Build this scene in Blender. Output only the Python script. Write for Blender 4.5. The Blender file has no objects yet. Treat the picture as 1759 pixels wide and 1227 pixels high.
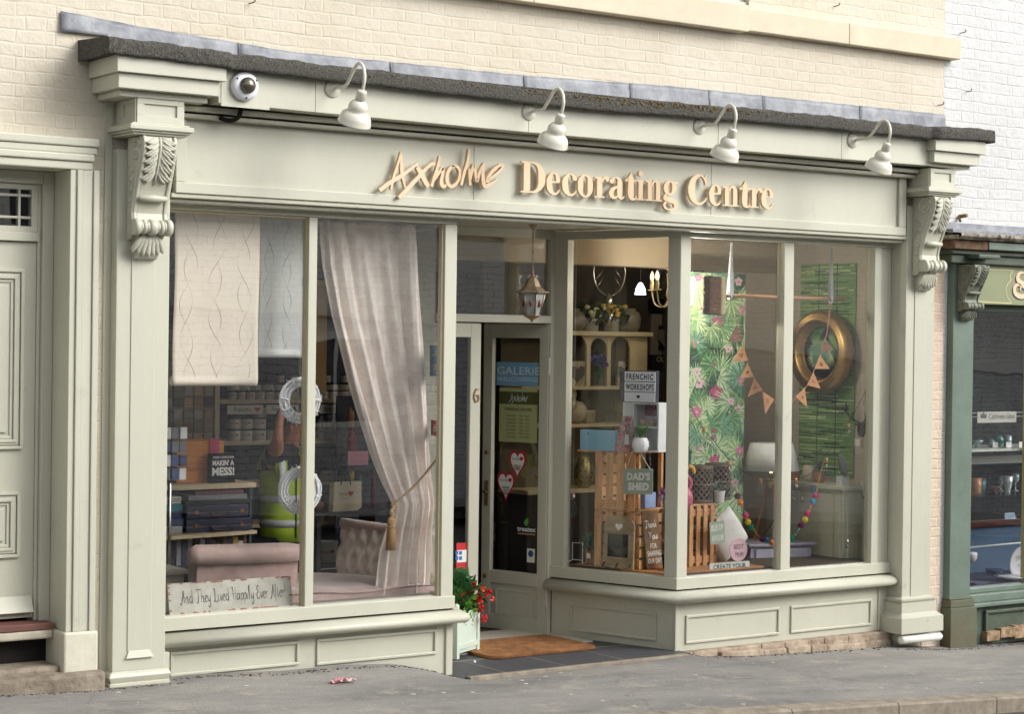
import bpy, bmesh, math, random
import numpy as np
from mathutils import Vector, Matrix
R=math.radians; PI=math.pi
rnd=random.Random(7)
scene=bpy.context.scene; COL=scene.collection
# ---------------------------------------------------------------- camera
F=3346.; YAW,PITCH,ROLL=R(35.03),R(-.457),R(.745)
CD=np.array([math.sin(YAW)*math.cos(PITCH),math.cos(YAW)*math.cos(PITCH),math.sin(PITCH)])
_r=np.cross(CD,[0,0,1]); _r/=np.linalg.norm(_r); _u=np.cross(_r,CD)
CR=math.cos(ROLL)*_r+math.sin(ROLL)*_u; CU=-math.sin(ROLL)*_r+math.cos(ROLL)*_u
CP=np.array([0,-9.9,1.97])
cam=bpy.data.cameras.new('camera'); co=bpy.data.objects.new('camera',cam); COL.objects.link(co)
cam.lens=F/1759*36; cam.sensor_width=36; cam.clip_end=400; cam.clip_start=.1
co.matrix_world=Matrix(((CR[0],CU[0],-CD[0],CP[0]),(CR[1],CU[1],-CD[1],CP[1]),(CR[2],CU[2],-CD[2],CP[2]),(0,0,0,1)))
scene.camera=co
# ---------------------------------------------------------------- light
SUN_AZ=Vector((.52,-.66,0)).normalized(); SUN_EL=R(34)
w=bpy.data.worlds.new('World'); scene.world=w; w.use_nodes=True
nt=w.node_tree; bg=nt.nodes['Background']; sk=nt.nodes.new('ShaderNodeTexSky'); sk.sky_type='NISHITA'; sk.sun_disc=False
sk.sun_elevation=SUN_EL; sk.sun_rotation=math.atan2(SUN_AZ.x,SUN_AZ.y); sk.dust_density=4; sk.ozone_density=.6
hs=nt.nodes.new('ShaderNodeHueSaturation'); hs.inputs['Saturation'].default_value=.18
nt.links.new(sk.outputs[0],hs.inputs['Color']); nt.links.new(hs.outputs[0],bg.inputs[0]); bg.inputs[1].default_value=.15
sl=bpy.data.lights.new('sun','SUN'); sl.energy=.55; sl.angle=R(24); sl.color=(1,.985,.96)
so=bpy.data.objects.new('sun',sl); COL.objects.link(so)
sd=Vector((SUN_AZ.x*math.cos(SUN_EL),SUN_AZ.y*math.cos(SUN_EL),math.sin(SUN_EL)))
so.rotation_euler=sd.to_track_quat('Z','Y').to_euler(); so.location=(4,-8,9)
scene.view_settings.view_transform='Standard'; scene.view_settings.look='None'; scene.view_settings.exposure=.74; scene.view_settings.gamma=1
# ---------------------------------------------------------------- pixel -> point on a real plane
def ray(px,py): return CD*F+CR*(px-879.5)-CU*(py-613.5)
def pl(px,py,p0,n):
    v=ray(px,py); n=np.array(n,float); return CP+v*(((np.array(p0,float)-CP)@n)/(v@n))
def at(px,py,Y=0.): return pl(px,py,(0,Y,0),(0,1,0))
def atz(px,py,Z): return pl(px,py,(0,0,Z),(0,0,1))
def atx(px,py,X): return pl(px,py,(X,0,0),(1,0,0))
# ---------------------------------------------------------------- materials
MATS={}
def lin(c):
    return tuple(((v/255)/12.92 if v/255<=.04045 else ((v/255+.055)/1.055)**2.4) for v in c)
def mat(name,col,rough=.6,metal=0,noise=None,bump=None,spec=.5,emit=None,srgb=True,col2=None,stretch=None,alpha=None,sheen=0,coat=0,grime=0):
    if name in MATS: return MATS[name]
    m=bpy.data.materials.new(name); m.use_nodes=True; n=m.node_tree.nodes; l=m.node_tree.links; b=n['Principled BSDF']
    c=lin(col) if srgb else col
    b.inputs['Base Color'].default_value=(*c,1); b.inputs['Roughness'].default_value=rough; b.inputs['Metallic'].default_value=metal
    b.inputs['Specular IOR Level'].default_value=spec
    if sheen: b.inputs['Sheen Weight'].default_value=sheen
    if coat: b.inputs['Coat Weight'].default_value=coat
    tc=n.new('ShaderNodeTexCoord'); vec=tc.outputs['Object']
    if stretch:
        mp=n.new('ShaderNodeMapping'); mp.inputs['Scale'].default_value=stretch; l.new(vec,mp.inputs[0]); vec=mp.outputs[0]
    if noise or col2:
        sc,am=noise or (6,.5)
        t=n.new('ShaderNodeTexNoise'); t.inputs['Scale'].default_value=sc; t.inputs['Detail'].default_value=6; t.inputs['Roughness'].default_value=.65
        l.new(vec,t.inputs[0]); rp=n.new('ShaderNodeValToRGB'); rp.color_ramp.elements[0].position=.35; rp.color_ramp.elements[1].position=.65
        c2=(lin(col2) if srgb else col2) if col2 else tuple(min(1,v*(1-am)) for v in c)
        c3=c if col2 else tuple(min(1,v*(1+am*.5)) for v in c)
        rp.color_ramp.elements[0].color=(*c2,1); rp.color_ramp.elements[1].color=(*c3,1)
        l.new(t.outputs[0],rp.inputs[0]); l.new(rp.outputs[0],b.inputs['Base Color'])
    if bump:
        t2=n.new('ShaderNodeTexNoise'); t2.inputs['Scale'].default_value=bump[0]; t2.inputs['Detail'].default_value=5
        l.new(vec,t2.inputs[0]); bn=n.new('ShaderNodeBump'); bn.inputs['Strength'].default_value=bump[1]; bn.inputs['Distance'].default_value=bump[2] if len(bump)>2 else .004
        l.new(t2.outputs[0],bn.inputs['Height']); l.new(bn.outputs[0],b.inputs['Normal'])
    if grime:
        g=n.new('ShaderNodeTexNoise'); g.inputs['Scale'].default_value=7; g.inputs['Detail'].default_value=12; g.inputs['Roughness'].default_value=.72; l.new(tc.outputs['Object'],g.inputs[0])
        mr=n.new('ShaderNodeMapRange'); mr.inputs[1].default_value=.60; mr.inputs[2].default_value=.78; mr.inputs[4].default_value=grime; l.new(g.outputs[0],mr.inputs[0])
        mg=n.new('ShaderNodeMix'); mg.data_type='RGBA'; l.new(mr.outputs[0],mg.inputs[0]); mg.inputs[7].default_value=(*lin((132,124,102)),1)
        src=b.inputs['Base Color'].links[0].from_socket if b.inputs['Base Color'].links else None
        if src: l.new(src,mg.inputs[6])
        else: mg.inputs[6].default_value=(*c,1)
        l.new(mg.outputs[2],b.inputs['Base Color'])
    if emit: b.inputs['Emission Color'].default_value=(*lin(emit[0]),1); b.inputs['Emission Strength'].default_value=emit[1]
    MATS[name]=m; return m
def brickmat(name,col,col2,courses=.0716,period=.335,bstr=.8,dirt=(120,100,80),dirt_amt=.25,mort=None,rough=.75,crack=True,wob=.02):
    m=bpy.data.materials.new(name); m.use_nodes=True; n=m.node_tree.nodes; l=m.node_tree.links; b=n['Principled BSDF']; b.inputs['Roughness'].default_value=rough
    b.inputs['Specular IOR Level'].default_value=.3
    tc=n.new('ShaderNodeTexCoord'); sp=n.new('ShaderNodeSeparateXYZ'); l.new(tc.outputs['Object'],sp.inputs[0])
    ad=n.new('ShaderNodeMath'); l.new(sp.outputs[0],ad.inputs[0]); l.new(sp.outputs[1],ad.inputs[1])
    cb=n.new('ShaderNodeCombineXYZ'); l.new(ad.outputs[0],cb.inputs[0]); l.new(sp.outputs[2],cb.inputs[1])
    nz=n.new('ShaderNodeTexNoise'); nz.inputs['Scale'].default_value=4.5; nz.inputs['Detail'].default_value=4; l.new(tc.outputs['Object'],nz.inputs[0])
    sb=n.new('ShaderNodeVectorMath'); sb.operation='SUBTRACT'; sb.inputs[1].default_value=(.5,.5,.5); l.new(nz.outputs['Color'],sb.inputs[0])
    ms=n.new('ShaderNodeVectorMath'); ms.operation='SCALE'; ms.inputs['Scale'].default_value=wob; l.new(sb.outputs[0],ms.inputs[0])
    av=n.new('ShaderNodeVectorMath'); l.new(cb.outputs[0],av.inputs[0]); l.new(ms.outputs[0],av.inputs[1])
    facs=[]
    for off in (0,period*.655):
        mp=n.new('ShaderNodeVectorMath'); mp.inputs[1].default_value=(off,0,0); l.new(av.outputs[0],mp.inputs[0])
        br=n.new('ShaderNodeTexBrick'); br.offset=.5; br.inputs['Scale'].default_value=1; br.inputs['Brick Width'].default_value=period; br.inputs['Row Height'].default_value=courses
        br.inputs['Mortar Size'].default_value=.0085; br.inputs['Mortar Smooth'].default_value=.9; br.inputs['Color1'].default_value=(1,1,1,1); br.inputs['Color2'].default_value=(.72,.72,.72,1); br.inputs['Mortar'].default_value=(1,1,1,1)
        l.new(mp.outputs[0],br.inputs[0]); facs.append(br)
    mx=n.new('ShaderNodeMath'); mx.operation='MAXIMUM'; l.new(facs[0].outputs['Fac'],mx.inputs[0]); l.new(facs[1].outputs['Fac'],mx.inputs[1])
    n2=n.new('ShaderNodeTexNoise'); n2.inputs['Scale'].default_value=14; n2.inputs['Detail'].default_value=8; n2.inputs['Roughness'].default_value=.65; l.new(tc.outputs['Object'],n2.inputs[0])
    n3=n.new('ShaderNodeTexNoise'); n3.inputs['Scale'].default_value=1.3; n3.inputs['Detail'].default_value=9; n3.inputs['Roughness'].default_value=.75; l.new(tc.outputs['Object'],n3.inputs[0])
    # patchy filling of the joints under thick paint
    fl=n.new('ShaderNodeMapRange'); fl.inputs[1].default_value=.38; fl.inputs[2].default_value=.62; fl.inputs[3].default_value=.1; fl.inputs[4].default_value=1.; l.new(n2.outputs[0],fl.inputs[0])
    mf=n.new('ShaderNodeMath'); mf.operation='MULTIPLY'; l.new(mx.outputs[0],mf.inputs[0]); l.new(fl.outputs[0],mf.inputs[1])
    h=n.new('ShaderNodeMath'); h.operation='MULTIPLY_ADD'; l.new(mf.outputs[0],h.inputs[0]); h.inputs[1].default_value=-.75; 
    h2=n.new('ShaderNodeMath'); h2.operation='MULTIPLY_ADD'; l.new(n2.outputs[0],h2.inputs[0]); h2.inputs[1].default_value=2.; l.new(n3.outputs[0],h2.inputs[2]); l.new(h2.outputs[0],h.inputs[2])
    bn=n.new('ShaderNodeBump'); bn.inputs['Strength'].default_value=bstr; bn.inputs['Distance'].default_value=.009; l.new(h.outputs[0],bn.inputs['Height']); l.new(bn.outputs[0],b.inputs['Normal'])
    rp=n.new('ShaderNodeValToRGB'); rp.color_ramp.elements[0].position=.3; rp.color_ramp.elements[1].position=.6; rp.color_ramp.elements[0].color=(*lin(col2),1); rp.color_ramp.elements[1].color=(*lin(col),1); l.new(n3.outputs[0],rp.inputs[0])
    cur=rp.outputs[0]
    if mort:
        mm=n.new('ShaderNodeMix'); mm.data_type='RGBA'; l.new(mf.outputs[0],mm.inputs[0]); l.new(cur,mm.inputs[6]); mm.inputs[7].default_value=(*lin(mort),1); cur=mm.outputs[2]
    # hairline cracks and dirt in a few joints
    vo=n.new('ShaderNodeTexNoise'); vo.inputs['Scale'].default_value=5; vo.inputs['Detail'].default_value=10; vo.inputs['Roughness'].default_value=.7; l.new(tc.outputs['Object'],vo.inputs[0])
    dr=n.new('ShaderNodeMapRange'); dr.inputs[1].default_value=.60; dr.inputs[2].default_value=.74; l.new(vo.outputs[0],dr.inputs[0])
    dm=n.new('ShaderNodeMath'); dm.operation='MULTIPLY'; l.new(dr.outputs[0],dm.inputs[0]); l.new(mf.outputs[0],dm.inputs[1])
    da=n.new('ShaderNodeMath'); da.operation='MULTIPLY'; da.inputs[1].default_value=dirt_amt*2; l.new(dm.outputs[0],da.inputs[0]); da.use_clamp=True
    md=n.new('ShaderNodeMix'); md.data_type='RGBA'; l.new(da.outputs[0],md.inputs[0]); l.new(cur,md.inputs[6]); md.inputs[7].default_value=(*lin(dirt),1)
    l.new(md.outputs[2],b.inputs['Base Color']); MATS[name]=m; return m
def glassmat(name,ior,tint=(.985,.99,.988),wave=.0,rough=0.):
    m=bpy.data.materials.new(name); m.use_nodes=True; n=m.node_tree.nodes; l=m.node_tree.links; n.remove(n['Principled BSDF'])
    o=n['Material Output']; t=n.new('ShaderNodeBsdfTransparent'); t.inputs[0].default_value=(*tint,1); g=n.new('ShaderNodeBsdfGlossy'); g.inputs['Roughness'].default_value=rough
    lw=n.new('ShaderNodeLayerWeight'); lw.inputs[0].default_value=.5; mx=n.new('ShaderNodeMixShader'); pw=n.new('ShaderNodeMath'); pw.operation='POWER'; pw.inputs[1].default_value=4.2; l.new(lw.outputs['Facing'],pw.inputs[0])
    r0=((ior-1)/(ior+1))**2; fr=n.new('ShaderNodeMath'); fr.operation='MULTIPLY_ADD'; fr.inputs[1].default_value=1-r0; fr.inputs[2].default_value=r0; l.new(pw.outputs[0],fr.inputs[0])
    l.new(fr.outputs[0],mx.inputs[0]); l.new(t.outputs[0],mx.inputs[1]); l.new(g.outputs[0],mx.inputs[2]); l.new(mx.outputs[0],o.inputs[0])
    if wave:
        tc=n.new('ShaderNodeTexCoord'); nz=n.new('ShaderNodeTexNoise'); nz.inputs['Scale'].default_value=1.6; nz.inputs['Detail'].default_value=2; l.new(tc.outputs['Object'],nz.inputs[0])
        bn=n.new('ShaderNodeBump'); bn.inputs['Strength'].default_value=1; bn.inputs['Distance'].default_value=wave; l.new(nz.outputs[0],bn.inputs['Height']); l.new(bn.outputs[0],g.inputs['Normal'])
    MATS[name]=m; return m
SAGE=mat('sage_paint',(192,191,174),.42,noise=(1.6,.07),bump=(26,.25,.003),stretch=(1,1,.35),grime=.4)
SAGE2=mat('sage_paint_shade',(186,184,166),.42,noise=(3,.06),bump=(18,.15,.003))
STONEP=mat('painted_stone',(208,196,172),.7,noise=(5,.08),bump=(14,.35,.004))
WHITEP=mat('white_gloss',(228,228,220),.35)
CREAM=brickmat('cream_painted_brick',(208,200,184),(196,186,166),bstr=.55,wob=.035)
WHITEB=brickmat('white_painted_brick',(208,208,207),(198,198,197),bstr=.75,wob=.03,courses=.079,period=.37,dirt_amt=.18)
PINKB=brickmat('bare_pink_brick',(212,194,174),(200,176,156),dirt_amt=.6,mort=(214,200,182))
OPPB=brickmat('grey_painted_brick',(206,206,206),(150,150,154),mort=(60,60,62),bstr=1,dirt_amt=.5,dirt=(30,30,30),courses=.085,period=.44,wob=.05)
OPPT=brickmat('pale_painted_brick',(244,243,238),(226,224,214),mort=(130,130,126),bstr=1,dirt_amt=.5,courses=.085,period=.44,wob=.04)
GREENP=mat('green_paint',(104,120,108),.5,noise=(4,.18),bump=(20,.3,.004))
GREEND=mat('dark_green_paint',(80,92,76),.55,noise=(5,.3),bump=(20,.3,.004))
GREENF=mat('olive_fascia_paint',(134,140,104),.45,noise=(4,.06))
LEAD=mat('lead_sheet',(152,155,160),.5,noise=(7,.16),bump=(22,.8,.006),spec=.4,col2=(108,112,120))
FELT=mat('mineral_felt',(98,95,88),.95,noise=(90,.6),bump=(150,1,.008),col2=(44,43,40))
LEADOLD=mat('weathered_timber',(118,92,70),.9,noise=(9,.6),bump=(30,1,.01),col2=(66,48,36))
TARMAC0=mat('tarmac_plain',(146,144,140),.9,noise=(3.2,.16),bump=(180,.7,.004),col2=(124,121,118))
ROADM=mat('asphalt_road',(72,70,68),.9,noise=(30,.3),bump=(150,.7,.004))
KERBM=mat('kerb_stone',(158,148,132),.85,noise=(10,.2),bump=(60,.6,.004),col2=(124,114,100))
KERBD=mat('kerb_face_dirt',(76,68,60),.95,noise=(14,.4),bump=(60,.8,.005),col2=(44,40,36))
SLATE=mat('slate_tile',(74,74,78),.55,noise=(14,.18),bump=(40,.2,.002))
STONE=mat('worn_stone',(152,142,126),.9,noise=(9,.3),bump=(40,.9,.008),col2=(112,100,86))
RUBBLE=mat('rubble_mortar',(188,172,152),.9,noise=(7,.3),bump=(30,1,.012),col2=(134,116,98))
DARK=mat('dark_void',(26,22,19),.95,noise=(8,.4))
TERRA=mat('red_quarry_tile',(112,72,62),.6,noise=(10,.3))
THRESH=mat('cream_tile',(206,196,180),.4,noise=(8,.06))
SALMON=mat('copper_letters',(226,198,162),.45,noise=(9,.04))
SALSIDE=mat('letter_edges',(150,104,84),.6)
LAMPW=mat('enamel_lamp',(216,213,198),.25,coat=.4)
BLACK=mat('black_plastic',(24,23,22),.5)
BLACKM=mat('matt_black',(22,22,23),.85,spec=.25)
WHITEPL=mat('white_plastic',(225,226,232),.35)
CHROME=mat('bright_metal',(210,205,195),.2,metal=1)
COPPER=mat('antique_copper',(158,136,112),.38,metal=.7,noise=(20,.2))
BRASS=mat('brass',(170,120,70),.35,metal=.9)
GOLD=mat('gold_brushed',(200,164,104),.36,metal=.9,noise=(30,.2),stretch=(1,1,8))
GLASS=glassmat('window_glass',2.12,wave=.0012)
GLASSS=glassmat('side_glass',1.5,wave=.001)
GLASSC=glassmat('clear_glass',1.5,(.95,.97,.97))
SMOKE=glassmat('smoked_dome',1.9,(.35,.3,.25))
INWALL=mat('interior_wall',(70,60,50),.8,noise=(2,.08))
INDARK=mat('navy_interior_wall',(38,40,54),.8)
INCEIL=mat('interior_ceiling',(190,174,148),.85,noise=(6,.1))
INBEAM=mat('cream_beam',(206,190,162),.7)
INBEIGE=mat('beige_plaster',(196,186,166),.8,noise=(3,.04))
INFLOOR=mat('shop_floor_boards',(84,74,64),.6,noise=(5,.2),stretch=(1,8,1))
SHELFW=mat('pale_shelf_board',(196,178,144),.6,noise=(10,.08))
SHELFB=mat('dark_shelving',(40,42,54),.6)
WOOD=mat('pine_crate',(218,168,118),.65,noise=(5,.25),stretch=(6,6,1),col2=(186,132,84),bump=(30,.3,.003))
WOODH=mat('pine_boards',(196,142,92),.65,noise=(5,.2),stretch=(1,6,8),col2=(150,98,60),bump=(30,.3,.003))
WOODD=mat('rough_brown_wood',(134,106,76),.75,noise=(8,.25),col2=(104,80,54))
def tarmacmat():
    m=bpy.data.materials.new('tarmac'); m.use_nodes=True; n=m.node_tree.nodes; l=m.node_tree.links; b=n['Principled BSDF']; b.inputs['Roughness'].default_value=.85
    tc=n.new('ShaderNodeTexCoord')
    def nz(s,d=6,r=.6,st=None):
        t=n.new('ShaderNodeTexNoise'); t.inputs['Scale'].default_value=s; t.inputs['Detail'].default_value=d; t.inputs['Roughness'].default_value=r; v=tc.outputs['Object']
        if st: mp=n.new('ShaderNodeMapping'); mp.inputs['Scale'].default_value=st; l.new(v,mp.inputs[0]); v=mp.outputs[0]
        l.new(v,t.inputs[0]); return t.outputs[0]
    def rng(x,a,b_,c,d):
        r=n.new('ShaderNodeMapRange'); 
        for i,v in enumerate((a,b_,c,d)): r.inputs[i+1].default_value=v
        l.new(x,r.inputs[0]); return r.outputs[0]
    def mixc(f,c1,c2):
        x=n.new('ShaderNodeMix'); x.data_type='RGBA'; l.new(f,x.inputs[0])
        for s,c in ((6,c1),(7,c2)):
            if isinstance(c,tuple): x.inputs[s].default_value=(*lin(c),1)
            else: l.new(c,x.inputs[s])
        return x.outputs[2]
    c=mixc(rng(nz(1.1,8,.7,(.5,1.6,1)),.38,.62,0,1),(118,116,114),(150,147,141))
    c=mixc(rng(nz(4,8,.75),.54,.64,0,.7),c,(166,158,146))
    c=mixc(rng(nz(2.2,8,.75,(.4,3,1)),.56,.68,0,.6),c,(92,90,88))
    c=mixc(rng(nz(150,3,.6),.56,.66,0,.55),c,(72,70,68)); c=mixc(rng(nz(110,3,.6),.60,.70,0,.55),c,(196,190,180))
    # meandering cracks and patch edges
    vo=n.new('ShaderNodeTexVoronoi'); vo.feature='DISTANCE_TO_EDGE'; vo.inputs['Scale'].default_value=.4
    ds=n.new('ShaderNodeTexNoise'); ds.inputs['Scale'].default_value=3; ds.inputs['Detail'].default_value=6; l.new(tc.outputs['Object'],ds.inputs[0]); mx=n.new('ShaderNodeVectorMath'); mx.operation='MULTIPLY_ADD'; mx.inputs[1].default_value=(.5,.5,.5); l.new(ds.outputs['Color'],mx.inputs[0]); l.new(tc.outputs['Object'],mx.inputs[2]); l.new(mx.outputs[0],vo.inputs[0])
    c=mixc(rng(vo.outputs[0],.0,.007,.35,0),c,(96,90,82))
    l.new(c,b.inputs['Base Color'])
    h=n.new('ShaderNodeMath'); h.operation='ADD'; l.new(nz(170,4,.7),h.inputs[0]); l.new(rng(vo.outputs[0],0,.01,-.3,0),h.inputs[1])
    bn=n.new('ShaderNodeBump'); bn.inputs['Strength'].default_value=.8; bn.inputs['Distance'].default_value=.006; l.new(h.outputs[0],bn.inputs['Height']); l.new(bn.outputs[0],b.inputs['Normal']); return m
TARMAC=tarmacmat()
# ---------------------------------------------------------------- mesh builder
class MB:
    def __init__(s): s.v=[]; s.f=[]; s.sm=[]
    def add(s,vs,fs,smooth=False):
        b=len(s.v); s.v+= [tuple(map(float,v)) for v in vs]; s.f+=[tuple(b+i for i in f) for f in fs]; s.sm+=[smooth]*len(fs); return s
    def box(s,x0,x1,y0,y1,z0,z1,T=None):
        vs=[(x,y,z) for z in (z0,z1) for y in (y0,y1) for x in (x0,x1)]
        if T: vs=[T(*v) for v in vs]
        return s.add(vs,[(0,2,3,1),(4,5,7,6),(0,1,5,4),(2,6,7,3),(0,4,6,2),(1,3,7,5)])
    def tube(s,pts,r,n=8,closed=False,smooth=True,caps=True):
        P=[np.array(p,float) for p in pts]; N=len(P); rs=r if hasattr(r,'__len__') else [r]*N; vs=[]; fs=[]
        prev=None
        for i,p in enumerate(P):
            a=P[(i-1)%N] if (closed or i>0) else p; b=P[(i+1)%N] if (closed or i<N-1) else p
            t=b-a; t=t/(np.linalg.norm(t)+1e-9)
            if prev is None:
                up=np.array([0,0,1.]) if abs(t[2])<.9 else np.array([1.,0,0]); x=np.cross(up,t)
            else: x=prev-t*(prev@t)
            x/=np.linalg.norm(x)+1e-9; prev=x; y=np.cross(t,x)
            for k in range(n):
                an=2*PI*k/n; vs.append(p+(x*math.cos(an)+y*math.sin(an))*rs[i])
        M_=N if closed else N-1
        for i in range(M_):
            for k in range(n):
                a=i*n+k; b=i*n+(k+1)%n; c=((i+1)%N)*n+(k+1)%n; d=((i+1)%N)*n+k; fs.append((a,b,c,d))
        if caps and not closed: fs.append(tuple(range(n-1,-1,-1))); fs.append(tuple((N-1)*n+k for k in range(n)))
        return s.add(vs,fs,smooth)
    def lathe(s,prof,c=(0,0,0),n=24,T=None,smooth=True,sx=1,sy=1,flute=None):
        vs=[];fs=[]
        for r_,z in prof:
            for k in range(n):
                a=2*PI*k/n; rr=r_*(1+(flute[1]*math.cos(flute[0]*a) if flute else 0)); v=(rr*math.cos(a)*sx,rr*math.sin(a)*sy,z)
                if T is not None: v=tuple(T@Vector(v))
                vs.append((v[0]+c[0],v[1]+c[1],v[2]+c[2]))
        for i in range(len(prof)-1):
            for k in range(n): fs.append((i*n+k,i*n+(k+1)%n,(i+1)*n+(k+1)%n,(i+1)*n+k))
        if prof[0][0]>1e-4: fs.append(tuple(range(n-1,-1,-1)))
        if prof[-1][0]>1e-4: fs.append(tuple((len(prof)-1)*n+k for k in range(n)))
        return s.add(vs,fs,smooth)
    def ball(s,c,r,n=12,sx=1,sy=1,sz=1,T=None):
        k=max(4,n//2); return s.lathe([(r*math.sin(PI*i/k)+1e-5,-r*math.cos(PI*i/k)*sz) for i in range(k+1)],c,n,T,True,sx,sy)
    def prism(s,poly,T,d0,d1,smooth=False):      # polygon (u,v) extruded along w, T(u,v,w)->xyz
        n=len(poly); vs=[T(u,v,d0) for u,v in poly]+[T(u,v,d1) for u,v in poly]
        fs=[tuple(range(n)),tuple(range(2*n-1,n-1,-1))]; s.add(vs,fs)
        b=len(s.v)-2*n; s.f+=[(b+i,b+n+i,b+n+(i+1)%n,b+(i+1)%n) for i in range(n)]; s.sm+=[smooth]*n; return s
    def grid(s,fn,nu,nv,smooth=True):
        vs=[fn(i/nu,j/nv) for j in range(nv+1) for i in range(nu+1)]; W=nu+1
        return s.add(vs,[(j*W+i,j*W+i+1,(j+1)*W+i+1,(j+1)*W+i) for j in range(nv) for i in range(nu)],smooth)
    def ribbon(s,pts,T,d0,d1,sub=5):             # pts (u,v,width): flat letter stroke of thickness d0..d1
        P=smoothpath([np.array(p,float) for p in pts],sub); L=[];Rr=[]
        for i,p in enumerate(P):
            a=P[max(0,i-1)];b=P[min(len(P)-1,i+1)];t=(b-a)[:2];t/=np.linalg.norm(t)+1e-9;nn=np.array([-t[1],t[0]])*p[2]/2
            L.append(p[:2]+nn);Rr.append(p[:2]-nn)
        n=len(P)
        vs=[T(*q,d0) for q in L]+[T(*q,d0) for q in Rr]+[T(*q,d1) for q in L]+[T(*q,d1) for q in Rr]; fs=[]
        for i in range(n-1):
            fs+=[(i,i+1,n+i+1,n+i),(2*n+i,3*n+i,3*n+i+1,2*n+i+1),(i,2*n+i,2*n+i+1,i+1),(n+i,n+i+1,3*n+i+1,3*n+i)]
        fs+=[(0,n,3*n,2*n),(n-1,3*n-1,4*n-1,2*n-1)]
        return s.add(vs,fs)
def smoothpath(P,sub=5):
    if len(P)<3 or sub<2: return P
    o=[]
    for i in range(len(P)-1):
        p0=P[max(0,i-1)];p1=P[i];p2=P[i+1];p3=P[min(len(P)-1,i+2)]
        for k in range(sub):
            t=k/sub; o.append(.5*((2*p1)+(-p0+p2)*t+(2*p0-5*p1+4*p2-p3)*t*t+(-p0+3*p1-3*p2+p3)*t**3))
    o.append(P[-1]); return o
def cr(pts,sub=6): return smoothpath([np.array(p,float) for p in pts],sub)
def fr(o,ux,uz=(0,0,1),flip=1):                  # frame: T(u,v,w): w grows toward the viewer side
    o=np.array(o,float);ux=np.array(ux,float);ux/=np.linalg.norm(ux);uz=np.array(uz,float);uz/=np.linalg.norm(uz);n=np.cross(ux,uz)*flip
    return lambda u,v,w=0:o+ux*u+uz*v+n*w
def fxy(ang,o=(0,0,0)):                          # rotated footprint: T(x,y,z)
    c,s_=math.cos(ang),math.sin(ang); return lambda x,y,z:(o[0]+c*x-s_*y,o[1]+s_*x+c*y,o[2]+z)
# ---------------------------------------------------------------- objects
WM={}
def meta(o,label=None,cat=None,group=None,kind=None):
    if label: o['label']=label
    if cat: o['category']=cat
    if group: o['group']=group
    if kind: o['kind']=kind
    return o
def thing(name,label,cat,loc,group=None,rz=0):
    o=bpy.data.objects.new(name,None); COL.objects.link(o); o.empty_display_size=.1
    o.location=tuple(map(float,loc)); o.rotation_euler=(0,0,rz); WM[o.name]=Matrix.Translation(Vector(tuple(map(float,loc))))@Matrix.Rotation(rz,4,'Z')
    return meta(o,label,cat,group)
NOSPLIT=('text','letter','word','leaf','leaves','flower','foliage','line','joint','worn','nail','brick','brist','grass','print','stripe','orchid','tape','bead','stem','screw','script','rose','ribbon','fringe','scroll','moss','masonry','window_print','window_display','crest','mark','glasses','rear','trim','batten','rubble','timber','logo','vest','soil','head','lattice','liner','weave','dark_band','frame','slats','carcass','body','shell','moulding')
def clusters(mb):
    n=len(mb.v); par=list(range(n))
    def find(a):
        while par[a]!=a: par[a]=par[par[a]]; a=par[a]
        return a
    for f in mb.f:
        r0=find(f[0])
        for i in f[1:]: par[find(i)]=r0
    comp={}
    for i in range(n): comp.setdefault(find(i),[]).append(i)
    V=np.array(mb.v); B=[[V[c].min(0)-.003,V[c].max(0)+.003,set(c)] for c in comp.values()]
    if len(B)>60: return []
    ch=True
    while ch:
        ch=False
        for i in range(len(B)):
            for j in range(len(B)-1,i,-1):
                if (B[i][0]<=B[j][1]).all() and (B[j][0]<=B[i][1]).all():
                    B[i][0]=np.minimum(B[i][0],B[j][0]);B[i][1]=np.maximum(B[i][1],B[j][1]);B[i][2]|=B[j][2];B.pop(j);ch=True
    return [b[2] for b in B]
def build(name,mb,m,parent=None,bevel=0,**k):
    if parent is not None and not any(t in name for t in NOSPLIT) and len(mb.f)<3000:
        cl=clusters(mb)
        if 2<=len(cl)<=14:
            out=None
            for c in cl:
                idx=sorted(c); mp={a:i for i,a in enumerate(idx)}; q=MB(); q.v=[mb.v[i] for i in idx]
                for f,s_ in zip(mb.f,mb.sm):
                    if f[0] in mp: q.f.append(tuple(mp[i] for i in f)); q.sm.append(s_)
                o=build1(name,q,m,parent,bevel,**k); out=out or o
            return out
    return build1(name,mb,m,parent,bevel,**k)
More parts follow.
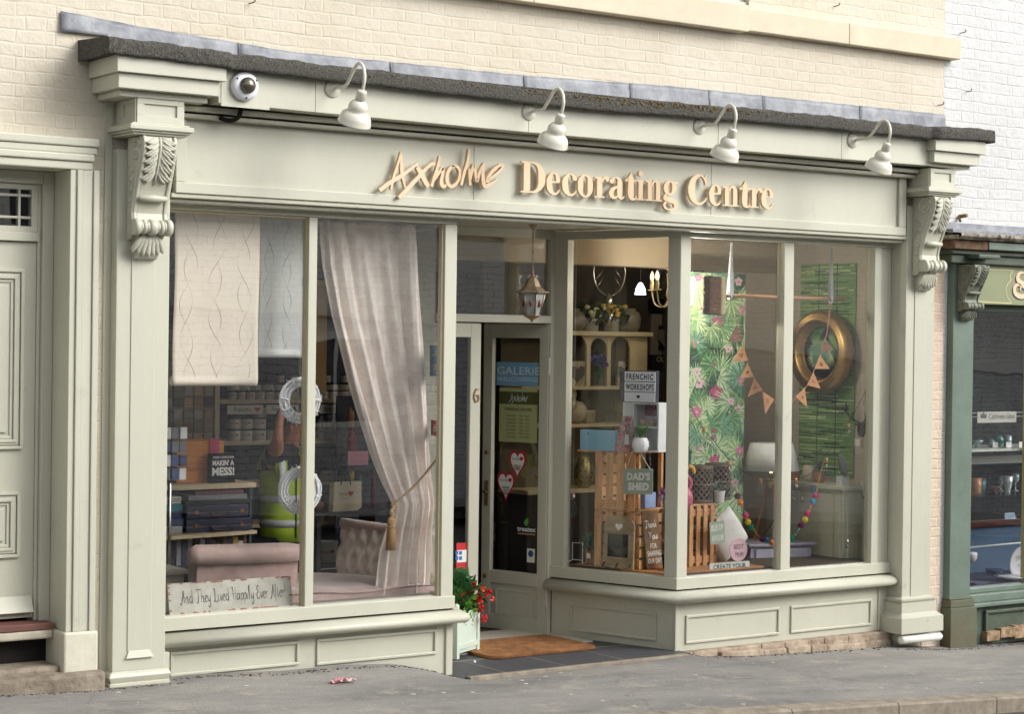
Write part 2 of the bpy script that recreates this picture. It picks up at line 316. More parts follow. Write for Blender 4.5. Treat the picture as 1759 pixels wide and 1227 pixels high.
def build1(name,mb,m,parent=None,bevel=0,loc=None,label=None,cat=None,group=None,kind=None,solid=0):
    me=bpy.data.meshes.new(name); me.from_pydata(mb.v,[],mb.f); me.materials.append(m)
    bm=bmesh.new(); bm.from_mesh(me); bmesh.ops.recalc_face_normals(bm,faces=bm.faces); bm.to_mesh(me); bm.free()
    me.polygons.foreach_set('use_smooth',mb.sm if len(mb.sm)==len(me.polygons) else [False]*len(me.polygons))
    o=bpy.data.objects.new(name,me); COL.objects.link(o)
    if parent is not None:
        o.parent=parent; me.transform(WM[parent.name].inverted()); WM[o.name]=WM[parent.name]
    else:
        if loc is None:
            a=np.array(mb.v); loc=((a[:,0].min()+a[:,0].max())/2,(a[:,1].min()+a[:,1].max())/2,a[:,2].min())
        loc=Vector(tuple(map(float,loc))); me.transform(Matrix.Translation(-loc)); o.location=loc; WM[o.name]=Matrix.Translation(loc)
    if solid: sm=o.modifiers.new('solid','SOLIDIFY'); sm.thickness=solid; sm.offset=0
    if bevel: b=o.modifiers.new('bevel','BEVEL'); b.width=bevel; b.segments=2; b.limit_method='ANGLE'; b.angle_limit=R(40)
    return meta(o,label,cat,group,kind)
def struct(name,mb,m,kind='structure',**k): return build(name,mb,m,loc=(0,0,0),kind=kind,**k)
def copytree(o,loc=None,rz=None,label=None,parent=None):
    c=o.copy(); COL.objects.link(c); c.parent=parent
    if loc is not None: c.location=tuple(map(float,loc))
    if rz is not None: c.rotation_euler=(0,0,rz)
    if label: c['label']=label
    for ch in list(o.children): copytree(ch,parent=c)
    return c
_font={}
def text(name,s,T,u,v,h,width,m,parent,depth=.002,w0=.0015,align='C',bold=0.,space=1.):
    cu=bpy.data.curves.new('t','FONT'); cu.body=s; cu.size=1; cu.offset=bold; cu.space_character=space; cu.resolution_u=3
    ob=bpy.data.objects.new('t',cu); COL.objects.link(ob); dg=bpy.context.evaluated_depsgraph_get(); dg.update()
    me=bpy.data.meshes.new_from_object(ob.evaluated_get(dg)); bpy.data.objects.remove(ob); bpy.data.curves.remove(cu)
    V=np.array([q.co[:] for q in me.vertices]); fs=[tuple(p.vertices) for p in me.polygons]; bpy.data.meshes.remove(me)
    if not len(V): return
    x0,x1=V[:,0].min(),V[:,0].max(); sc=h/.72; sx=(width/(x1-x0)) if width else sc; off={'C':-(x1-x0)/2*sx,'L':0}[align]
    mb=MB(); top=[T(u+off+(p[0]-x0)*sx,v+p[1]*sc,w0+depth) for p in V]; mb.add(top,fs)
    return build(name,mb,m,parent)
# strokes for hand lettered words: dictionary of polylines in a unit box
def strokes(name,lines,T,m,parent,d0,d1,**k):
    mb=MB()
    for i,L in enumerate(lines): mb.ribbon(L,T,d0,d1+i*.0004,**k)
    return build(name,mb,m,parent)
def heartpoly(s=1,n=28):
    return [(s*.0625*16*math.sin(t)**3*.5,s*.0625*(13*math.cos(t)-5*math.cos(2*t)-2*math.cos(3*t)-math.cos(4*t))*.5) for t in [2*PI*i/n for i in range(n)]]
def leaves(mb,c,rad,n,size,seed=0,up=.3,aspect=.45):
    r_=random.Random(seed)
    for _ in range(n):
        d=Vector((r_.gauss(0,1),r_.gauss(0,1),r_.gauss(0,1))).normalized(); k=r_.random()**.45
        p=Vector((c[0]+d.x*rad[0]*k,c[1]+d.y*rad[1]*k,c[2]+d.z*rad[2]*k)); s=size*r_.uniform(.6,1.3)
        t=(d+Vector((r_.uniform(-.6,.6),r_.uniform(-.6,.6),up+r_.uniform(-.5,.5)))).normalized(); x=t.cross(Vector((r_.uniform(-1,1),r_.uniform(-1,1),r_.uniform(-.3,1)))).normalized(); nn=t.cross(x)
        a=p; b=p+t*s*.5+x*s*aspect+nn*s*.08; e=p+t*s*.5-x*s*aspect+nn*s*.08; f=p+t*s-nn*s*.1; g=p+t*s*.5
        mb.add([a,b,f,e,g],[(0,1,4),(1,2,4),(2,3,4),(3,0,4)],True)
def blades(mb,c,n,h,spread,seed=0,wd=.004,arch=.5):
    r_=random.Random(seed)
    for _ in range(n):
        a=r_.uniform(0,2*PI); l=h*r_.uniform(.6,1.1); sp=spread*r_.uniform(.2,1); dx,dy=math.cos(a),math.sin(a)
        pts=[(c[0]+dx*sp*t*t,c[1]+dy*sp*t*t,c[2]+l*(t-arch*.5*t*t*(sp/max(spread,1e-5)))) for t in (0,.35,.7,1)]
        mb.tube(pts,[wd,wd*.9,wd*.6,wd*.15],4,smooth=True)
def ordinal(i): return ['first','second','third','fourth','fifth','sixth','seventh','eighth','ninth','tenth','eleventh','twelfth','thirteenth','fourteenth','fifteenth','sixteenth'][i]
# ================================================================ GROUND
def interp(x,P):
    if x<=P[0][0]: return P[0][1]
    for (a,b),(c,d) in zip(P,P[1:]):
        if x<=c: return b+(d-b)*(x-a)/(c-a)
    return P[-1][1]
WB=[(186,1180),(290,1170),(345,1163),(500,1157),(600,1147),(690,1145),(740,1153),(780,1165),(810,1169),(1000,1145),(1180,1124),(1210,1130),(1300,1128),(1404,1121),(1535,1112),(1626,1113),(1691,1110),(1759,1107)]
WL=[(at(x,y,-.06)[0],at(x,y,-.06)[2]) for x,y in WB]
WL=[(-8,WL[0][1]+.06+.05*11),(3.2,WL[0][1]+.05)]+WL+[(45,WL[-1][1]-.05*33)]
def zkerb(X): return -.140-.0552*(X-7.65)
def zw(X): return .075-.0445*(X-4.3)
def pav(X,Y):
    d=max(0,-.06-Y); s=min(1,d/1.45); z=(zw(X)+.02)*(1-s)+zkerb(X)*s+(interp(X,WL)-zw(X)-.02)*math.exp(-(d/.33)**2)
    if 6.585<X<8.31 and Y>-.12: z=min(z,-.11)
    return z+.006*math.sin(X*3.1+Y*4)*min(1,d*3)*(1-s)
xs=[-8,-4,0,2]+[2.5+.09*i for i in range(106)]+[13,16,20,30,45]; ys=[-1.45+.075*i for i in range(17)]+[-.2,-.155,-.125,-.1,-.05,.03]
mb=MB(); mb.add([(x,y,pav(x,y)) for y in ys for x in xs],[(j*len(xs)+i,j*len(xs)+i+1,(j+1)*len(xs)+i+1,(j+1)*len(xs)+i) for j in range(len(ys)-1) for i in range(len(xs)-1)],True)
# tarmac patch mottling: reuse material
struct('pavement',mb,TARMAC)
mb=MB()
k=0; X=-8.
while X<45:
    L=.88; a,b=X+.004,X+L-.004
    za,zb=zkerb(a),zkerb(b)
    vs=[(a,-1.60,za-.135),(b,-1.60,zb-.135),(b,-1.60,zb-.012),(a,-1.60,za-.012),(b,-1.588,zb+.002),(a,-1.588,za+.002),(b,-1.45,zb+.004),(a,-1.45,za+.004),(b,-1.44,zb-.14),(a,-1.44,za-.14)]
    mb.add(vs,[(0,1,2,3),(3,2,4,5),(5,4,6,7),(7,6,8,9),(0,3,5,7,9),(1,8,6,4,2)]); X+=L
struct('kerb',mb,KERBM)
mb=MB(); mb.add([(-60,-1.6,zkerb(-60)-.10),(90,-1.6,zkerb(90)-.10),(90,-60,zkerb(90)-.05),(-60,-60,zkerb(-60)-.05)],[(0,1,2,3)]); 
struct('road',mb,ROADM)
# ================================================================ THE SHOP BUILDING
SB=thing('shop_building','cream painted brick shop with sage green timber shopfront and salmon lettering','shop',(4.28,0,0))
def part(name,mb,m,bevel=0,parent=None,**k): return build(name,mb,m,parent or SB,bevel,**k)
def sub(name,mb,m,par,bevel=0,**k): return build(name,mb,m,par,bevel,**k)
# masonry
ZT=6.2
mb=MB(); mb.box(2.0,7.92,0,.3,3.42,ZT); mb.box(7.92,8.86,0,.3,3.42,4.26); mb.box(7.92,8.86,0,.3,5.9,ZT); mb.box(8.86,10.775,0,.3,3.42,ZT)
mb.box(4.02,4.60,0,.3,-.3,3.42); mb.box(2.0,2.82,0,.3,-.3,3.42); mb.box(2.82,4.02,0,.3,3.0,3.42); mb.box(10.34,10.775,.0,.3,-.5,3.42)
part('brick_wall',mb,CREAM)
mb=MB(); mb.box(10.614,10.80,-.004,-.001,-.3,2.75); part('bare_brick_strip',mb,PINKB)
mb=MB(); mb.box(2,10.775,.301,6.5,3.6,ZT-.02); mb.box(2,2.3,.301,6.5,-.3,3.6); mb.box(10.5,10.775,.301,6.5,-.5,3.6);mb.box(2.3,10.5,6.2,6.5,-.3,3.6); part('rear_structure',mb,STONEP)
mb=MB(); 
zs=at(1629,102,-.08)[2]; zt=at(1633,64,-.08)[2]
for a,b in ((2,3.4),(3.404,5.2),(5.204,7.0),(7.004,8.775)): mb.box(a,b,-.10,.0-.001,zs+.0,zt+.015)
for a,b in ((8.78,9.72),(9.723,10.86)): mb.box(a,b,-.085,-.001,zs+.012,zt+.0)
part('string_course',mb,STONEP,.006)
mb=MB(); mb.box(7.84,8.94,.02,.16,zt+.012,zt+.06); sill=part('window_sill',mb,SAGE,.004)
mb=MB(); z0=zt+.06; mb.box(7.92,7.98,.05,.16,z0,5.9); mb.box(8.76,8.86,.05,.16,z0,5.9); mb.box(7.98,8.76,.05,.15,z0,z0+.07); mb.box(7.98,8.76,.05,.15,5.82,5.9); mb.box(7.98,8.76,.07,.15,5.0,5.05); mb.box(8.35,8.38,.08,.13,z0+.07,5.82)
uw=part('upstairs_window',mb,SAGE,.003)
mb=MB(); mb.box(7.98,8.76,.10,.105,z0+.07,5.82); sub('glass',mb,GLASS,uw)
mb=MB(); mb.box(7.98,8.76,.4,.42,z0,5.82); sub('net_curtain',mb,INBEIGE,uw)
# ---- cornice, felt and lead
def rampbox(mb,xa,xb,y0,y1,za0,za1,zb0,zb1):
    mb.add([(xa,y0,za0),(xb,y0,zb0),(xa,y1,za0),(xb,y1,zb0),(xa,y0,za1),(xb,y0,zb1),(xa,y1,za1),(xb,y1,zb1)],[(0,2,3,1),(4,5,7,6),(0,1,5,4),(2,6,7,3),(0,4,6,2),(1,3,7,5)])
# fascia undulates a little in old timber: heights follow the sagging line
def fz(X): return 3.236+.012*((X-7.3)/2.6)**2
FX=[4.76,5.36,6.83,8.34,9.45,10.33]
mb=MB()
for i in range(len(FX)-1): rampbox(mb,FX[i]+.0008,FX[i+1]-.0008,-.30,-.02,fz(FX[i]),3.44,fz(FX[i+1]),3.44)
corn=part('cornice',mb,SAGE,.003)
mb=MB(); mb.box(4.165-.03,4.765,-.385,-.001,3.355,3.445); mb.box(4.175-.02,4.735,-.355,-.001,3.275,3.354); mb.box(4.19,4.70,-.29,-.001,3.24,3.274)
mb.box(10.28,10.80,-.385,-.001,3.355,3.445); mb.box(10.30,10.77,-.355,-.001,3.275,3.354); mb.box(10.33,10.74,-.29,-.001,3.25,3.274)
sub('end_block',mb,SAGE,corn,.003)
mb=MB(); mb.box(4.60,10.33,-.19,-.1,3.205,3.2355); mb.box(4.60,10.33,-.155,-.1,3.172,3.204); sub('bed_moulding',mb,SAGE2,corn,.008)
mb=MB()
def felt(u,v):
    X=4.075+u*(10.86-4.075); rag=.003*math.sin(X*9)+.003*math.sin(X*23+1)
    jut=.04 if (X<4.80 or X>10.26) else 0
    fo=interp(X,[(4.1,.012),(4.8,0),(5.9,-.014),(7.2,-.030),(8.1,-.012),(8.86,.002),(10.2,.004),(10.8,.02)]); P=[(-.345-jut,3.428+rag*.5),(-.376-jut,3.428+rag*.6),(-.378-jut,3.46),(-.374-jut,3.508+rag),(-.345-jut,3.518+rag),(-.15,3.53),(-.0,3.54)]; P=[(a_,b_+fo) for a_,b_ in P]
    i=min(5,int(v*6)); t=v*6-i; p=[P[i][k]*(1-t)+P[i+1][k]*t for k in (0,1)]; return (X,p[0],p[1]+.004*math.sin(X*57+v*9)*.5)
mb.grid(felt,260,12)
Pe=[(-.345,3.44),(-.416,3.442),(-.418,3.48),(-.414,3.522),(-.385,3.532),(-.15,3.545),(0,3.555),(0,3.44)]
for X in (4.0755,10.8595): mb.prism([(p[0],p[1]) for p in Pe],lambda u,v,w_,X=X:(X+w_,u,v),-.001,.001)
mb.box(4.08,10.855,-.36,-.001,3.4455,3.50)
part('felt_roof_edge',mb,FELT)
mb=MB()
LX=[3.97,5.02,6.02,6.99,7.83,8.50,8.98,9.9,10.775]
for i in range(len(LX)-1):
    a,b=LX[i],LX[i+1]
    def lead(u,v,a=a,b=b):
        X=a+u*(b-a); top=at_top(X); zb=3.515 if X>4.25 else 3.59; z=zb+v*(top-zb)
        return (X,-.012-.012*(1-v)-.002*math.sin(X*11+v*5)*(1-v),z+.0015*math.sin(X*31)*v)
    at_top=lambda X: interp(X,[(3.97,3.70),(4.4,3.665),(5.35,3.615),(7,3.625),(8.2,3.66),(10.78,3.675)])
    mb.grid(lead,24,5)
o=part('lead_flashing',mb,LEAD,solid=.006)
mb=MB()
for X in LX[1:-1]: mb.tube([(X,-.026,3.55),(X+.002,-.022,3.6),(X,-.016,at_top(X))],.004,5)
sub('lead_seam',mb,LEAD,o)
# ---- pilasters, capitals, consoles
def moulded(mb,x0,x1,y1,z0,z1,prof):            # prof: (out,z frac) all round front and both sides
    for (o0,f0),(o1,f1) in zip(prof,prof[1:]):
        za,zb=z0+(z1-z0)*f0,z0+(z1-z0)*f1
        vs=[(x0-o0,y1,za),(x0-o0,-o0+YF,za),(x1+o0,-o0+YF,za),(x1+o0,y1,za),(x0-o1,y1,zb),(x0-o1,-o1+YF,zb),(x1+o1,-o1+YF,zb),(x1+o1,y1,zb)]
        mb.add(vs,[(0,1,5,4),(1,2,6,5),(2,3,7,6)])
YF=-.085
def pilaster(x0,x1,zb,side):
    P=thing('tmp','', '',(0,0,0)) if False else None
    mb=MB(); yb=.0 if side=='L' else .10
    mb.box(x0,x1,YF,yb,zb,2.98); pil=part('pilaster',mb,SAGE,.004)
    # raised centre panel of the shaft
    mb=MB(); xc0,xc1=x0+.085,x1-.085; mb.box(xc0,xc1,YF-.006,YF,zb+.20,2.52); sub('shaft_panel',mb,SAGE,pil,.004)
    mb=MB(); T=fr((x0,YF,0),(1,0,0))
    zz=zb+.165; mb.add([T(.075,zz,.0),T(x1-x0-.075,zz,0),T(x1-x0-.075,zz,.018),T(.075,zz,.018),T(.10,zz+.05,.003),T(x1-x0-.10,zz+.05,.003)],[(0,1,2,3),(3,2,5,4),(0,3,4),(1,5,2)]); sub('drip_block',mb,SAGE,pil)
    # capital: abacus and panelled block above
    mb=MB(); yb2=0
    zc0,zc1=3.045,3.105
    global_y=-.285
    for o_,za,zb_ in ((.0,3.045,3.058),(.016,3.058,3.07),(.03,3.07,3.098),(.012,3.098,3.108)): mb.box(x0-.0-o_,x1+.0+o_,global_y-o_,0 if side=='L' else .1,za,zb_)
    cap=sub('capital',mb,SAGE,pil,.005)
    mb=MB(); bx0,bx1=x0+.02,x1-.02; mb.box(bx0,bx1,global_y+.012,0,3.1085,3.24)
    for X in (bx0,bx1): pass
    f=.035 
    # frame standing proud round sunk panels (front and left cheek)
    def frame(T,wd,h,th=.012,f=.04):
        mb.box(0,wd,-th,0,0,f,T);mb.box(0,wd,-th,0,h-f*.7,h,T);mb.box(0,f,-th,0,f,h-f*.7,T);mb.box(wd-f,wd,-th,0,f,h-f*.7,T)
    frame(lambda x,y,z:(bx0+x,global_y+.012+y,3.1085+z),bx1-bx0,.13)
    wd=abs(global_y+.012)+YF
    frame(lambda x,y,z:(bx0+y,YF-.002-x,3.1085+z),wd,.13,.008,.035); frame(lambda x,y,z:(bx1-y,YF-.002-x,3.1085+z),wd,.13,.008,.035)
    sub('capital_block',mb,SAGE,cap,.002)
    return pil
def console(par,xc,wd,zt,zb,m,yf,proj=.19):
    H=zt-zb; h=lambda f:zt-f*H
    hw=wd/2
    # side profile (out,z)
    front=[(proj*1.0,h(0)),(proj*1.06,h(.05)),(proj*1.04,h(.12)),(proj*.93,h(.22)),(proj*.76,h(.33)),(proj*.60,h(.44)),(proj*.47,h(.55)),(proj*.42,h(.62)),(proj*.46,h(.68))]
    prof=[(0,h(0))]+front+[(proj*.40,h(.78)),(proj*.2,h(.83)),(0,h(.84))]
    mb=MB(); T=lambda u,v,w_:(xc+w_,yf-u,v)
    mb.prism(prof,T,-hw*.80,hw*.80)
    for s in (-1,1): mb.prism([(p[0]*1.05+.004 if p[0]>0 else 0,p[1]) for p in prof],T,s*hw*.80,s*hw)   # cheeks
    con=sub('console_bracket',mb,m,par,.006)
    mb=MB()
    def spiral(cx,cz,r0,turns,th,s,n=40,ph=0,dr=1):
        pts=[(xc+s*hw*1.0,yf-(cx+r0*(1-.82*i/n)*math.cos(ph+dr*2*PI*turns*i/n)),cz+r0*(1-.82*i/n)*math.sin(ph+dr*2*PI*turns*i/n)) for i in range(n+1)]
        mb.tube(pts,[th*(1-.5*i/n) for i in range(n+1)],6)
    for s in (-1,1):
        spiral(proj*.60,h(.11),H*.092,2.1,H*.019,s,ph=PI*.1,dr=1); mb.ball((xc+s*hw,yf-proj*.60,h(.11)),H*.022,8)
        spiral(proj*.42,h(.735),H*.062,1.8,H*.015,s,ph=PI*.5,dr=1)
        # S-band linking the scrolls and small leaves behind it
        mb.tube([(xc+s*hw,yf-p[0]*.9+.0,p[1]) for p in cr(front[2:],4)],H*.017,6)
        for i in range(5):
            f=.26+.085*i; z=h(f); y=proj*(.42-.05*i); mb.ball((xc+s*hw,yf-y,z),H*.034,8,.35,.9,.9)
            mb.tube([(xc+s*hw*1.0,yf-y*.3,z+H*.03),(xc+s*hw*1.02,yf-y*.8,z+H*.005),(xc+s*hw,yf-y*1.15,z-H*.03)],[.002,H*.016,.002],6)
    # lower roll with rings
    ry,rz,rr=proj*.60,h(.735),H*.062
    for a,b,k in ((-1.12,-.78,1.12),(-.78,-.62,.86),(-.62,-.4,.98),(-.4,-.22,.84),(-.22,.22,1.08),(.22,.4,.84),(.4,.62,.98),(.62,.78,.86),(.78,1.12,1.12)):
        T3=Matrix.Rotation(PI/2,3,'Y'); L=(b-a)*hw; rad=rr*k
        mb.lathe([(rad*.86,0),(rad*.98,L*.12),(rad,L*.5),(rad*.98,L*.88),(rad*.86,L)],(xc+a*hw,yf-ry,rz),18,T3)
    # lip between leaf and roll
    mb.lathe([(.001,-hw*.86),(H*.022,-hw*.78),(H*.03,0),(H*.022,hw*.78),(.001,hw*.86)],(xc,yf-proj*.66,h(.50)),14,Matrix.Rotation(PI/2,3,'Y'))
    sub('scroll',mb,m,con)
    # acanthus leaf over the face
    mb=MB(); fp=[np.array(p) for p in front]
    def face(f):
        x=f*8; i=min(7,int(x)); t=x-i; p=fp[i]*(1-t)+fp[i+1]*t; return p
    mb.tube([(xc,yf-face(f)[0]*1.05,face(f)[1]) for f in [.02,.1,.2,.3,.4,.5,.57]],[H*.010,H*.014,H*.014,H*.013,H*.012,H*.01,H*.006],7)
    for i in range(6):
        f0=.02+.075*i
        for s in (-1,1):
            for j in range(4):
                a=face(f0+.012*j); b=face(min(.60,f0+.05+.02*j)); c=face(min(.63,f0+.10+.015*j)); e=face(min(.64,f0+.13+.012*j))
                k=(.78,.92,.80,.60)[j]
                mb.tube([tuple(v) for v in cr([(xc+s*hw*.05,yf-a[0]*1.02,a[1]),(xc+s*hw*.42*k,yf-b[0]*1.07,b[1]),(xc+s*hw*.80*k,yf-c[0]*1.08-.002,c[1]),(xc+s*hw*.98*k,yf-e[0]*1.10-.004,e[1]+H*.012)],2)],[H*v for v in (.004,.010,.0135,.014,.013,.010,.003)],6)
    sub('acanthus_leaf',mb,m,con); mb=MB()
    # pendant leaf under the roll
    for i in range(-3,4):
        a=i/3.; mb.tube([(xc+a*hw*.35,yf-proj*.42,h(.79)),(xc+a*hw*.66,yf-proj*.40,h(.86)),(xc+a*hw*.86,yf-proj*(.33-.04*abs(a)),h(.935-.02*abs(a))),(xc+a*hw*.92,yf-proj*(.42-.1*abs(a)),h(.985-.04*abs(a)))],[H*.02,H*.026,H*.024,H*.004],7)
    mb.prism([(0,h(.80)),(proj*.42,h(.80)),(proj*.34,h(.93)),(proj*.22,h(.985)),(0,h(1.0))],T,-hw*.66,hw*.66)
    sub('pendant_leaf',mb,m,con)
    return con
PL=pilaster(4.273,4.583,.06,'L'); PR=pilaster(10.322,10.612,-.16,'R')
console(SB,4.425,.195,3.043,2.385,SAGE,YF); console(SB,10.47,.185,3.043,2.37,SAGE,YF)
mb=MB(); mb.box(4.232,4.272,-.012,-.001,.0,3.24); mb.box(10.322,10.60,-.02,.03,3.0,3.24); part('backing_board',mb,SAGE)
# pilaster bases
mb=MB(); moulded(mb,4.273,4.583,0,-.02,.155,[(.03,0),(.03,.28),(.022,.30),(.022,.62),(.012,.65),(.02,.74),(.026,.84),(.018,.93),(.004,1)]); mb.box(4.575,4.615,-.075,.0,-.05,.235); b=sub('plinth',mb,SAGE,PL,.003)
z1=at(1551,1026,YF)[2]; z2=at(1551,1058,YF-.03)[2]; z3=at(1551,1090,YF-.05)[2]
mb=MB()
moulded(mb,10.322,10.612,.1,z2,z1,[(.03,0),(.03,.62),(.018,.66),(.034,.78),(.036,.88),(.012,.96),(.0,1)]); moulded(mb,10.322,10.612,.1,z3,z2+.012,[(.07,0),(.07,.78),(.055,.86),(.03,1)])
mb.box(10.26,10.68,YF-.065,.1,z3-.004,z3); mb.box(10.30,10.64,YF-.03,.1,z2-.01,z2+.01); sub('plinth',mb,SAGE,PR,.003)
mb=MB(); T3=Matrix.Rotation(PI/2,3,'Y'); mb.lathe([(.02,0),(.03,.01),(.03,.40),(.02,.415)],(10.27,YF-.04,z3-.045),12,T3,True,1,1.2); part('loose_white_board',mb,WHITEP)
# ---- signboard
bx0,bx1=4.605,10.288; 
mb=MB(); mb.box(bx0,bx1,-.085,-.02,2.762,3.20); SGN=part('signboard',mb,SAGE,.002)
mb=MB(); mb.box(bx0,bx1,-.108,-.085,2.762,2.822); mb.box(bx0,bx0+.06,-.108,-.085,2.8225,3.171); mb.box(bx1-.07,bx1,-.108,-.085,2.8225,3.171); sub('board_frame',mb,SAGE,SGN,.004)
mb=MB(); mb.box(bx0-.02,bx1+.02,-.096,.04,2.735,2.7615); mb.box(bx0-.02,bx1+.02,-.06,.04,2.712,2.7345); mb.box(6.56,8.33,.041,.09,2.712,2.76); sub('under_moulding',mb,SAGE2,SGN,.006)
mb=MB()
for px in (1222,814): X=at(px,300,-.086)[0]; mb=MB(); mb.box(X-.0012,X+.0012,-.0862,-.0851,2.823,3.17); sub('board_joint',mb,mat('joint_line',(92,90,78),.8),SGN)
# lettering -------------------------------------------------
YL=-.138
def TL(u,v,w_): return (u,-.108-w_,v)            # letters stand on pins in front of the board
def pxl(lst,w0,sc=7.329,ox=640,oy=240):          # traced pen strokes -> board plane
    o=[]
    for x,y,wd in lst:
        p=at(ox+x/sc,oy+y/sc,YL); o.append((p[0],p[2],wd*w0))
    return o
u=.00055
AX=[[(365,150,18),(330,290,26),(270,480,30),(238,628,20)],[(365,150,16),(368,280,34),(378,430,38),(415,605,16)],[(95,640,42),(200,555,44),(400,430,40),(575,290,22)],
[(560,345,30),(610,410,64),(660,510,56),(705,590,48)],[(335,730,40),(440,620,46),(580,470,44),(670,370,36),(740,310,36),(790,300,32)],
[(850,205,22),(820,350,34),(780,470,36),(745,590,32)],[(760,540,20),(800,470,28),(870,370,40),(890,360,40),(880,450,40),(865,540,44),(890,585,44),(930,570,24)],
[(1040,340,24),(985,350,34),(940,440,40),(945,540,42),(1000,590,38),(1070,530,32),(1100,430,30),(1085,360,34),(1040,325,26),(1000,335,20)],
[(1215,115,24),(1195,280,34),(1150,430,36),(1115,575,34)],
[(1215,365,24),(1220,450,30),(1228,575,34)],[(1225,520,20),(1250,390,36),(1275,310,30),(1290,400,34),(1310,520,34),(1350,400,30),(1400,300,26)],[(1400,300,24),(1385,420,40),(1395,540,52),(1420,585,50),(1480,560,36),(1575,490,8)],
[(1440,545,36),(1455,470,38),(1520,380,36),(1600,320,34),(1635,325,30),(1610,380,30),(1530,450,26),(1460,500,24)]]
script=[pxl(s_,u) for s_ in AX]
for nm,ls in (('script_word',script),):
    mb=MB()
    for i,L in enumerate(ls): mb.ribbon(L,TL,.006+.0006*(i%3),.026+.0008*i)
    SCR=part(nm,mb,SALMON,parent=SGN)
# serif glyphs: units of cap height, (x,y,width) strokes and rectangles
G={'D':([(0,.40,0,.05),(0,.42,.95,1),(.09,.31,.05,.95)],[[(.30,.975,.05),(.48,.955,.07),(.63,.85,.15),(.72,.66,.23),(.73,.5,.25),(.72,.34,.23),(.63,.15,.15),(.48,.045,.07),(.30,.025,.05)]],.85),
'e':([(.12,.47,.375,.43)],[[(.44,.39,.14),(.43,.53,.15),(.37,.64,.09),(.27,.69,.055),(.17,.64,.10),(.11,.5,.18),(.10,.35,.21),(.13,.17,.20),(.22,.05,.12),(.33,.015,.07),(.43,.06,.055),(.51,.17,.03)]],.56),
'c':([],[[(.44,.50,.13),(.44,.57,.15),(.38,.66,.07),(.28,.69,.05),(.18,.64,.10),(.11,.5,.18),(.10,.35,.21),(.13,.17,.20),(.22,.05,.12),(.33,.015,.07),(.43,.06,.055),(.51,.17,.03)]],.54),
'o':([],[[(.30,.695,.045),(.42,.64,.11),(.485,.5,.19),(.49,.35,.21),(.485,.2,.19),(.42,.06,.11),(.30,.0,.045),(.18,.06,.11),(.115,.2,.19),(.11,.35,.21),(.115,.5,.19),(.18,.64,.11),(.30,.695,.045)]],.60),
'r':([(0,.38,0,.045),(.09,.28,.04,.67),(0,.2,.615,.665)],[[(.25,.48,.05),(.31,.60,.07),(.39,.66,.08),(.46,.62,.14),(.47,.54,.11)]],.53),
'a':([],[[(.09,.50,.10),(.11,.56,.14),(.18,.67,.06),(.28,.69,.055),(.37,.63,.13),(.40,.5,.18),(.40,.15,.18),(.44,.03,.11),(.52,.04,.06),(.56,.09,.03)],[(.38,.42,.05),(.24,.36,.09),(.12,.26,.15),(.10,.13,.16),(.17,.03,.10),(.27,.04,.06),(.37,.14,.05)]],.58),
't':([(.0,.38,.60,.655)],[[(.01,.63,.02),(.12,.74,.03),(.20,.90,.01)],[(.19,.88,.04),(.19,.74,.15),(.19,.5,.19),(.19,.15,.19),(.24,.03,.12),(.33,.03,.06),(.39,.12,.03)]],.40),
'i':([(0,.36,0,.045),(.09,.28,.04,.67),(0,.2,.615,.665)],[[(.18,.80,.06),(.18,.84,.19),(.18,.90,.20),(.18,.95,.18),(.18,.99,.05)]],.37),
'n':([(0,.35,0,.045),(.09,.27,.04,.67),(0,.2,.615,.665),(.35,.70,0,.045)],[[(.24,.5,.05),(.32,.63,.07),(.42,.68,.09),(.50,.60,.16),(.525,.48,.18),(.525,.2,.18),(.525,.03,.18)]],.70),
'g':([],[[(.28,.70,.045),(.38,.66,.10),(.43,.56,.16),(.43,.46,.17),(.38,.33,.11),(.28,.27,.045),(.18,.31,.11),(.13,.41,.17),(.13,.56,.16),(.18,.66,.10),(.28,.70,.045)],[(.40,.62,.05),(.48,.66,.06),(.56,.64,.10)],[(.16,.30,.05),(.09,.21,.09),(.10,.12,.15),(.24,.07,.17),(.42,.03,.17),(.50,-.07,.15),(.45,-.2,.09),(.28,-.255,.05),(.12,-.21,.08),(.06,-.12,.09),(.10,-.03,.07),(.18,.02,.05)]],.58),
'C':([(.70,.745,.66,1.0)],[[(.72,.70,.03),(.66,.88,.06),(.52,.985,.07),(.36,.95,.12),(.22,.80,.21),(.15,.60,.25),(.14,.42,.25),(.20,.20,.21),(.33,.05,.13),(.50,.01,.07),(.66,.09,.06),(.77,.24,.03)]],.80)}
GL=[('D',125,270,668),('e',280,367,683),('c',375,465,688),('o',468,560,692),('r',570,655,697),('a',655,752,704),('t',755,826,710),('i',823,873,712),('n',878,977,716),('g',982,1074,724),('C',1133,1253,738),('e',1263,1340,745),('n',1345,1442,749),('t',1446,1512,755),('r',1508,1582,759),('e',1578,1655,766)]
cap=at(860+200/3.518,140+480/3.518,YL)[2]-at(860+200/3.518,140+668/3.518,YL)[2]
zb_=np.mean([at(860+a/3.518,140+y/3.518,YL)[2] for _,a,b,y in GL])
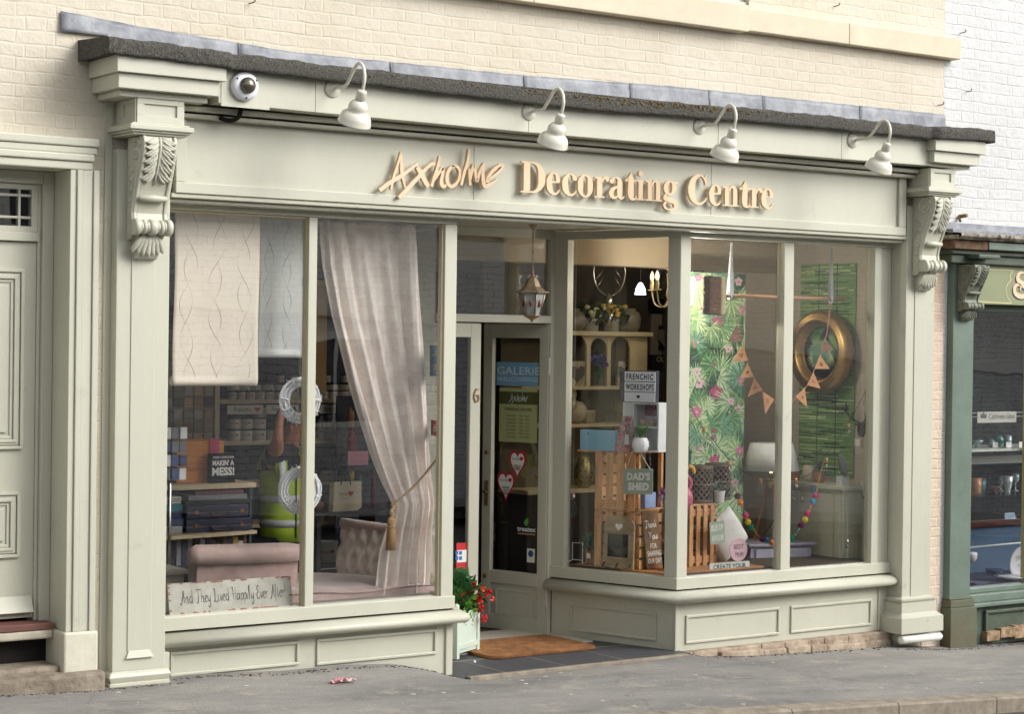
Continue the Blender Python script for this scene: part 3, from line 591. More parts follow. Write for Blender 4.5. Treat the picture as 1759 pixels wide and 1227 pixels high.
for gi,(ch,a,b,y) in enumerate(GL):
    xa,xb=at(860+a/3.518,140+y/3.518,YL)[0],at(860+b/3.518,140+y/3.518,YL)[0]
    rects,strs,W=G[ch]; mb=MB(); sx=(xb-xa)/(W*cap)
    T=lambda p,q,w_,xa=xa,sx=sx:(xa+p*cap*sx,-.108-w_,zb_+q*cap)
    k=0
    for (p,q,r_,s_) in rects: mb.prism([(p,r_),(q,r_),(q,s_),(p,s_)],T,.006+.0003*k,.026+.0006*k); k+=1
    for st in strs: mb.ribbon(st,T,.0062+.0003*k,.0262+.0006*k,sub=6); k+=1
    part('letter',mb,SALMON,parent=SGN)
# ================================================================ SHOP WINDOWS, DOORWAY
YW=.04; YG=.085                                   # frame face, glass
ZG0,ZG1=.41,2.68
XP0,XP1=6.462,6.548                               # door-side post of left bay
XC=8.325                                          # corner of right bay
BL=np.array([6.548,.04]); BLb=np.array([6.862,1.03]); BRf=np.array([8.325,.04]); BRb=np.array([8.016,1.03])
FLZ=-.075
def wframe(x0,x1,mull,name='shop_window',mw=.052):
    mb=MB(); mb.box(x0,x1,YW,YG+.03,ZG1,2.735); mb.box(x0,x1,YW,YG+.03,ZG0-.075,ZG0)
    fr_=part(name,mb,SAGE,.003)
    return fr_
# left bay window frame
WL_=wframe(4.583,XP1,[5.55])
mb=MB(); mb.box(XP0,XP1,YW,YG+.03,ZG0+.001,ZG1-.001); mb.box(4.584,4.625,YW,YG+.03,ZG0+.001,ZG1-.001); sub('window_post',mb,SAGE,WL_,.003)
mb=MB(); mb.box(5.520,5.575,YW,YG+.03,ZG0+.001,ZG1-.001); sub('mullion',mb,SAGE,WL_,.003)
mb=MB(); mb.box(5.512,5.5195,YW+.02,YG,ZG0+.001,ZG1-.001); mb.box(XP0-.014,XP0-.0005,YW+.016,YG,ZG0,ZG1); mb.box(4.6255,5.511,YW+.02,YG,ZG1-.014,ZG1-.0005); sub('glazing_bead',mb,mat('tan_bead',(176,164,134),.6),WL_)
mb=MB(); mb.box(4.625,5.52,YG,YG+.004,ZG0,ZG1); sub('glass',mb,GLASS,WL_)
mb=MB(); mb.box(5.575,XP0,YG,YG+.004,ZG0,ZG1); sub('glass',mb,GLASS,WL_)
# right bay window frame
x0=BRf[0]+.0; xr=10.322
WR_=wframe(x0,xr-.001,[])
mb=MB(); mb.box(x0+.0,x0+.088,YW,YG+.03,ZG0+.001,ZG1-.001); mb.box(10.135,10.20,YW,YG+.03,ZG0+.001,ZG1-.001); mb.box(10.201,10.32,YW+.02,YG+.03,ZG0,ZG1); sub('window_post',mb,SAGE,WR_,.003)
xm0,xm1=at(1346,600,YW)[0],at(1362,600,YW)[0]
mb=MB(); mb.box(xm0,xm1,YW,YG+.03,ZG0+.001,ZG1-.001); sub('mullion',mb,SAGE,WR_,.003)
mb=MB(); mb.box(x0+.088,xm0,YG,YG+.004,ZG0,ZG1); sub('glass',mb,GLASS,WR_)
mb=MB(); mb.box(xm1,10.135,YG,YG+.004,ZG0,ZG1); sub('glass',mb,GLASS,WR_)
# splayed returns (right one glazed towards the door, left one mirrored)
def splay(a,b,inner):
    d=(b-a); L=np.linalg.norm(d); d/=L; nrm=np.array([-d[1],d[0]])*inner   # nrm points into the room
    T=lambda u,v,z:(a[0]+d[0]*u+nrm[0]*v,a[1]+d[1]*u+nrm[1]*v,z)
    return T,L
TR,LR=splay(BRf,BRb,-1); TLs,LL=splay(BL,BLb,1)
for T,L,nm in ((TR,LR,'side_window'),(TLs,LL,'side_window')):
    mb=MB(); mb.box(0.002,L,.0,.07,ZG1,2.735,T); mb.box(.002,L,.0,.07,ZG0-.075,ZG0,T); fo=part(nm,mb,SAGE,.003)
    mb=MB(); mb.box(.003,.10,.0,.07,ZG0+.001,ZG1-.001,T); mb.box(L-.11,L,.0,.07,ZG0+.001,ZG1-.001,T); sub('window_post',mb,SAGE,fo,.003)
    mb=MB(); mb.box(.10,L-.11,.045,.049,ZG0,ZG1,T); sub('glass',mb,GLASSS,fo)
# sill with torus nosing and stall risers, following front + return
def torusprof(out): # (out,z) closed
    P=[(0,.325),(out*.3,.323),(out*.62,.318),(out*.86,.305),(out,.288),(out*.98,.27),(out*.82,.255),(out*.55,.247),(0,.245)]; return P
def run(mb,path,prof,zo=0):                       # sweep profile (out,z) along a 2d path; outward = right of travel
    n=len(path); pts=[]
    for i in range(n):
        p=np.array(path[i],float); ds=[]
        if i>0: q=p-np.array(path[i-1]); ds.append(q/np.linalg.norm(q))
        if i<n-1: q=np.array(path[i+1])-p; ds.append(q/np.linalg.norm(q))
        nr=[np.array([d[1],-d[0]]) for d in ds]; m=sum(nr); m/=np.linalg.norm(m); k=1/max(.3,m@nr[0]); pts.append((p,m*k))
    K=len(prof); vs=[]
    for p,m in pts:
        for o_,z in prof: q=p+m*o_; vs.append((q[0],q[1],z+zo))
    fs=[(i*K+j,i*K+(j+1)%K,(i+1)*K+(j+1)%K,(i+1)*K+j) for i in range(n-1) for j in range(K)]; fs+=[tuple(range(K)),tuple((n-1)*K+j for j in range(K-1,-1,-1))]
    mb.add(vs,fs)
pathL=[(4.583,YW),(BL[0],BL[1]),(BLb[0],BLb[1])]; pathR=[(BRb[0],BRb[1]),(BRf[0],BRf[1]),(10.322,YW)]
for path,nm in ((pathL,'L'),(pathR,'R')):
    mb=MB(); run(mb,path,[(-.06,.334),(.012,.334),(.012,.408),(.004,.412),(-.06,.412)][::-1]); o=part('sill_rail',mb,SAGE,.002)
    mb=MB(); run(mb,path,torusprof(.095)[::-1]); o2=sub('torus_moulding',mb,SAGE,o)
    for p in o2.data.polygons: p.use_smooth=True
    mb=MB(); zb=-.30 if nm=='L' else -.082
    run(mb,path,[(-.06,.2465),(-.012,.2465),(-.012,zb),(-.06,zb)][::-1]); ri=part('stall_riser',mb,SAGE,.001)
    mb=MB()
    def pan(T,u0,u1,z0,z1,b=.018,d=.014):
        for (a0,a1,c0,c1) in ((u0,u1,z0,z0+b),(u0,u1,z1-b,z1),(u0,u0+b,z0+b,z1-b),(u1-b,u1,z0+b,z1-b)): mb.box(a0,a1,-d,0,c0,c1,T)
    if nm=='L':
        T=lambda x,y,z:(x,YW+.012+y,z); pan(T,4.675,5.49,.075,.215); pan(T,5.605,6.44,.06,.215)
        mb.box(4.62,4.632,YW-.0,YW+.012,-.1,.24)
        Ts=lambda u,v,z:TLs(u,.012+v,z); pan(Ts,.1,.9,.0,.15)
    else:
        T=lambda x,y,z:(x,YW+.012+y,z); pan(T,8.415,9.262,-.035,.155); pan(T,9.365,10.155,-.035,.155)
        Ts=lambda u,v,z:TR(u,.012+v,z); pan(Ts,.16,.87,-.025,.165)
        mb.box(10.22,10.23,YW-.0,YW+.012,-.08,.24)
    sub('panel_moulding',mb,SAGE,ri,.004)
    mb=MB()
    if nm=='L': mb.box(XP1-.045,XP1+.003,YW-.004,YW+.03,-.15,.2445)
    else: mb.box(BRf[0]-.004,BRf[0]+.028,YW+.0,YW+.03,-.10,.2445)
    sub('corner_bead',mb,SAGE,ri,.004)
mb=MB()                                            # rough masonry under the right hand riser
r2=random.Random(3)
x=8.30
while x<10.30:
    L=r2.uniform(.10,.28); h=-.088-r2.uniform(0,.012); 
    mb.box(x+.003,min(x+L,10.30)-.003,-.012-r2.uniform(0,.035),.12,-.45,h-.055*((x-8.3)/2)); mb.box(x,min(x+L,10.3),.0-r2.uniform(0,.01),.12,-.3,-.083)
    x+=L
part('masonry_plinth',mb,RUBBLE,.008)
# entrance ceiling and floor
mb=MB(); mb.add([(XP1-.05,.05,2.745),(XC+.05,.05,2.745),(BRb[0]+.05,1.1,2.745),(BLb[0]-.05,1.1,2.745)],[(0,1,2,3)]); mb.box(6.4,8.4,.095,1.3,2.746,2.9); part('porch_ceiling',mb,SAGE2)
mb=MB(); mb.box(6.52,8.36,-.07,1.06,-.4,-.0735); part('entrance_slab',mb,SLATE)
mb=MB(); mb.box(6.585,8.312,-.112,-.0702,-.4,-.0715); part('entrance_edging',mb,KERBM,.004)
mb=MB()
TJ=mat('tile_joint',(150,144,134),.8)
for px,py in ((1032,1125),(944,1138),(853,1152)):
    X=atz(px,py,-.073)[0]; mb.box(X-.003,X+.003,-.069,.42,-.0735,-.0722)
mb.box(6.6,8.28,.42,.426,-.0735,-.0722); part('tile_joints',mb,TJ)
mb=MB(); mb.box(6.75,8.08,.62,1.35,-.0734,-.064); part('threshold',mb,THRESH,.002)
# ---- shop door: transom, fixed leaf and open leaf
YD=1.03
mb=MB(); mb.box(6.862,7.03,YD,YD+.07,FLZ,2.745); mb.box(7.985,8.02,YD,YD+.07,FLZ,2.745); mb.box(7.0305,7.9845,YD,YD+.07,2.685,2.745); mb.box(7.0305,7.9845,YD-.015,YD+.06,2.098,2.152); 
DF=part('door_frame',mb,SAGE,.004)
mb=MB(); mb.box(7.031,7.984,YD+.035,YD+.039,2.153,2.684); sub('transom_glass',mb,GLASS,DF)
hx=7.978
# fixed (closed) leaf
D1=thing('tmpd','','',(0,0,0)) if 0 else None
mb=MB(); T=lambda x,y,z:(x,YD+.01+y,z)
za,zb2=FLZ+.005,2.092
def leaf(mb,W,T,th=.042,stile=.085,zg0=.36,zg1=1.995,rail=.33):
    mb.box(0,stile,0,th,za,zb2,T); mb.box(W-stile,W,0,th,za,zb2,T); mb.box(stile,W-stile,0,th,zg1,zb2,T); mb.box(stile,W-stile,0,th,za,za+.105,T); mb.box(stile,W-stile,0,th,zg0-.09,zg0,T)
    mb.box(stile,W-stile,.012,th-.012,za+.105,zg0-.09,T)
Wd=.56
Tc=lambda x,y,z:(7.0305+.0+x*(7.413-7.0305)/.3825,YD+.012+y,z)
leaf(mb,.3825,Tc,stile=.083); DL=part('door',mb,SAGE,.003)
mb=MB(); mb.box(7.1135,7.33,YD+.03,YD+.034,.36,1.995); sub('glass',mb,GLASS,DL)
# the figure 6
T6=fr((0,YD+.012,0),(1,0,0)); p=at(820,681,YD); mb=MB()
mb.ribbon([(p[0]+.8*dx,p[2]+.8*dz,w_*.75) for dx,dz,w_ in ((.018,.055,.008),(-.004,.058,.012),(-.020,.03,.014),(-.024,-.01,.015),(-.010,-.045,.013),(.012,-.042,.013),(.022,-.015,.014),(.012,.008,.012),(-.01,.004,.01))],T6,.001,.008)
sub('house_number',mb,mat('aged_brass',(150,124,84),.45,metal=.7),DL)
# open leaf, swung 71 degrees into the shop
th=R(71); ux=np.array([-math.cos(th),math.sin(th),0]); nn=np.array([-math.sin(th),-math.cos(th),0])   # nn: outer face towards camera
HO=np.array([hx,YD+.012,0]); TO=lambda x,y,z:tuple(HO+ux*x-nn*y+np.array([0,0,z]))
mb=MB(); leaf(mb,Wd,TO,stile=.075,zg0=.345); DR=part('door',mb,SAGE,.003)
mb=MB(); mb.box(.075,Wd-.075,.018,.022,.345,1.995,TO); sub('glass',mb,GLASS,DR)
mb=MB(); 
for (a0,a1,c0,c1) in ((.12,Wd-.12,.02,.04),(.12,Wd-.12,.20,.22),(.12,.14,.04,.20),(Wd-.14,Wd-.12,.04,.20)): mb.box(a0,a1,-.0,.0115,c0,c1,TO)
mb.box(.14,Wd-.14,.002,.0115,.04,.20,TO); sub('door_panel',mb,SAGE,DR,.004)
mb=MB(); mb.box(Wd-.055,Wd-.025,-.006,0,.80,.98,TO); q=[TO(Wd-.04,-.006,.90),TO(Wd-.04,-.045,.90),TO(Wd-.10,-.05,.90)]; mb.tube(q,[.008,.008,.006],8); sub('door_handle',mb,COPPER,DR)
mb=MB()
for z in (1.18,.30): 
    mb.tube([TO(Wd-.04,-.012,z),TO(Wd-.04,.0,z)],[.014,.016],12)
sub('lock',mb,BRASS,DR)
mb=MB()
for z in (.18,1.80):
    mb.tube([(hx+.004,YD+.004,z-.06),(hx+.004,YD+.004,z+.06)],.007,8)
sub('hinge',mb,WHITEP,DR)
# --- stickers on the doors
TD=lambda u,v,w_:TO(u,.0165-w_,v)                  # u measured from the hinge, towards free edge -> mirrored; flip for text
def TDx(u,v,w_): return TO(Wd-u,.0165-w_,v)        # u from free edge (left in view)
BLUES=mat('sticker_blue',(120,170,204),.5); OLIVE=mat('sticker_olive',(172,178,124),.5); OLIVED=mat('sticker_dark_olive',(84,86,46),.5); PALE=mat('pale_print',(214,226,230),.5); INK=mat('print_ink',(40,38,40),.6); REDM=mat('heart_red',(178,34,54),.45); WHITES=mat('sticker_white',(232,230,226),.5)
def pd(px,py): # pixel to (u,v) on the open leaf
    q=pl(px,py,HO,nn); return Wd-float((q-HO)@ux),q[2]
def rectp(name,px0,py0,px1,py1,m,par=DR,w0=.0,th_=.001):
    (a,b),(c,d)=pd(px0,py0),pd(px1,py1); mb=MB(); mb.prism([(a,d),(c,d),(c,b),(a,b)],TDx,w0,w0+th_); return sub(name,mb,m,par),(min(a,c),min(b,d),max(a,c),max(b,d))
_,bb=rectp('sticker',851,622,922,664,BLUES); ucx=(bb[0]+bb[2])/2
text('sticker_text','GALERIE',TDx,ucx+.012,bb[3]-.085,.055,(bb[2]-bb[0])*1.02,PALE,DR,.0006,.0012); text('sticker_text','WALLCOVERINGS',TDx,ucx+.006,bb[1]+.03,.032,(bb[2]-bb[0])*.99,PALE,DR,.0006,.0012)
_,bb=rectp('sticker',856,666,920,762,OLIVE); ucx=(bb[0]+bb[2])/2; Wb=bb[2]-bb[0]; Hb=bb[3]-bb[1]
mb=MB(); mb.prism([(bb[0],bb[3]-Hb*.30),(bb[2],bb[3]-Hb*.30),(bb[2],bb[3]-Hb*.07),(bb[0],bb[3]-Hb*.07)],TDx,.0012,.0018); sub('sticker_band',mb,OLIVED,DR)
def minis(par,T,cx,cz,wd,m,w0):                    # small handwritten shop word: same pen strokes as on the board
    P=[p for L in AX for p in L]; x0=min(p[0] for p in P); x1=max(p[0] for p in P); y0=min(p[1] for p in P); y1=max(p[1] for p in P); s=wd/(x1-x0)
    mb=MB()
    for L in AX: mb.ribbon([(cx+(p[0]-(x0+x1)/2)*s,cz-(p[1]-(y0+y1)/2)*s*1.25+(p[0]-x0)*s*-.0,p[2]*s*.7) for p in L],T,w0,w0+.0006,sub=3)
    sub('sticker_word',mb,m,par)
minis(DR,TDx,ucx,bb[3]-Hb*.19,Wb*.5,PALE,.0022)
text('sticker_text','OPENING HOURS',TDx,ucx,bb[3]-Hb*.42,Hb*.055,Wb*.72,INK,DR,.0006,.0012,bold=.02)
for i,(a,b) in enumerate((('Monday','9am - 5pm'),('Tuesday','9am - 5pm'),('Wednesday','9am - 5pm'),('Thursday','9am - 5pm'),('Friday','9am - 5pm'),('Saturday','9am - 4pm'),('Sunday','CLOSED'))):
    z=bb[3]-Hb*(.53+.065*i); text('sticker_text',a,TDx,ucx-Wb*.30,z,Hb*.04,Wb*.24,INK,DR,.0006,.0012,'L'); text('sticker_text',b,TDx,ucx+Wb*.04,z,Hb*.04,Wb*.26,INK,DR,.0006,.0012,'L')
def heart(px,py,wpx,hpx,lines,name='heart_sticker'):
    (cx,cz)=pd(px,py); (a,b)=pd(px-wpx/2,py-hpx/2);(c,d)=pd(px+wpx/2,py+hpx/2); W=abs(c-a);H=abs(d-b)
    P=heartpoly(1); xs_=[p[0] for p in P]; zs_=[p[1] for p in P]; wx=max(xs_)-min(xs_); wz=max(zs_)-min(zs_); zc=(max(zs_)+min(zs_))/2
    for k,m,w0 in ((1.,REDM,.0015),(.80,WHITES,.003)):
        mb=MB(); mb.prism([(cx+p[0]/wx*W*k,cz+(p[1]-zc)/wz*H*k) for p in P],TDx,w0,w0+.0008); sub(name,mb,m,DR)
    text('sticker_text','Frenchic',TDx,cx-.008,cz+H*.16,H*.09,W*.5,INK,DR,.0006,.0042)
    mb=MB(); mb.prism([(cx+W*.24+p[0]/wx*W*.2,cz+H*.2+(p[1]-zc)/wz*H*.16) for p in P],TDx,.0042,.0048); sub('sticker_mark',mb,REDM,DR)
    for i,s_ in enumerate(lines): text('sticker_text',s_,TDx,cx,cz-H*.08-i*H*.095,H*.08,W*(.42-.1*i if len(lines)>1 else .3),INK,DR,.0006,.0042,bold=.03)
heart(887,799,28,52,['SOLD','HERE']); heart(867,836,30,54,['PAINTING','WORKSHOPS','HERE'])
(cx,cz)=pd(902,911); text('sticker_text','treatex',TDx,cx,cz-.012,.035,.16,WHITES,DR,.0006,.001,bold=.02)
mb=MB(); mb.prism([(cx-.075,cz-.034),(cx+.075,cz-.034),(cx+.075,cz-.026),(cx-.075,cz-.026)],TDx,.001,.0016); sub('sticker_bar',mb,mat('sticker_tan',(180,150,120),.5),DR)
mb=MB(); mb.prism([(cx-.005,cz+.028),(cx-.022,cz+.045),(cx-.014,cz+.068),(cx+.012,cz+.085),(cx+.016,cz+.055),(cx+.006,cz+.03)],TDx,.001,.0016); sub('sticker_leaf',mb,mat('leaf_green',(90,170,70),.5),DR)
_,bb=rectp('sticker',903,943,916,968,WHITES); mb=MB(); ccx,ccz=(bb[0]+bb[2])/2,bb[3]-.035
mb.prism([(ccx+.022*math.cos(a),ccz+.024*math.sin(a)) for a in [2*PI*i/14 for i in range(14)]],TDx,.0012,.0018); sub('sticker_badge',mb,mat('badge_blue',(52,82,130),.5),DR)
# card payment sign on the closed leaf, sheets on the side window
def flat(name,px0,py0,px1,py1,Y,m,par,th_=.002):
    a=at(px0,py0,Y);b=at(px1,py1,Y); mb=MB(); mb.box(a[0],b[0],Y-th_,Y,b[2],a[2]); return sub(name,mb,m,par)
flat('card_sign',784,934,802,984,YD+.029,mat('card_red',(196,42,44),.5),DL); flat('card_panel',785,946,801,966,YD+.0265,WHITES,DL)
mb=MB()
for i,px in enumerate((788,794.5)):
    for py in (951,960): a=at(px-2.3,py-3,YD);b=at(px+2.3,py+3,YD); mb.box(a[0],b[0],YD+.0225,YD+.0243,b[2],a[2])
sub('card_logo',mb,mat('logo_blue',(60,120,180),.5),DL)
# blue sign and red sign seen through left return glass
def Ts2(u,v,w_): return TLs(u,.044-w_,v)
def ps(px,py): 
    a=np.array([BL[0],BL[1],0.]); d=np.array([BLb[0]-BL[0],BLb[1]-BL[1],0]); L=np.linalg.norm(d); d/=L; n_=np.array([-d[1],d[0],0]); q=pl(px,py,a+n_*.05,n_); return (q-a)@d,q[2]
SW=[o for o in SB.children if o.name.startswith('side_window')][1]
for (x0_,y0_,x1_,y1_,m,nm) in ((757,594,740,646,BLUES,'window_sign'),(757,724,742,748,mat('sign_red2',(170,44,50),.5),'window_sign')):
    (a,b),(c,d)=ps(x0_,y0_),ps(x1_,y1_); a,c=min(a,c),max(a,c); a=max(.11,a-.12); mb=MB(); mb.prism([(a,d),(c,d),(c,b),(a,b)],lambda u,v,w_:TLs(u,.055+w_,v),0,.002); sub(nm,mb,m,SW)
    Tt=lambda u,v,w_,a=a,c=c:TLs(a+c-u,.058+w_,v)
    if m is BLUES: text('sign_text','Come',Tt,(a+c)/2+.02,(b+d)/2+.03,.06,(c-a)*.8,WHITES,SW,.001,.0); text('sign_text','OPEN',Tt,(a+c)/2,d+.02,.055,(c-a)*.8,WHITES,SW,.001,.0,bold=.02)
    else: text('sign_text','do',Tt,(a+c)/2,(b+d)/2-.02,.05,(c-a)*.5,WHITES,SW,.001,.0)
# ================================================================ HOUSE DOOR (left)
ZH=at(160,238,-.08)[2]; XO,XI=4.174,4.016
HD=None
mb=MB(); zc=at(110,1110,-.07)[2]
zbk=at(108,1087,-.07)[2]
for (x0,x1) in ((XI,XO),(2.70,2.86)):
    for i,(a,b,o_) in enumerate(((0,.035,.062),(.0352,.065,.075),(.0652,.125,.068),(.1252,.158,.08))):
        xa,xb=(x0+a,x0+b) if x0==XI else (x1-b,x1-a); mb.box(xa,xb,-o_,.29,zbk-.002,ZH-.17)
HD=part('house_doorcase',mb,SAGE,.004)
mb=MB(); mb.box(2.70,XO,-.08,.0,ZH-.045,ZH); mb.box(2.71,XO-.01,-.068,.0,ZH-.085,ZH-.0455); mb.box(2.72,XO-.03,-.085,.0,ZH-.125,ZH-.0855);mb.box(2.72,XO-.035,-.07,.29,ZH-.17,ZH-.1255); sub('door_header',mb,SAGE,HD,.008)
mb=MB(); zl=at(130,1152,-.09)[2]
for (x0,x1) in ((XI-.02,XO+.015),(2.69,2.88)): mb.box(x0,x1,-.095,.28,zl-.05,zbk-.002)
sub('plinth_block',mb,mat('old_white_paint',(206,202,184),.6,noise=(5,.1),bump=(20,.6,.008)),HD,.012)
YH=.17; zt1=at(60,300,YH)[2]; zd=at(60,415,YH)[2]; zdb=at(60,1062,YH)[2]
mb=MB(); mb.box(3.955,XI-.001,YH-.01,.29,zdb-.05,ZH-.171); mb.box(3.935,3.9545,YH+.02,.29,zdb-.05,ZH-.18); mb.box(2.86,2.93,YH-.01,.29,zdb-.05,ZH-.171); mb.box(2.93,3.954,YH-.01,.29,ZH-.24,ZH-.171); mb.box(2.93,3.935,YH,.29,zd+.0,zd+.05); sub('frame',mb,SAGE,HD,.004)
mb=MB(); fz0,fz1=zd+.051,ZH-.241
mb.box(2.93,3.9345,YH+.02,.24,fz0,fz0+.03); mb.box(2.93,3.9345,YH+.02,.24,fz1-.03,fz1); mb.box(3.90,3.9345,YH+.02,.24,fz0+.03,fz1-.03)
for X in (3.835,3.52,3.2,3.0): mb.box(X-.007,X+.007,YH+.028,.235,fz0+.03,fz1-.03)
for z in (fz0+(fz1-fz0)*.30,fz0+(fz1-fz0)*.76): mb.box(2.93,3.90,YH+.030,.233,z-.007,z+.007)
FL=sub('fanlight',mb,SAGE,HD,.002)
mb=MB(); mb.box(2.93,3.93,.205,.209,fz0,fz1); o=sub('fanlight_glass',mb,GLASS,HD)
mb=MB(); mb.box(2.3,4.3,.6,.62,1.5,3.2); part('hall_wall',mb,mat('hall_dark',(60,58,64),.9))
mb=MB(); mb.box(2.94,3.934,YH+.03,.25,zdb,zd-.003); DH=part('house_door',mb,SAGE,.003)
def panelrings(mb,x0,x1,z0,z1,Y):
    for i,(b,d) in enumerate(((.0,.022),(.022,.012),(.036,.02),(.055,.008))):
        mb.box(x0+b,x1-b,Y-d,Y-.0005*i,z0+b,z0+b+.018); mb.box(x0+b,x1-b,Y-d,Y-.0005*i,z1-b-.018,z1-b); mb.box(x0+b,x0+b+.018,Y-d,Y-.0005*i,z0+b+.018,z1-b-.018); mb.box(x1-b-.018,x1-b,Y-d,Y-.0005*i,z0+b+.018,z1-b-.018)
    mb.box(x0+.09,x1-.09,Y-.014,Y,z0+.09,z1-.09)
mb=MB(); YP=YH+.03
a,b,c,d=at(20,462,YP)[2],at(20,772,YP)[2],at(20,845,YP)[2],at(20,958,YP)[2]; xr_=at(39,600,YP)[0]
panelrings(mb,xr_-.36,xr_,b,a,YP); panelrings(mb,xr_-.36,xr_-.01,d,c,YP); panelrings(mb,2.98,xr_-.44,b,a,YP); panelrings(mb,2.98,xr_-.44,d,c,YP)
sub('door_panel',mb,SAGE,DH,.003)
mb=MB(); zz=at(60,1050,YP)[2]; mb.add([(2.95,YP,zz),(3.925,YP,zz),(3.925,YP-.045,zz),(2.95,YP-.045,zz),(2.95,YP,zz+.085),(3.925,YP,zz+.085),(3.925,YP-.03,zz+.03),(2.95,YP-.03,zz+.03)],[(0,3,2,1),(3,2,6,7),(7,6,5,4),(0,4,7,3),(1,2,6,5)]); sub('weather_board',mb,SAGE,DH,.003)
mb=MB(); z1=at(40,1074,.05)[2]; mb.box(2.88,XI-.022,.045,YH+.04,z1-.035,z1); part('threshold_tiles',mb,TERRA,.004)
mb=MB(); mb.box(2.88,XI-.022,.05,YH+.04,z1-.085,z1-.0355); part('threshold_step',mb,mat('dirty_white_paint',(190,182,164),.7,noise=(6,.3)),.012)
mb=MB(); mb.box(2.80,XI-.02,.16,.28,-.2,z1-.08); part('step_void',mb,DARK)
zs1=at(60,1148,-.05)[2]; zs2=at(100,1160,-.14)[2]
mb=MB(); mb.box(2.0,4.00,-.05,.17,-.2,zs1); mb.box(2.0,4.21,-.16,-.04,-.2,zs2-.0); part('stone_ledge',mb,STONE,.02)
# ================================================================ NEIGHBOUR (white brick with green shopfront)
NB=thing('neighbour_building','white painted brick house with a worn dark green shopfront on the right','shop',(10.78,0,0))
def np_(name,mb,m,bevel=0,par=None): return build(name,mb,m,par or NB,bevel)
mb=MB(); mb.box(10.7765,17,0.002,.3,2.62,6.2); mb.box(10.7765,10.86,.002,.3,-.6,2.62); mb.box(13.3,17,0.002,.3,-.9,2.62); np_('brick_wall',mb,WHITEB)
mb=MB(); mb.box(10.78,17,.301,6,-.9,-.6); mb.box(10.80,17,.301,6,2.63,6.1); mb.box(16.7,17,.301,6,-.6,2.62);mb.box(10.80,16.7,5.8,6,-.6,2.62); np_('rear_structure',mb,STONEP)
zc0=at(1680,385,-.05)[2]; zc1=at(1690,408,-.2)[2]
mb=MB(); mb.box(10.72,13.4,-.06,0,zc0-.075,zc0); mb.box(10.76,13.4,-.12,-.06,zc0-.09,zc0-.05); np_('lead_flashing',mb,LEAD,.004)
mb=MB()
def rot(u,v):
    X=10.70+u*2.7; r=.5*math.sin(X*21)+.5*math.sin(X*47+2); P=[(-.23,zc0-.125+.004*r),(-.26,zc0-.11),(-.255,zc0-.088+.006*r),(-.12,zc0-.075),(-.01,zc0-.06)]
    t=v*4;i=min(3,int(t));t-=i; return (X,P[i][0]*(1-t)+P[i+1][0]*t+.006*r,P[i][1]*(1-t)+P[i+1][1]*t)
mb.grid(rot,160,8); mb.box(10.70,13.4,-.225,-.01,zc0-.13,zc0-.10); np_('rotten_cornice',mb,mat('flaking_paint_edge',(176,168,152),.9,noise=(22,.7),bump=(40,1,.008),col2=(72,60,50)))
mb=MB(); mb.box(10.71,13.4,-.19,-.01,zc0-.20,zc0-.1305); np_('cornice_board',mb,LEADOLD,.004)
mb=MB(); mb.box(11.06,13.4,-.20,-.19,zc0-.195,zc0-.14); np_('cornice_paint',mb,GREENP,.004)
mb=MB(); mb.box(10.73,13.4,-.15,-.01,zc0-.235,zc0-.2005); mb.box(10.75,13.4,-.12,-.01,zc0-.30,zc0-.2355); mb.box(10.90,11.13,-.25,-.1205,zc0-.265,zc0-.2355); np_('cornice_moulding',mb,GREEND,.008)
gz0,gz1=at(1700,523,-.07)[2],zc0-.30
mb=MB(); mb.box(10.99,13.3,-.07,.0,gz0,gz1); GF=np_('green_fascia',mb,GREENF,.003)
Tg=fr((0,-.07,0),(1,0,0))
g=lambda px,py:(lambda p:(p[0],p[2]))(at(px,py,-.07))
CRM=mat('cream_lining',(214,200,150),.5); mb=MB()
def gp(L,w): return [(*g(1600+x/6.132,360+y/6.132),w) for x,y in L]
for L in ([(560,630),(860,642)],[(860,642),(830,690),(828,720),(838,742),(800,790),(785,840),(800,920),(845,988)],[(845,988),(470,968)]): mb.ribbon(gp(L,.006),Tg,.0008,.0016)
sub('painted_lining',mb,CRM,GF)
for off,m,w0 in (((-9,13),mat('navy_outline',(34,38,66),.5),.001),((0,0),SALMON,.0022)):
    mb=MB()
    L=[(975,665),(930,670),(905,715),(925,760),(975,800),(1010,850),(990,905),(930,915),(880,880),(875,820),(910,790),(940,810),(930,850)]
    mb.ribbon([(*g(1600+(x+off[0])/6.132,360+(y+off[1])/6.132),w_*.0012) for (x,y),w_ in zip(L,(10,22,30,34,38,34,30,30,28,26,18,14,8))],Tg,w0,w0+.001); sub('painted_letter',mb,m,GF)
gx0,gx1=10.865,11.065; gpil=None
mb=MB(); mb.box(gx0-.02,gx1,-.06,.06,-.3,gz1+.2); gpil=np_('green_pilaster',mb,GREENP,.004)
zpb=at(1640,1040,-.07)[2]; zpt=at(1640,1112,-.09)[2]
mb=MB(); mb.box(gx0-.045,gx1+.035,-.10,.06,zpt-.08,zpb-.02); mb.box(gx0-.035,gx1+.025,-.088,.06,zpb-.02,zpb+.035); mb.box(gx0-.028,gx1+.015,-.075,.06,zpb+.035,zpb+.05); sub('plinth',mb,mat('dirty_green_plinth',(92,100,80),.7,noise=(4,.35),bump=(30,.5,.005),col2=(96,84,64)),gpil,.006)
console(NB,10.96,.155,at(1690,455,-.2)[2],at(1660,552,-.1)[2],mat('grey_green_paint',(118,122,106),.5,noise=(20,.25),bump=(40,.4,.004)),-.06,.15)
ggz0=at(1700,1008,.05)[2]; 
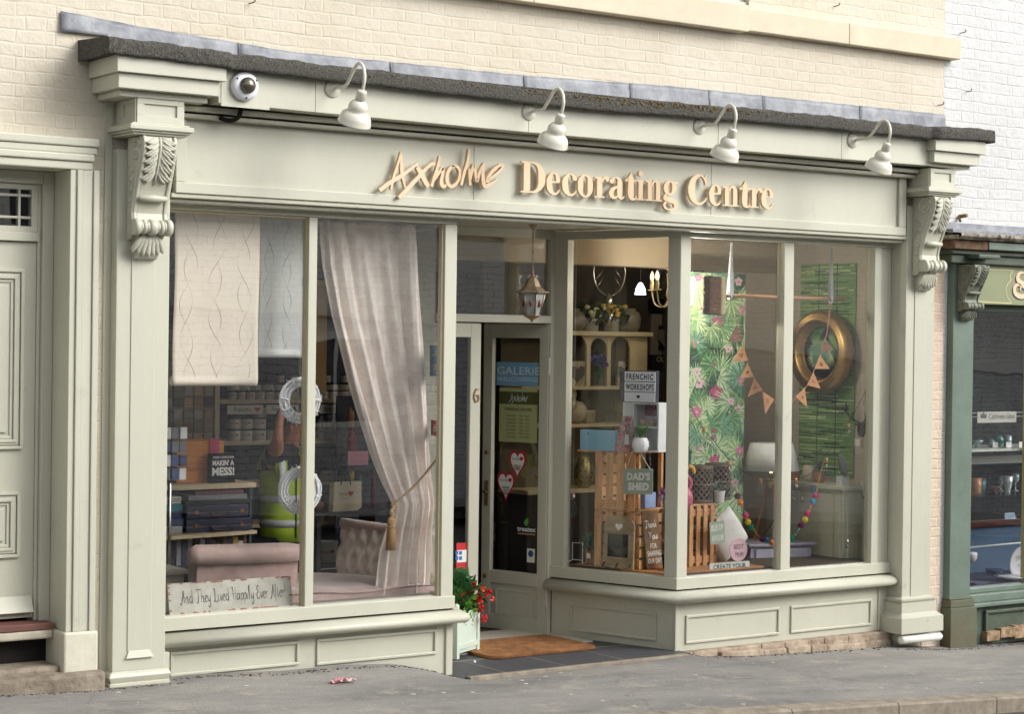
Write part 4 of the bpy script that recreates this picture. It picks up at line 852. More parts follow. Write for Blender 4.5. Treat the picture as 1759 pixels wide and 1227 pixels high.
mb=MB(); mb.box(gx1,13.3,.05,.12,gz0-.05,gz0); mb.box(gx1,13.3,.03,.12,ggz0-.04,ggz0); mb.box(gx1,13.3,-.03,.10,ggz0-.10,ggz0-.0405); mb.box(gx1-.01,13.3,-.07,.10,ggz0-.13,ggz0-.1005); GW=np_('green_window',mb,GREENP,.006)
mb=MB(); xg=at(1757,800,.04)[0]+.085; mb.box(xg,xg+.04,.04,.12,ggz0+.001,gz0-.051); sub('mullion',mb,CRM,GW)
mb=MB(); mb.box(gx1,13.3,.08,.084,ggz0,gz0-.05); sub('glass',mb,GLASS,GW)
mb=MB(); mb.box(gx1,13.3,-.012,.06,-.26,ggz0-.1305); ri=np_('green_riser',mb,GREEND,.002)
zr0,zr1=at(1700,1078,-.03)[2],at(1700,1050,-.03)[2]
mb=MB(); x1_=at(1692,1060,-.03)[0]; mb.box(x1_,13.2,-.04,-.012,zr1-.02,zr1+.005); mb.box(x1_,x1_+.03,-.04,-.012,zr0-.08,zr1-.02); mb.box(gx1+.04,gx1+.075,-.045,-.012,-.30,zr1-.03); sub('panel_moulding',mb,GREEND,ri,.006)
mb=MB(); r3=random.Random(5); x=x1_-.01
while x<13.2: L=r3.uniform(.06,.2); mb.box(x,x+L-.004,-.05-r3.uniform(0,.02),-.012,zr0-.085-r3.uniform(0,.02),zr0-.0-r3.uniform(0,.03)); x+=L
sub('rotten_timber',mb,mat('rotten_wood',(176,150,120),.9,noise=(20,.5),bump=(40,1,.01),col2=(110,86,62)),ri,.004)
mb=MB(); mb.box(10.865,13.3,-.10,.05,-.9,-.30); mb.box(13.3,17,-.06,.05,-.9,-.30); np_('stone_footing',mb,STONE,.02)
# interior of the neighbour's window
mb=MB(); mb.box(gx1,13.3,.75,.78,-.4,2.5); np_('window_backing',mb,mat('black_backing',(26,26,28),.8))
YB=.7
mb=MB(); zA,zB=at(1700,905,YB)[2],at(1700,1000,YB)[2]; mb.box(gx1,13.3,YB,.745,zB-.3,zA); np_('display_board',mb,mat('blue_felt',(84,110,140),.9,noise=(90,.3),sheen=.4))
mb=MB(); mb.box(gx1,13.3,YB-.03,YB,zA-.0,zA+.055); np_('display_rail',mb,mat('mahogany',(92,40,30),.35,noise=(14,.3)),.006)
mb=MB(); zsh=at(1710,767,.4)[2]; mb.box(gx1,13.3,.12,.6,zsh-.018,zsh); np_('glass_shelf',mb,mat('pale_shelf_green',(196,204,192),.3))
mb=MB(); z_=at(1710,786,.4)[2]; mb.box(gx1,13.3,.40,.42,z_-.05,z_+.01); np_('pale_rail',mb,WHITEP)
mb=MB(); zsh2=at(1710,845,.4)[2]; mb.box(gx1,13.3,.12,.6,zsh2-.008,zsh2); np_('glass_shelf',mb,GLASSC)
mb=MB(); z_=at(1700,940,.35)[2]; mb.tube([(gx1,.35,z_),(13.3,.35,z_+.03)],.007,8); np_('display_rod',mb,WHITEP)
mb=MB(); zfl=ggz0+.002; mb.box(gx1,13.3,.1,.745,zfl-.05,zfl); np_('window_bed',mb,mat('navy_cloth',(52,56,96),.9,noise=(8,.3)))
# ================================================================ OPPOSITE SIDE OF THE STREET (seen only in the glass)
OB=thing('opposite_building','long grey and pale painted brick building across the street, seen in the glass','building',(20,-12.5,-1))
def op(name,mb,m,bevel=0,par=None): return build(name,mb,m,par or OB,bevel)
def slope(X): return -.052*(X-8)
YO=-12.2
def orow(mb,x0,x1,y0,y1,z0,z1):
    mb.add([(x0,y0,z0+slope(x0)),(x1,y0,z0+slope(x1)),(x0,y1,z0+slope(x0)),(x1,y1,z0+slope(x1)),(x0,y0,z1+slope(x0)),(x1,y0,z1+slope(x1)),(x0,y1,z1+slope(x0)),(x1,y1,z1+slope(x1))],[(0,2,3,1),(4,5,7,6),(0,1,5,4),(2,6,7,3),(0,4,6,2),(1,3,7,5)])
mb=MB(); orow(mb,-10,60,YO-5,YO,-3,2.5); op('lower_wall',mb,OPPB)
mb=MB(); orow(mb,-10,60,YO-5,YO-.001,2.62,4.9); op('upper_wall',mb,OPPT)
mb=MB(); orow(mb,-10,60,YO-.3,YO+.05,2.5,2.62); op('string_course',mb,WHITEP)
mb=MB(); orow(mb,-10,60,YO-5,YO+.12,4.9,5.05); op('gutter',mb,mat('gutter_grey',(90,90,92),.6))
for i,X in enumerate((-3,2.5,8,12.2,17.5,22.4,27.,33,40)):
    mb=MB(); z=slope(X)
    mb.box(X-.02,X+1.22,YO-.05,YO+.03,z+1.0,z+1.07);mb.box(X-.02,X+.05,YO-.05,YO+.03,z+1.07,z+2.2);mb.box(X+1.15,X+1.22,YO-.05,YO+.03,z+1.07,z+2.2);mb.box(X-.02,X+1.22,YO-.05,YO+.03,z+2.2,z+2.3);mb.box(X+.58,X+.62,YO-.05,YO+.02,z+1.07,z+2.2)
    f=op('window',mb,WHITEP); mb=MB(); mb.box(X+.05,X+1.15,YO,YO+.008,z+1.07,z+2.2); sub('pane',mb,mat('dark_pane',(40,42,46),.1),f)
    if X==12.2: continue
    mb=MB(); X2=X+.4; mb.box(X2-.02,X2+1.02,YO-.05,YO+.03,z+3.2,z+3.27);mb.box(X2-.02,X2+.05,YO-.05,YO+.03,z+3.27,z+4.3);mb.box(X2+.95,X2+1.02,YO-.05,YO+.03,z+3.27,z+4.3);mb.box(X2-.02,X2+1.02,YO-.05,YO+.03,z+4.3,z+4.37);mb.box(X2+.48,X2+.52,YO-.05,YO+.02,z+3.27,z+4.3);mb.box(X2+.05,X2+.95,YO-.05,YO+.02,z+3.75,z+3.79)
    f=op('window',mb,WHITEP); mb=MB(); mb.box(X2+.05,X2+.95,YO,YO+.008,z+3.27,z+4.3); sub('pane',mb,mat('dark_pane',(40,42,46),.1),f)
mb=MB(); mb.add([(-40,-10.6,slope(-40)+.02),(90,-10.6,slope(90)+.02),(90,-12.3,slope(90)+.06),(-40,-12.3,slope(-40)+.06)],[(0,1,2,3)]); struct('far_pavement',mb,TARMAC)
# ================================================================ SHOP ROOM
mb=MB(); mb.box(4.3,10.22,.12,5.4,-.35,-.078); part('shop_floor',mb,INFLOOR)
mb=MB(); mb.box(4.3,10.38,.115,1.25,2.76,2.80); mb.box(4.3,10.38,1.46,5.4,2.60,2.64); part('shop_ceiling',mb,INCEIL)
mb=MB(); mb.box(7.0,10.38,1.28,1.45,at(1060,457,1.28)[2],2.759); part('ceiling_beam',mb,INBEAM,.004)
mb=MB(); mb.box(8.0,10.3,5.2,5.3,-.08,2.6); mb.box(4.3,4.4,.12,5.3,-.08,2.8); part('shop_wall',mb,INWALL)
mb=MB(); mb.box(4.4,8.0,4.2,4.3,-.08,2.6); part('shop_wall',mb,INDARK)
mb=MB(); mb.box(8.6,10.38,2.76,2.82,-.08,2.6); part('shop_wall',mb,INWALL)
mb=MB(); mb.box(10.38,10.45,.14,2.2,-.08,2.8); mb.box(10.3225,10.38,.10,.14,-.08,2.8); part('shop_wall',mb,INBEIGE)
mb=MB(); mb.box(10.38,10.45,2.2,5.3,-.08,2.8); part('shop_wall',mb,INWALL)
# display platforms
mb=MB(); mb.box(4.625,6.50,.115,.27,.30,.405); part('window_board',mb,mat('grey_window_board',(150,146,132),.6),.003)
mb=MB(); mb.add([(BRf[0]+.09,.12,.33),(10.2,.12,.33),(10.2,.9,.33),(BRb[0]+.06,.9,.33),(BRf[0]+.09,.12,.425),(10.2,.12,.425),(10.2,.9,.425),(BRb[0]+.06,.9,.425)],[(0,3,2,1),(4,5,6,7),(0,1,5,4),(1,2,6,5),(2,3,7,6),(3,0,4,7)])
part('window_platform',mb,mat('platform_dark',(70,58,46),.8))
# ================================================================ STREET SIDE OBJECTS
def at2(px,py,Y): p=at(px,py,Y); return p[0],p[2]
# swan neck lamps over the board
LG='swan neck lamps above the shop sign'
def lamp(X,z,label):
    L=thing('swan_neck_lamp',label,'lamp',(X,-.30,z),LG)
    mb=MB(); RY=Matrix.Rotation(PI/2,3,'X'); mb.lathe([(.052,0),(.052,.006),(.044,.014),(.02,.022),(.016,.03)],(X,-.30,z),20,RY); build('wall_rose',mb,LAMPW,L)
    P=[(0,-.32,0),(0,-.40,.0),(0,-.45,.004),(0,-.50,.045),(0,-.555,.098),(0,-.60,.112),(0,-.64,.085),(0,-.655,.03),(0,-.645,-.015),(0,-.63,-.05)]
    mb=MB(); mb.tube([(X+p[0],p[1],z+p[2]) for p in cr(P,4)],.0095,8); build('arm',mb,LAMPW,L)
    ax=R(26); T3=Matrix.Rotation(ax,3,'X'); c=(X,-.628,z-.05)
    mb=MB(); mb.lathe([(.012,.012),(.027,.006),(.028,0),(.028,-.045),(.02,-.05)],c,16,T3); build('lamp_holder',mb,LAMPW,L)
    mb=MB(); mb.lathe([(a_*1.13,b_*1.13) for a_,b_ in ((.022,-.044),(.036,-.052),(.047,-.068),(.050,-.086),(.046,-.100),(.054,-.103),(.070,-.116),(.080,-.138),(.083,-.160),(.086,-.166),(.081,-.164),(.074,-.138),(.04,-.11),(.02,-.09))],c,28,T3); s_=build('lamp_shade',mb,LAMPW,L)
    mb=MB(); q=T3@Vector((0,0,-.125)); mb.ball((c[0]+q.x,c[1]+q.y,c[2]+q.z),.028,12); build('bulb',mb,mat('frosted_bulb',(236,236,228),.2),s_)
    return L
ROSE=[(571,152),(908,192),(1201,217),(1464,241)]
lp=[at(px,py,-.30) for px,py in ROSE]
_k=1.12
L0=lamp(lp[0][0],lp[0][2],'cream enamel swan neck lamp nearest the white security camera')
for i,s_ in ((1,'cream enamel swan neck lamp above the word Decorating, second from the security camera'),(2,'cream enamel swan neck lamp above the word Centre, third from the security camera'),(3,'cream enamel swan neck lamp at the blank right end of the shop sign')): copytree(L0,lp[i],label=s_)
# security camera
p=at(418,148,-.305); SC=thing('security_camera','white dome security camera with smoked lens on the cornice by the left bracket','camera',p)
mb=MB(); mb.box(4.775,5.07,-.304,-.3005,3.232,3.43); build('backing_plate',mb,SAGE,SC)
RX=Matrix.Rotation(PI/2,3,'X'); mb=MB(); mb.lathe([(.080,0),(.082,.012),(.079,.028),(.068,.042),(.05,.048)],p,28,RX); build('housing',mb,WHITEPL,SC)
mb=MB(); mb.lathe([(.046,.046),(.045,.062),(.037,.077),(.021,.087),(.001,.091)],p,22,RX); build('dome',mb,mat('smoked_dome_lens',(110,104,92),.08,metal=.6),SC)
mb=MB()
for a in (.5,2.6,4.7): q=(p[0]+.067*math.cos(a),p[1]-.042,p[2]+.067*math.sin(a)); mb.ball(q,.006,6)
build('screw',mb,BLACK,SC)
mb=MB(); a=at(408,181,-.2); mb.tube([tuple(q) for q in cr([(a[0]+.01,-.22,3.25),(a[0]+.005,-.215,3.20),(a[0]-.02,-.20,3.175),(a[0]-.05,-.175,3.172),(a[0]-.09,-.16,3.185)],4)],.014,8); build('conduit',mb,BLACKM,SC)
mb=MB(); mb.tube([(4.60,-.157,3.198),(7,-.157,3.198),(10.32,-.157,3.200)],.004,6); build('cable',mb,BLACKM,SC)
# alarm / wall odds
for (px,py,Y,lb) in ((1612,180,-.004,'small rusty iron hook in the cream brick beside the end of the lead'),(1650,56,-.0,'small rusty hook in the white brick just right of the cream wall'),(1660,157,.0,'small rusty loop hook in white brick above the right cornice end'),(1433,10,-.0,'small rusty hook in the cream brick above the string course'),(429,5,0.,'small rusty peg in the cream brick above the left cornice')):
    q=at(px,py,Y); mb=MB(); mb.tube([tuple(v) for v in cr([(q[0],Y+.02,q[2]),(q[0],Y-.03,q[2]-.002),(q[0]+.012,Y-.04,q[2]+.008),(q[0]+.016,Y-.035,q[2]+.02)],4)],.0035,6); o=build('wall_hook',mb,mat('rust',(92,62,46),.9),None); meta(o,lb,'hook')
q=at(1648,372,.0); mb=MB(); mb.tube([(q[0],.02,q[2]),(q[0]+.0,-.07,q[2]+.005)],[.014,.014],10); mb.tube([(q[0]-.02,-.01,q[2]),(q[0]-.02,-.03,q[2]-.04)],.010,6); o=build('pipe_stub',mb,mat('old_brass',(128,110,70),.6,metal=.5)); meta(o,'short cut off brass pipe stub in white brick above the green shopfront','pipe')
# hanging lantern
LX_,LY_=7.31,.31
LN=thing('hanging_lantern','copper glass sided lantern hanging on a chain in the shop porch','lantern',(LX_,LY_,2.10))
mb=MB(); mb.lathe([(.048,2.744),(.048,2.736),(.03,2.728),(.012,2.70),(.006,2.69)],(LX_,LY_,0),16); build('ceiling_rose',mb,COPPER,LN)
mb=MB(); z=2.69; i=0
while z>2.43:
    mb.tube([(LX_+(.007*math.cos(a) if i%2 else 0),LY_+(0 if i%2 else .007*math.cos(a)),z-.012+.014*math.sin(a)) for a in [2*PI*k/8 for k in range(8)]],.0022,4,closed=True); z-=.021; i+=1
mb.tube([(LX_,LY_,2.43),(LX_,LY_,2.40)],.008,8); build('chain',mb,COPPER,LN)
RZ=Matrix.Rotation(R(15),3,'Z')
mb=MB(); mb.lathe([(.008,2.405),(.014,2.395),(.03,2.38),(.042,2.355),(.055,2.325),(.085,2.300),(.107,2.292),(.107,2.286),(.03,2.285)],(LX_,LY_,0),6,RZ,False); build('roof',mb,COPPER,LN)
mb=MB(); mb.lathe([(.082,2.284),(.048,2.145)],(LX_,LY_,0),6,RZ,False); build('glass',mb,mat('lantern_glass_pane',(150,156,152),.15,noise=(20,.3),alpha=1),LN)
mb=MB()
for k in range(6):
    a=2*PI*k/6+R(15); mb.tube([(LX_+.084*math.cos(a),LY_+.084*math.sin(a),2.285),(LX_+.05*math.cos(a),LY_+.05*math.sin(a),2.14)],.005,6)
mb.lathe([(.055,2.148),(.055,2.138),(.03,2.122),(.012,2.112),(.008,2.10),(.001,2.095)],(LX_,LY_,0),6,RZ,False); build('frame',mb,COPPER,LN)
mb=MB()
for k in range(6):
    a=2*PI*(k+.5)/6+R(15); mb.ball((LX_+.062*math.cos(a),LY_+.062*math.sin(a),2.215),.017,10,.5,.5,1.5)
build('red_boss',mb,mat('red_glass_boss',(120,44,36),.2),LN)
# door mat
cs=[atz(827,1107,-.065),atz(845,1127,-.065),atz(1027,1112,-.065),atz(958,1091,-.065)]
A=atz(868,1128,-.06);Bm=atz(1026,1112,-.06);Cm=atz(960,1090,-.06)
ux_=(Bm-A);ux_[2]=0;Lm=np.linalg.norm(ux_);ux_/=Lm; uy_=np.array([-ux_[1],ux_[0],0]); Dm=max(.33,abs((Cm-Bm)@uy_)); 
Tm=lambda u,v,w_:tuple(A+ux_*u+uy_*v+np.array([0,0,-.07+.06+w_]))
def rrect(x0,x1,y0,y1,r,n=5):
    P=[]
    for cx,cy,a0 in ((x1-r,y0+r,-PI/2),(x1-r,y1-r,0),(x0+r,y1-r,PI/2),(x0+r,y0+r,PI)):
        for i in range(n+1): a=a0+PI/2*i/n; P.append((cx+r*math.cos(a),cy+r*math.sin(a)))
    return P
mb=MB(); mb.prism(rrect(-.12,Lm,-.02,Dm,.07),Tm,0,.020)
COIR=mat('coir',(176,124,76),.95,noise=(9,.35),bump=(240,1,.01),col2=(128,86,52))
DM=build('door_mat',mb,COIR); meta(DM,'brown coir door mat with rounded corners lying across the shop doorway','door mat')
mb=MB(); r4=random.Random(9)
for _ in range(2600):
    u_,v_=r4.uniform(-.11,Lm-.01),r4.uniform(-.01,Dm-.01); p=Tm(u_,v_,.019); h=r4.uniform(.004,.011); dx,dy=r4.uniform(-.005,.005),r4.uniform(-.005,.005)
    mb.add([p,(p[0]+.003,p[1],p[2]),(p[0]+dx,p[1]+dy,p[2]+h)],[(0,1,2)])
for k in range(500):
    u_=r4.uniform(-.1,Lm-.02); p=Tm(u_,-.018,r4.uniform(.002,.018)); mb.add([p,(p[0]+.004,p[1],p[2]),(p[0]+.001,p[1]-.012,p[2]-.002)],[(0,1,2)])
o=build('coir_pile',mb,COIR); o.parent=DM; o.matrix_parent_inverse=Matrix.Identity(4); o.data.transform(Matrix.Translation(o.location-DM.location)); o.location=(0,0,0)
# planter
PAQ=mat('pale_green_planter',(196,208,194),.5,noise=(5,.05))
pA=atz(785,1134,-.073);pB=atz(824,1122,-.073)
d_=(pB-pA)[:2]; Wp=np.linalg.norm(d_); an=math.atan2(d_[1],d_[0]); Tp=fxy(an,(pA[0],pA[1],-.073))
PLT=thing('planter_box','pale green square wooden planter full of red begonias beside the shop door','planter',(pA[0],pA[1],-.073))
mb=MB(); Wp=max(Wp,.26)
for x in (0,Wp-.035):
    for y in (0,Wp-.035): mb.box(x,x+.035,y,y+.035,0,.32,Tp)
for x in (0,Wp-.035):
    for y in (0,Wp-.035): mb.lathe([(.018,.32),(.02,.335),(.012,.35),(.001,.356)],Tp(x+.0175,y+.0175,0),10)
build('leg',mb,PAQ,PLT,.002)
mb=MB(); mb.box(.035,Wp-.035,.008,.02,.03,.30,Tp); mb.box(.035,Wp-.035,Wp-.02,Wp-.008,.03,.30,Tp); mb.box(.008,.02,.035,Wp-.035,.03,.30,Tp); mb.box(Wp-.02,Wp-.008,.035,Wp-.035,.03,.30,Tp)
for z in (.075,.30-.02): mb.box(.035,Wp-.035,-.0,.008,z-.02,z+.015,Tp)
build('side_panel',mb,PAQ,PLT,.002)
mb=MB(); mb.box(.02,Wp-.02,.02,Wp-.02,.2,.27,Tp); build('soil',mb,mat('soil',(52,40,30),.95,noise=(40,.5)),PLT)
cx_,cy_,cz_=Tp(Wp*.55,Wp*.4,.36)
mb=MB(); leaves(mb,(cx_,cy_,cz_+.02),(.19,.14,.13),300,.070,1,.2,.42); leaves(mb,(cx_-.05,cy_,cz_+.10),(.07,.06,.06),16,.09,2,.2,.5); build('dark_leaves',mb,mat('begonia_leaf',(66,112,66),.5,noise=(12,.35),spec=.4),PLT)
mb=MB(); leaves(mb,(cx_+.0,cy_-.07,cz_-.06),(.12,.06,.12),260,.04,3,-.2,.5); build('light_leaves',mb,mat('lobelia_leaf',(104,158,56),.5,noise=(15,.3)),PLT)
def blooms(cpts,r_,m,nm,seed):
    mb=MB(); q=random.Random(seed)
    for c in cpts:
        for _ in range(16):
            d=Vector((q.gauss(0,1),q.gauss(0,1),q.gauss(0,1))).normalized(); a=Vector(c)+d*r_*.2; t=(d+Vector((0,0,.1))).normalized(); x=t.cross(Vector((q.random(),q.random(),q.random()))).normalized()
            mb.add([a,a+t*r_*.6+x*r_*.45,a+t*r_,a+t*r_*.6-x*r_*.45],[(0,1,2,3)],True)
    build(nm,mb,m,PLT)
blooms([atx(px,py,cx_+.02) if 0 else at(px,py,cy_-.10) for px,py in ((791,1027),(803,1021),(824,1037),(828,1047),(832,1063),(803,1060),(838,1020),(815,1008),(822,1025))],.026,mat('begonia_red',(206,40,44),.5,noise=(30,.2)),'red_flowers',4)
blooms([at(px,py,cy_-.09) for px,py in ((820,1034),(841,1018),(847,1030),(808,1015),(830,1012))],.020,mat('begonia_orange',(226,88,66),.5,noise=(30,.2)),'orange_flowers',5)
blooms([at(px,py,cy_-.13) for px,py in ((797,1065),)],.024,mat('petunia_pink',(226,62,140),.5),'pink_flower',6)
# litter
c=atz(589,1170,pav(5.6,-.3)+.012); gz=pav(c[0],c[1]); mb=MB(); q=random.Random(12)
def crum(u_,v_): return (c[0]+(u_-.5)*.15+q.uniform(-.006,.006),c[1]+(v_-.5)*.05,gz+.006+.022*abs(math.sin(u_*9+v_*5))*(1-abs(u_-.5))+q.uniform(0,.006))
mb.grid(crum,14,5,False); o=build('crisp_packet',mb,mat('litter_foil',(220,206,204),.35,noise=(14,.2),col2=(190,60,80)),None,solid=.001); meta(o,'crumpled pink and white packet dropped on the pavement below the left window','litter')
mb=MB(); 
for px,py in ((815,1140),): a=atz(px,py,-.072); mb.ball((a[0],a[1],a[2]+.008),.010,8)
o=build('pebble',mb,WHITEPL); meta(o,'small white pebble lying on the slate tiles in front of the planter','pebble')
mb=MB()
for _ in range(130):
    x,y=q.uniform(3.5,13),q.uniform(-1.42,-.15); z=pav(x,y); r_=q.choice((.003,.005,.007,.014)); mb.ball((x,y,z+.0005),r_,8,1.3,1,.22)
o=struct('pavement_specks',mb,mat('grit',(190,184,172),.9),kind='stuff'); meta(o,'pale grit and flattened gum specks scattered on the pavement','grit')
mb=MB()
for _ in range(500):
    X=q.choice([q.gauss(7.4,.9),q.gauss(7.9,.4)]); mb.ball((X,-.372-q.uniform(0,.012),3.505-.0*X-.022*math.exp(-((X-7.2)/1.)**2)-abs(q.gauss(0,.02))),q.uniform(.0025,.0065),5,1.4,.6,.7)
o=build('moss_clumps',mb,mat('moss',(130,112,62),.95,noise=(40,.5),col2=(88,70,40)),SB); meta(o,kind='stuff')
mb=MB(); q=random.Random(31)
for _ in range(900):
    x=q.uniform(3.2,12.6); 
    if 6.58<x<8.31: continue
    y=-.05-abs(q.gauss(0,.03)) if not (4.2<x<4.65 or 10.2<x<11.1) else -.14-abs(q.gauss(0,.02))
    if x<4.2: y=-.17-abs(q.gauss(0,.02))
    r_=q.uniform(.002,.008); mb.ball((x,y,pav(x,y)+.001),r_,5,1.3,1,.45)
o=struct('wall_foot_dirt',mb,mat('foot_dirt',(96,80,62),.95,noise=(40,.4),col2=(60,50,40)),kind='stuff'); meta(o,'brown grit and moss gathered where the walls meet the pavement','grit')
# ================================================================ LEFT WINDOW
# hanging wallpaper lengths
def drop(name,label,px0,px1,py0,py1,Y,m,lm,curl,seed):
    x0,x1=at(px0,500,Y)[0],at(px1,500,Y)[0]; zb=at((px0+px1)/2,py1,Y)[2]; zt=2.70
    q=random.Random(seed); ph=q.random()*6
    def f(u_,v_):
        if v_<.9:
            z=zt-(zt-zb)*v_/.9; y=Y+.006*math.sin(u_*5+v_*7+ph)+.010*math.sin(v_*9+ph)*(1-v_)+.012*math.sin(u_*PI)*v_
        else: a=(v_-.9)/.1*PI*1.4; z=zb-.028*math.sin(a); y=Y+.028*(1-math.cos(a))*curl
        return (x0+u_*(x1-x0)+.006*math.sin(v_*6+ph),y,z)
    mb=MB(); mb.grid(f,24,60); o=build(name,mb,m,None,solid=.0012); meta(o,label,'wallpaper','lengths of wallpaper hanging in the left window')
    mb=MB(); nl=3; wv=q.uniform(2.1,2.6)
    for k in range(nl):
        for s_ in (1,-1):
            pts=[];rd=[]
            for i in range(70):
                v_=.88*i/69; u_=(k+.5)/nl+s_*.075*math.sin(2*PI*wv*v_+k*1.9)+.03*math.sin(9*v_+k); a=f(min(.985,max(.015,u_)),v_); pts.append((a[0],a[1]-.0012,a[2])); rd.append(.0003+.0013*abs(math.sin(PI*wv*1.5*v_+k*2.3+s_*1.1))**3)
            mb.tube(pts,rd,4,caps=False)
    c_=build('pattern_line',mb,lm,o)
    return o
drop('wallpaper_drop','long cream wallpaper length with wavy lines, hanging far left in the window',299,445,345,655,.20,mat('wallpaper_cream',(240,228,212),.55,noise=(3,.05)),mat('wallpaper_line',(176,162,146),.4),1,1)
drop('wallpaper_drop','shorter pale grey wallpaper length with wavy lines, hanging beside the mullion',444,542,345,607,.30,mat('wallpaper_grey',(208,209,204),.5,noise=(3,.04)),mat('wallpaper_line2',(150,150,148),.4),.6,2)
# curtain
CURT=mat('damask_curtain',(246,238,228),.5,noise=(11,.12),col2=(226,210,202),bump=(14,.25,.004),sheen=.3)
CY=.34
Lp=[(0,548,388),(.12,556,440),(.25,572,520),(.45,606,650),(.62,640,760),(.72,664,840),(.755,672,866),(.80,668,900),(.88,655,960),(1.,645,1022)]
Rp=[(0,718,392),(.12,721,470),(.3,728,580),(.5,735,690),(.7,740,800),(.755,741,830),(.85,739,900),(1.,736,1026)]
def cedge(P,t):
    x=interp(t,[(a,b) for a,b,_ in P]); return x
ztop=at(640,383,CY)[2]; zbot=at(690,1024,CY)[2]
def curt(u_,v_):
    z=ztop+(zbot-ztop)*v_; py=385+640*v_; xl=at(cedge(Lp,v_),py,CY)[0]; xr_=at(cedge(Rp,v_),py,CY)[0]
    g_=math.exp(-((v_-.757)/.05)**2); k=u_**(1.-.35*min(1,v_/.75) if v_<.76 else 1)
    X=xl+(xr_-xl)*(u_**(1+.25*(1-v_))); amp=.024*(1-.5*g_)*(.6+.4*min(1,v_*4))
    ph=2*PI*(5.5*u_+.25*math.sin(5*u_+v_*2)); y=CY+amp*math.sin(ph)+.006*math.sin(ph*2.3+v_*8)
    y+= -.02*g_+ (.015*math.sin(u_*40)*max(0,.07-v_)/.07)
    if v_>.78: y+=.012*math.sin(v_*30+u_*9)*(v_-.78)*3
    return (X,y,z+.006*math.sin(ph)*v_)
mb=MB(); mb.grid(curt,130,110); CU_=build('curtain',mb,CURT,None,solid=.003); meta(CU_,'full length pink damask curtain gathered to one side in the left window','curtain')
PTN=mat('damask_pattern',(192,164,156),.55,sheen=.2)
mb=MB(); q=random.Random(4)
for _ in range(0): pass
ROPE=mat('gold_rope',(196,160,112),.6,noise=(60,.25),stretch=(1,1,1))
a=at(750,789,.16);b=at(672,868,.27); TB=thing('curtain_tieback','beige rope tieback with a tassel looped round the pink curtain','tieback',b)
mb=MB()
for ph in (0,PI):
    mb.tube([(a[0]+(b[0]-a[0])*t+.004*math.cos(t*60+ph),a[1]+(b[1]-a[1])*t+.004*math.sin(t*60+ph),a[2]+(b[2]-a[2])*t-.05*math.sin(PI*t)*.5) for t in [i/60 for i in range(61)]],.0055,6)
mb.tube([tuple(v) for v in cr([b,(b[0]+.03,b[1]+.01,b[2]-.01),(b[0]-.01,b[1]-.01,b[2]-.04),(b[0]+.015,b[1],b[2]-.06),(b[0]-.005,b[1]-.01,b[2]-.07)],5)],.010,7); build('rope',mb,ROPE,TB)
tz=b[2]-.07; mb=MB(); mb.lathe([(.001,.0),(.018,-.006),(.025,-.022),(.026,-.045),(.02,-.055),(.024,-.06),(.026,-.07)],(b[0]-.006,b[1]-.012,tz),16,flute=(12,.04)); build('tassel_head',mb,ROPE,TB)
mb=MB(); mb.lathe([(.023,-.068),(.027,-.12),(.031,-.205),(.001,-.207)],(b[0]-.006,b[1]-.012,tz),36,flute=(18,.07)); build('tassel_fringe',mb,mat('tassel_fringe',(176,142,98),.7),TB)
# wreaths
WIC=mat('white_wicker',(242,242,244),.6)
def wreath(px,py,rp_x,rp_z,Y,label):
    c=at(px,py,Y); rz=abs(at(px,py-rp_z,Y)[2]-c[2]); 
    mb=MB(); q=random.Random(int(py))
    for k in range(26):
        ro=q.uniform(.62,1.)*rz; ph=q.uniform(0,6); e=q.uniform(.92,1.06); dz=q.uniform(-.02,.02)
        mb.tube([(c[0]+ro*1.0*math.cos(a)*e+.004*math.sin(5*a+ph),c[1]+dz+.006*math.sin(3*a+ph),c[2]+ro*math.sin(a)+.004*math.sin(7*a+ph)) for a in [2*PI*i/30 for i in range(30)]],q.uniform(.004,.007),5,closed=True)
    for k in range(14):
        a=q.uniform(0,6.28); r0_=.8*rz; p=np.array([c[0]+r0_*math.cos(a),c[1],c[2]+r0_*math.sin(a)]); t=np.array([-math.sin(a),0,math.cos(a)]); n_=np.array([math.cos(a),0,math.sin(a)])
        mb.tube([tuple(p+n_*.25*rz*math.cos(s_)+np.array([0,.03*math.sin(s_),0])+t*.004*s_) for s_ in [2*PI*i/10 for i in range(10)]],.0045,5,closed=True)
        mb.tube([tuple(p),tuple(p+n_*.3*rz+t*.05)],[.005,.002],5)
    o=build('wicker_wreath',mb,WIC); meta(o,label,'wreath','white wicker wreaths in the left window')
    mb=MB(); mb.tube([(c[0],c[1],c[2]+rz),(c[0],c[1],2.7 if py<800 else at(px,py-75,Y)[2]-.1)],.0012,4); h=build('hanging_thread',mb,WIC,None); 
    h.parent=o; h.data.transform(Matrix.Translation(h.location-o.location)); h.location=(0,0,0); WM[h.name]=WM[o.name]
wreath(515,688,30,38,.17,'upper white wicker wreath hanging in front of the man'); wreath(515,843,36,39,.17,'lower white wicker wreath hanging against the yellow vest')
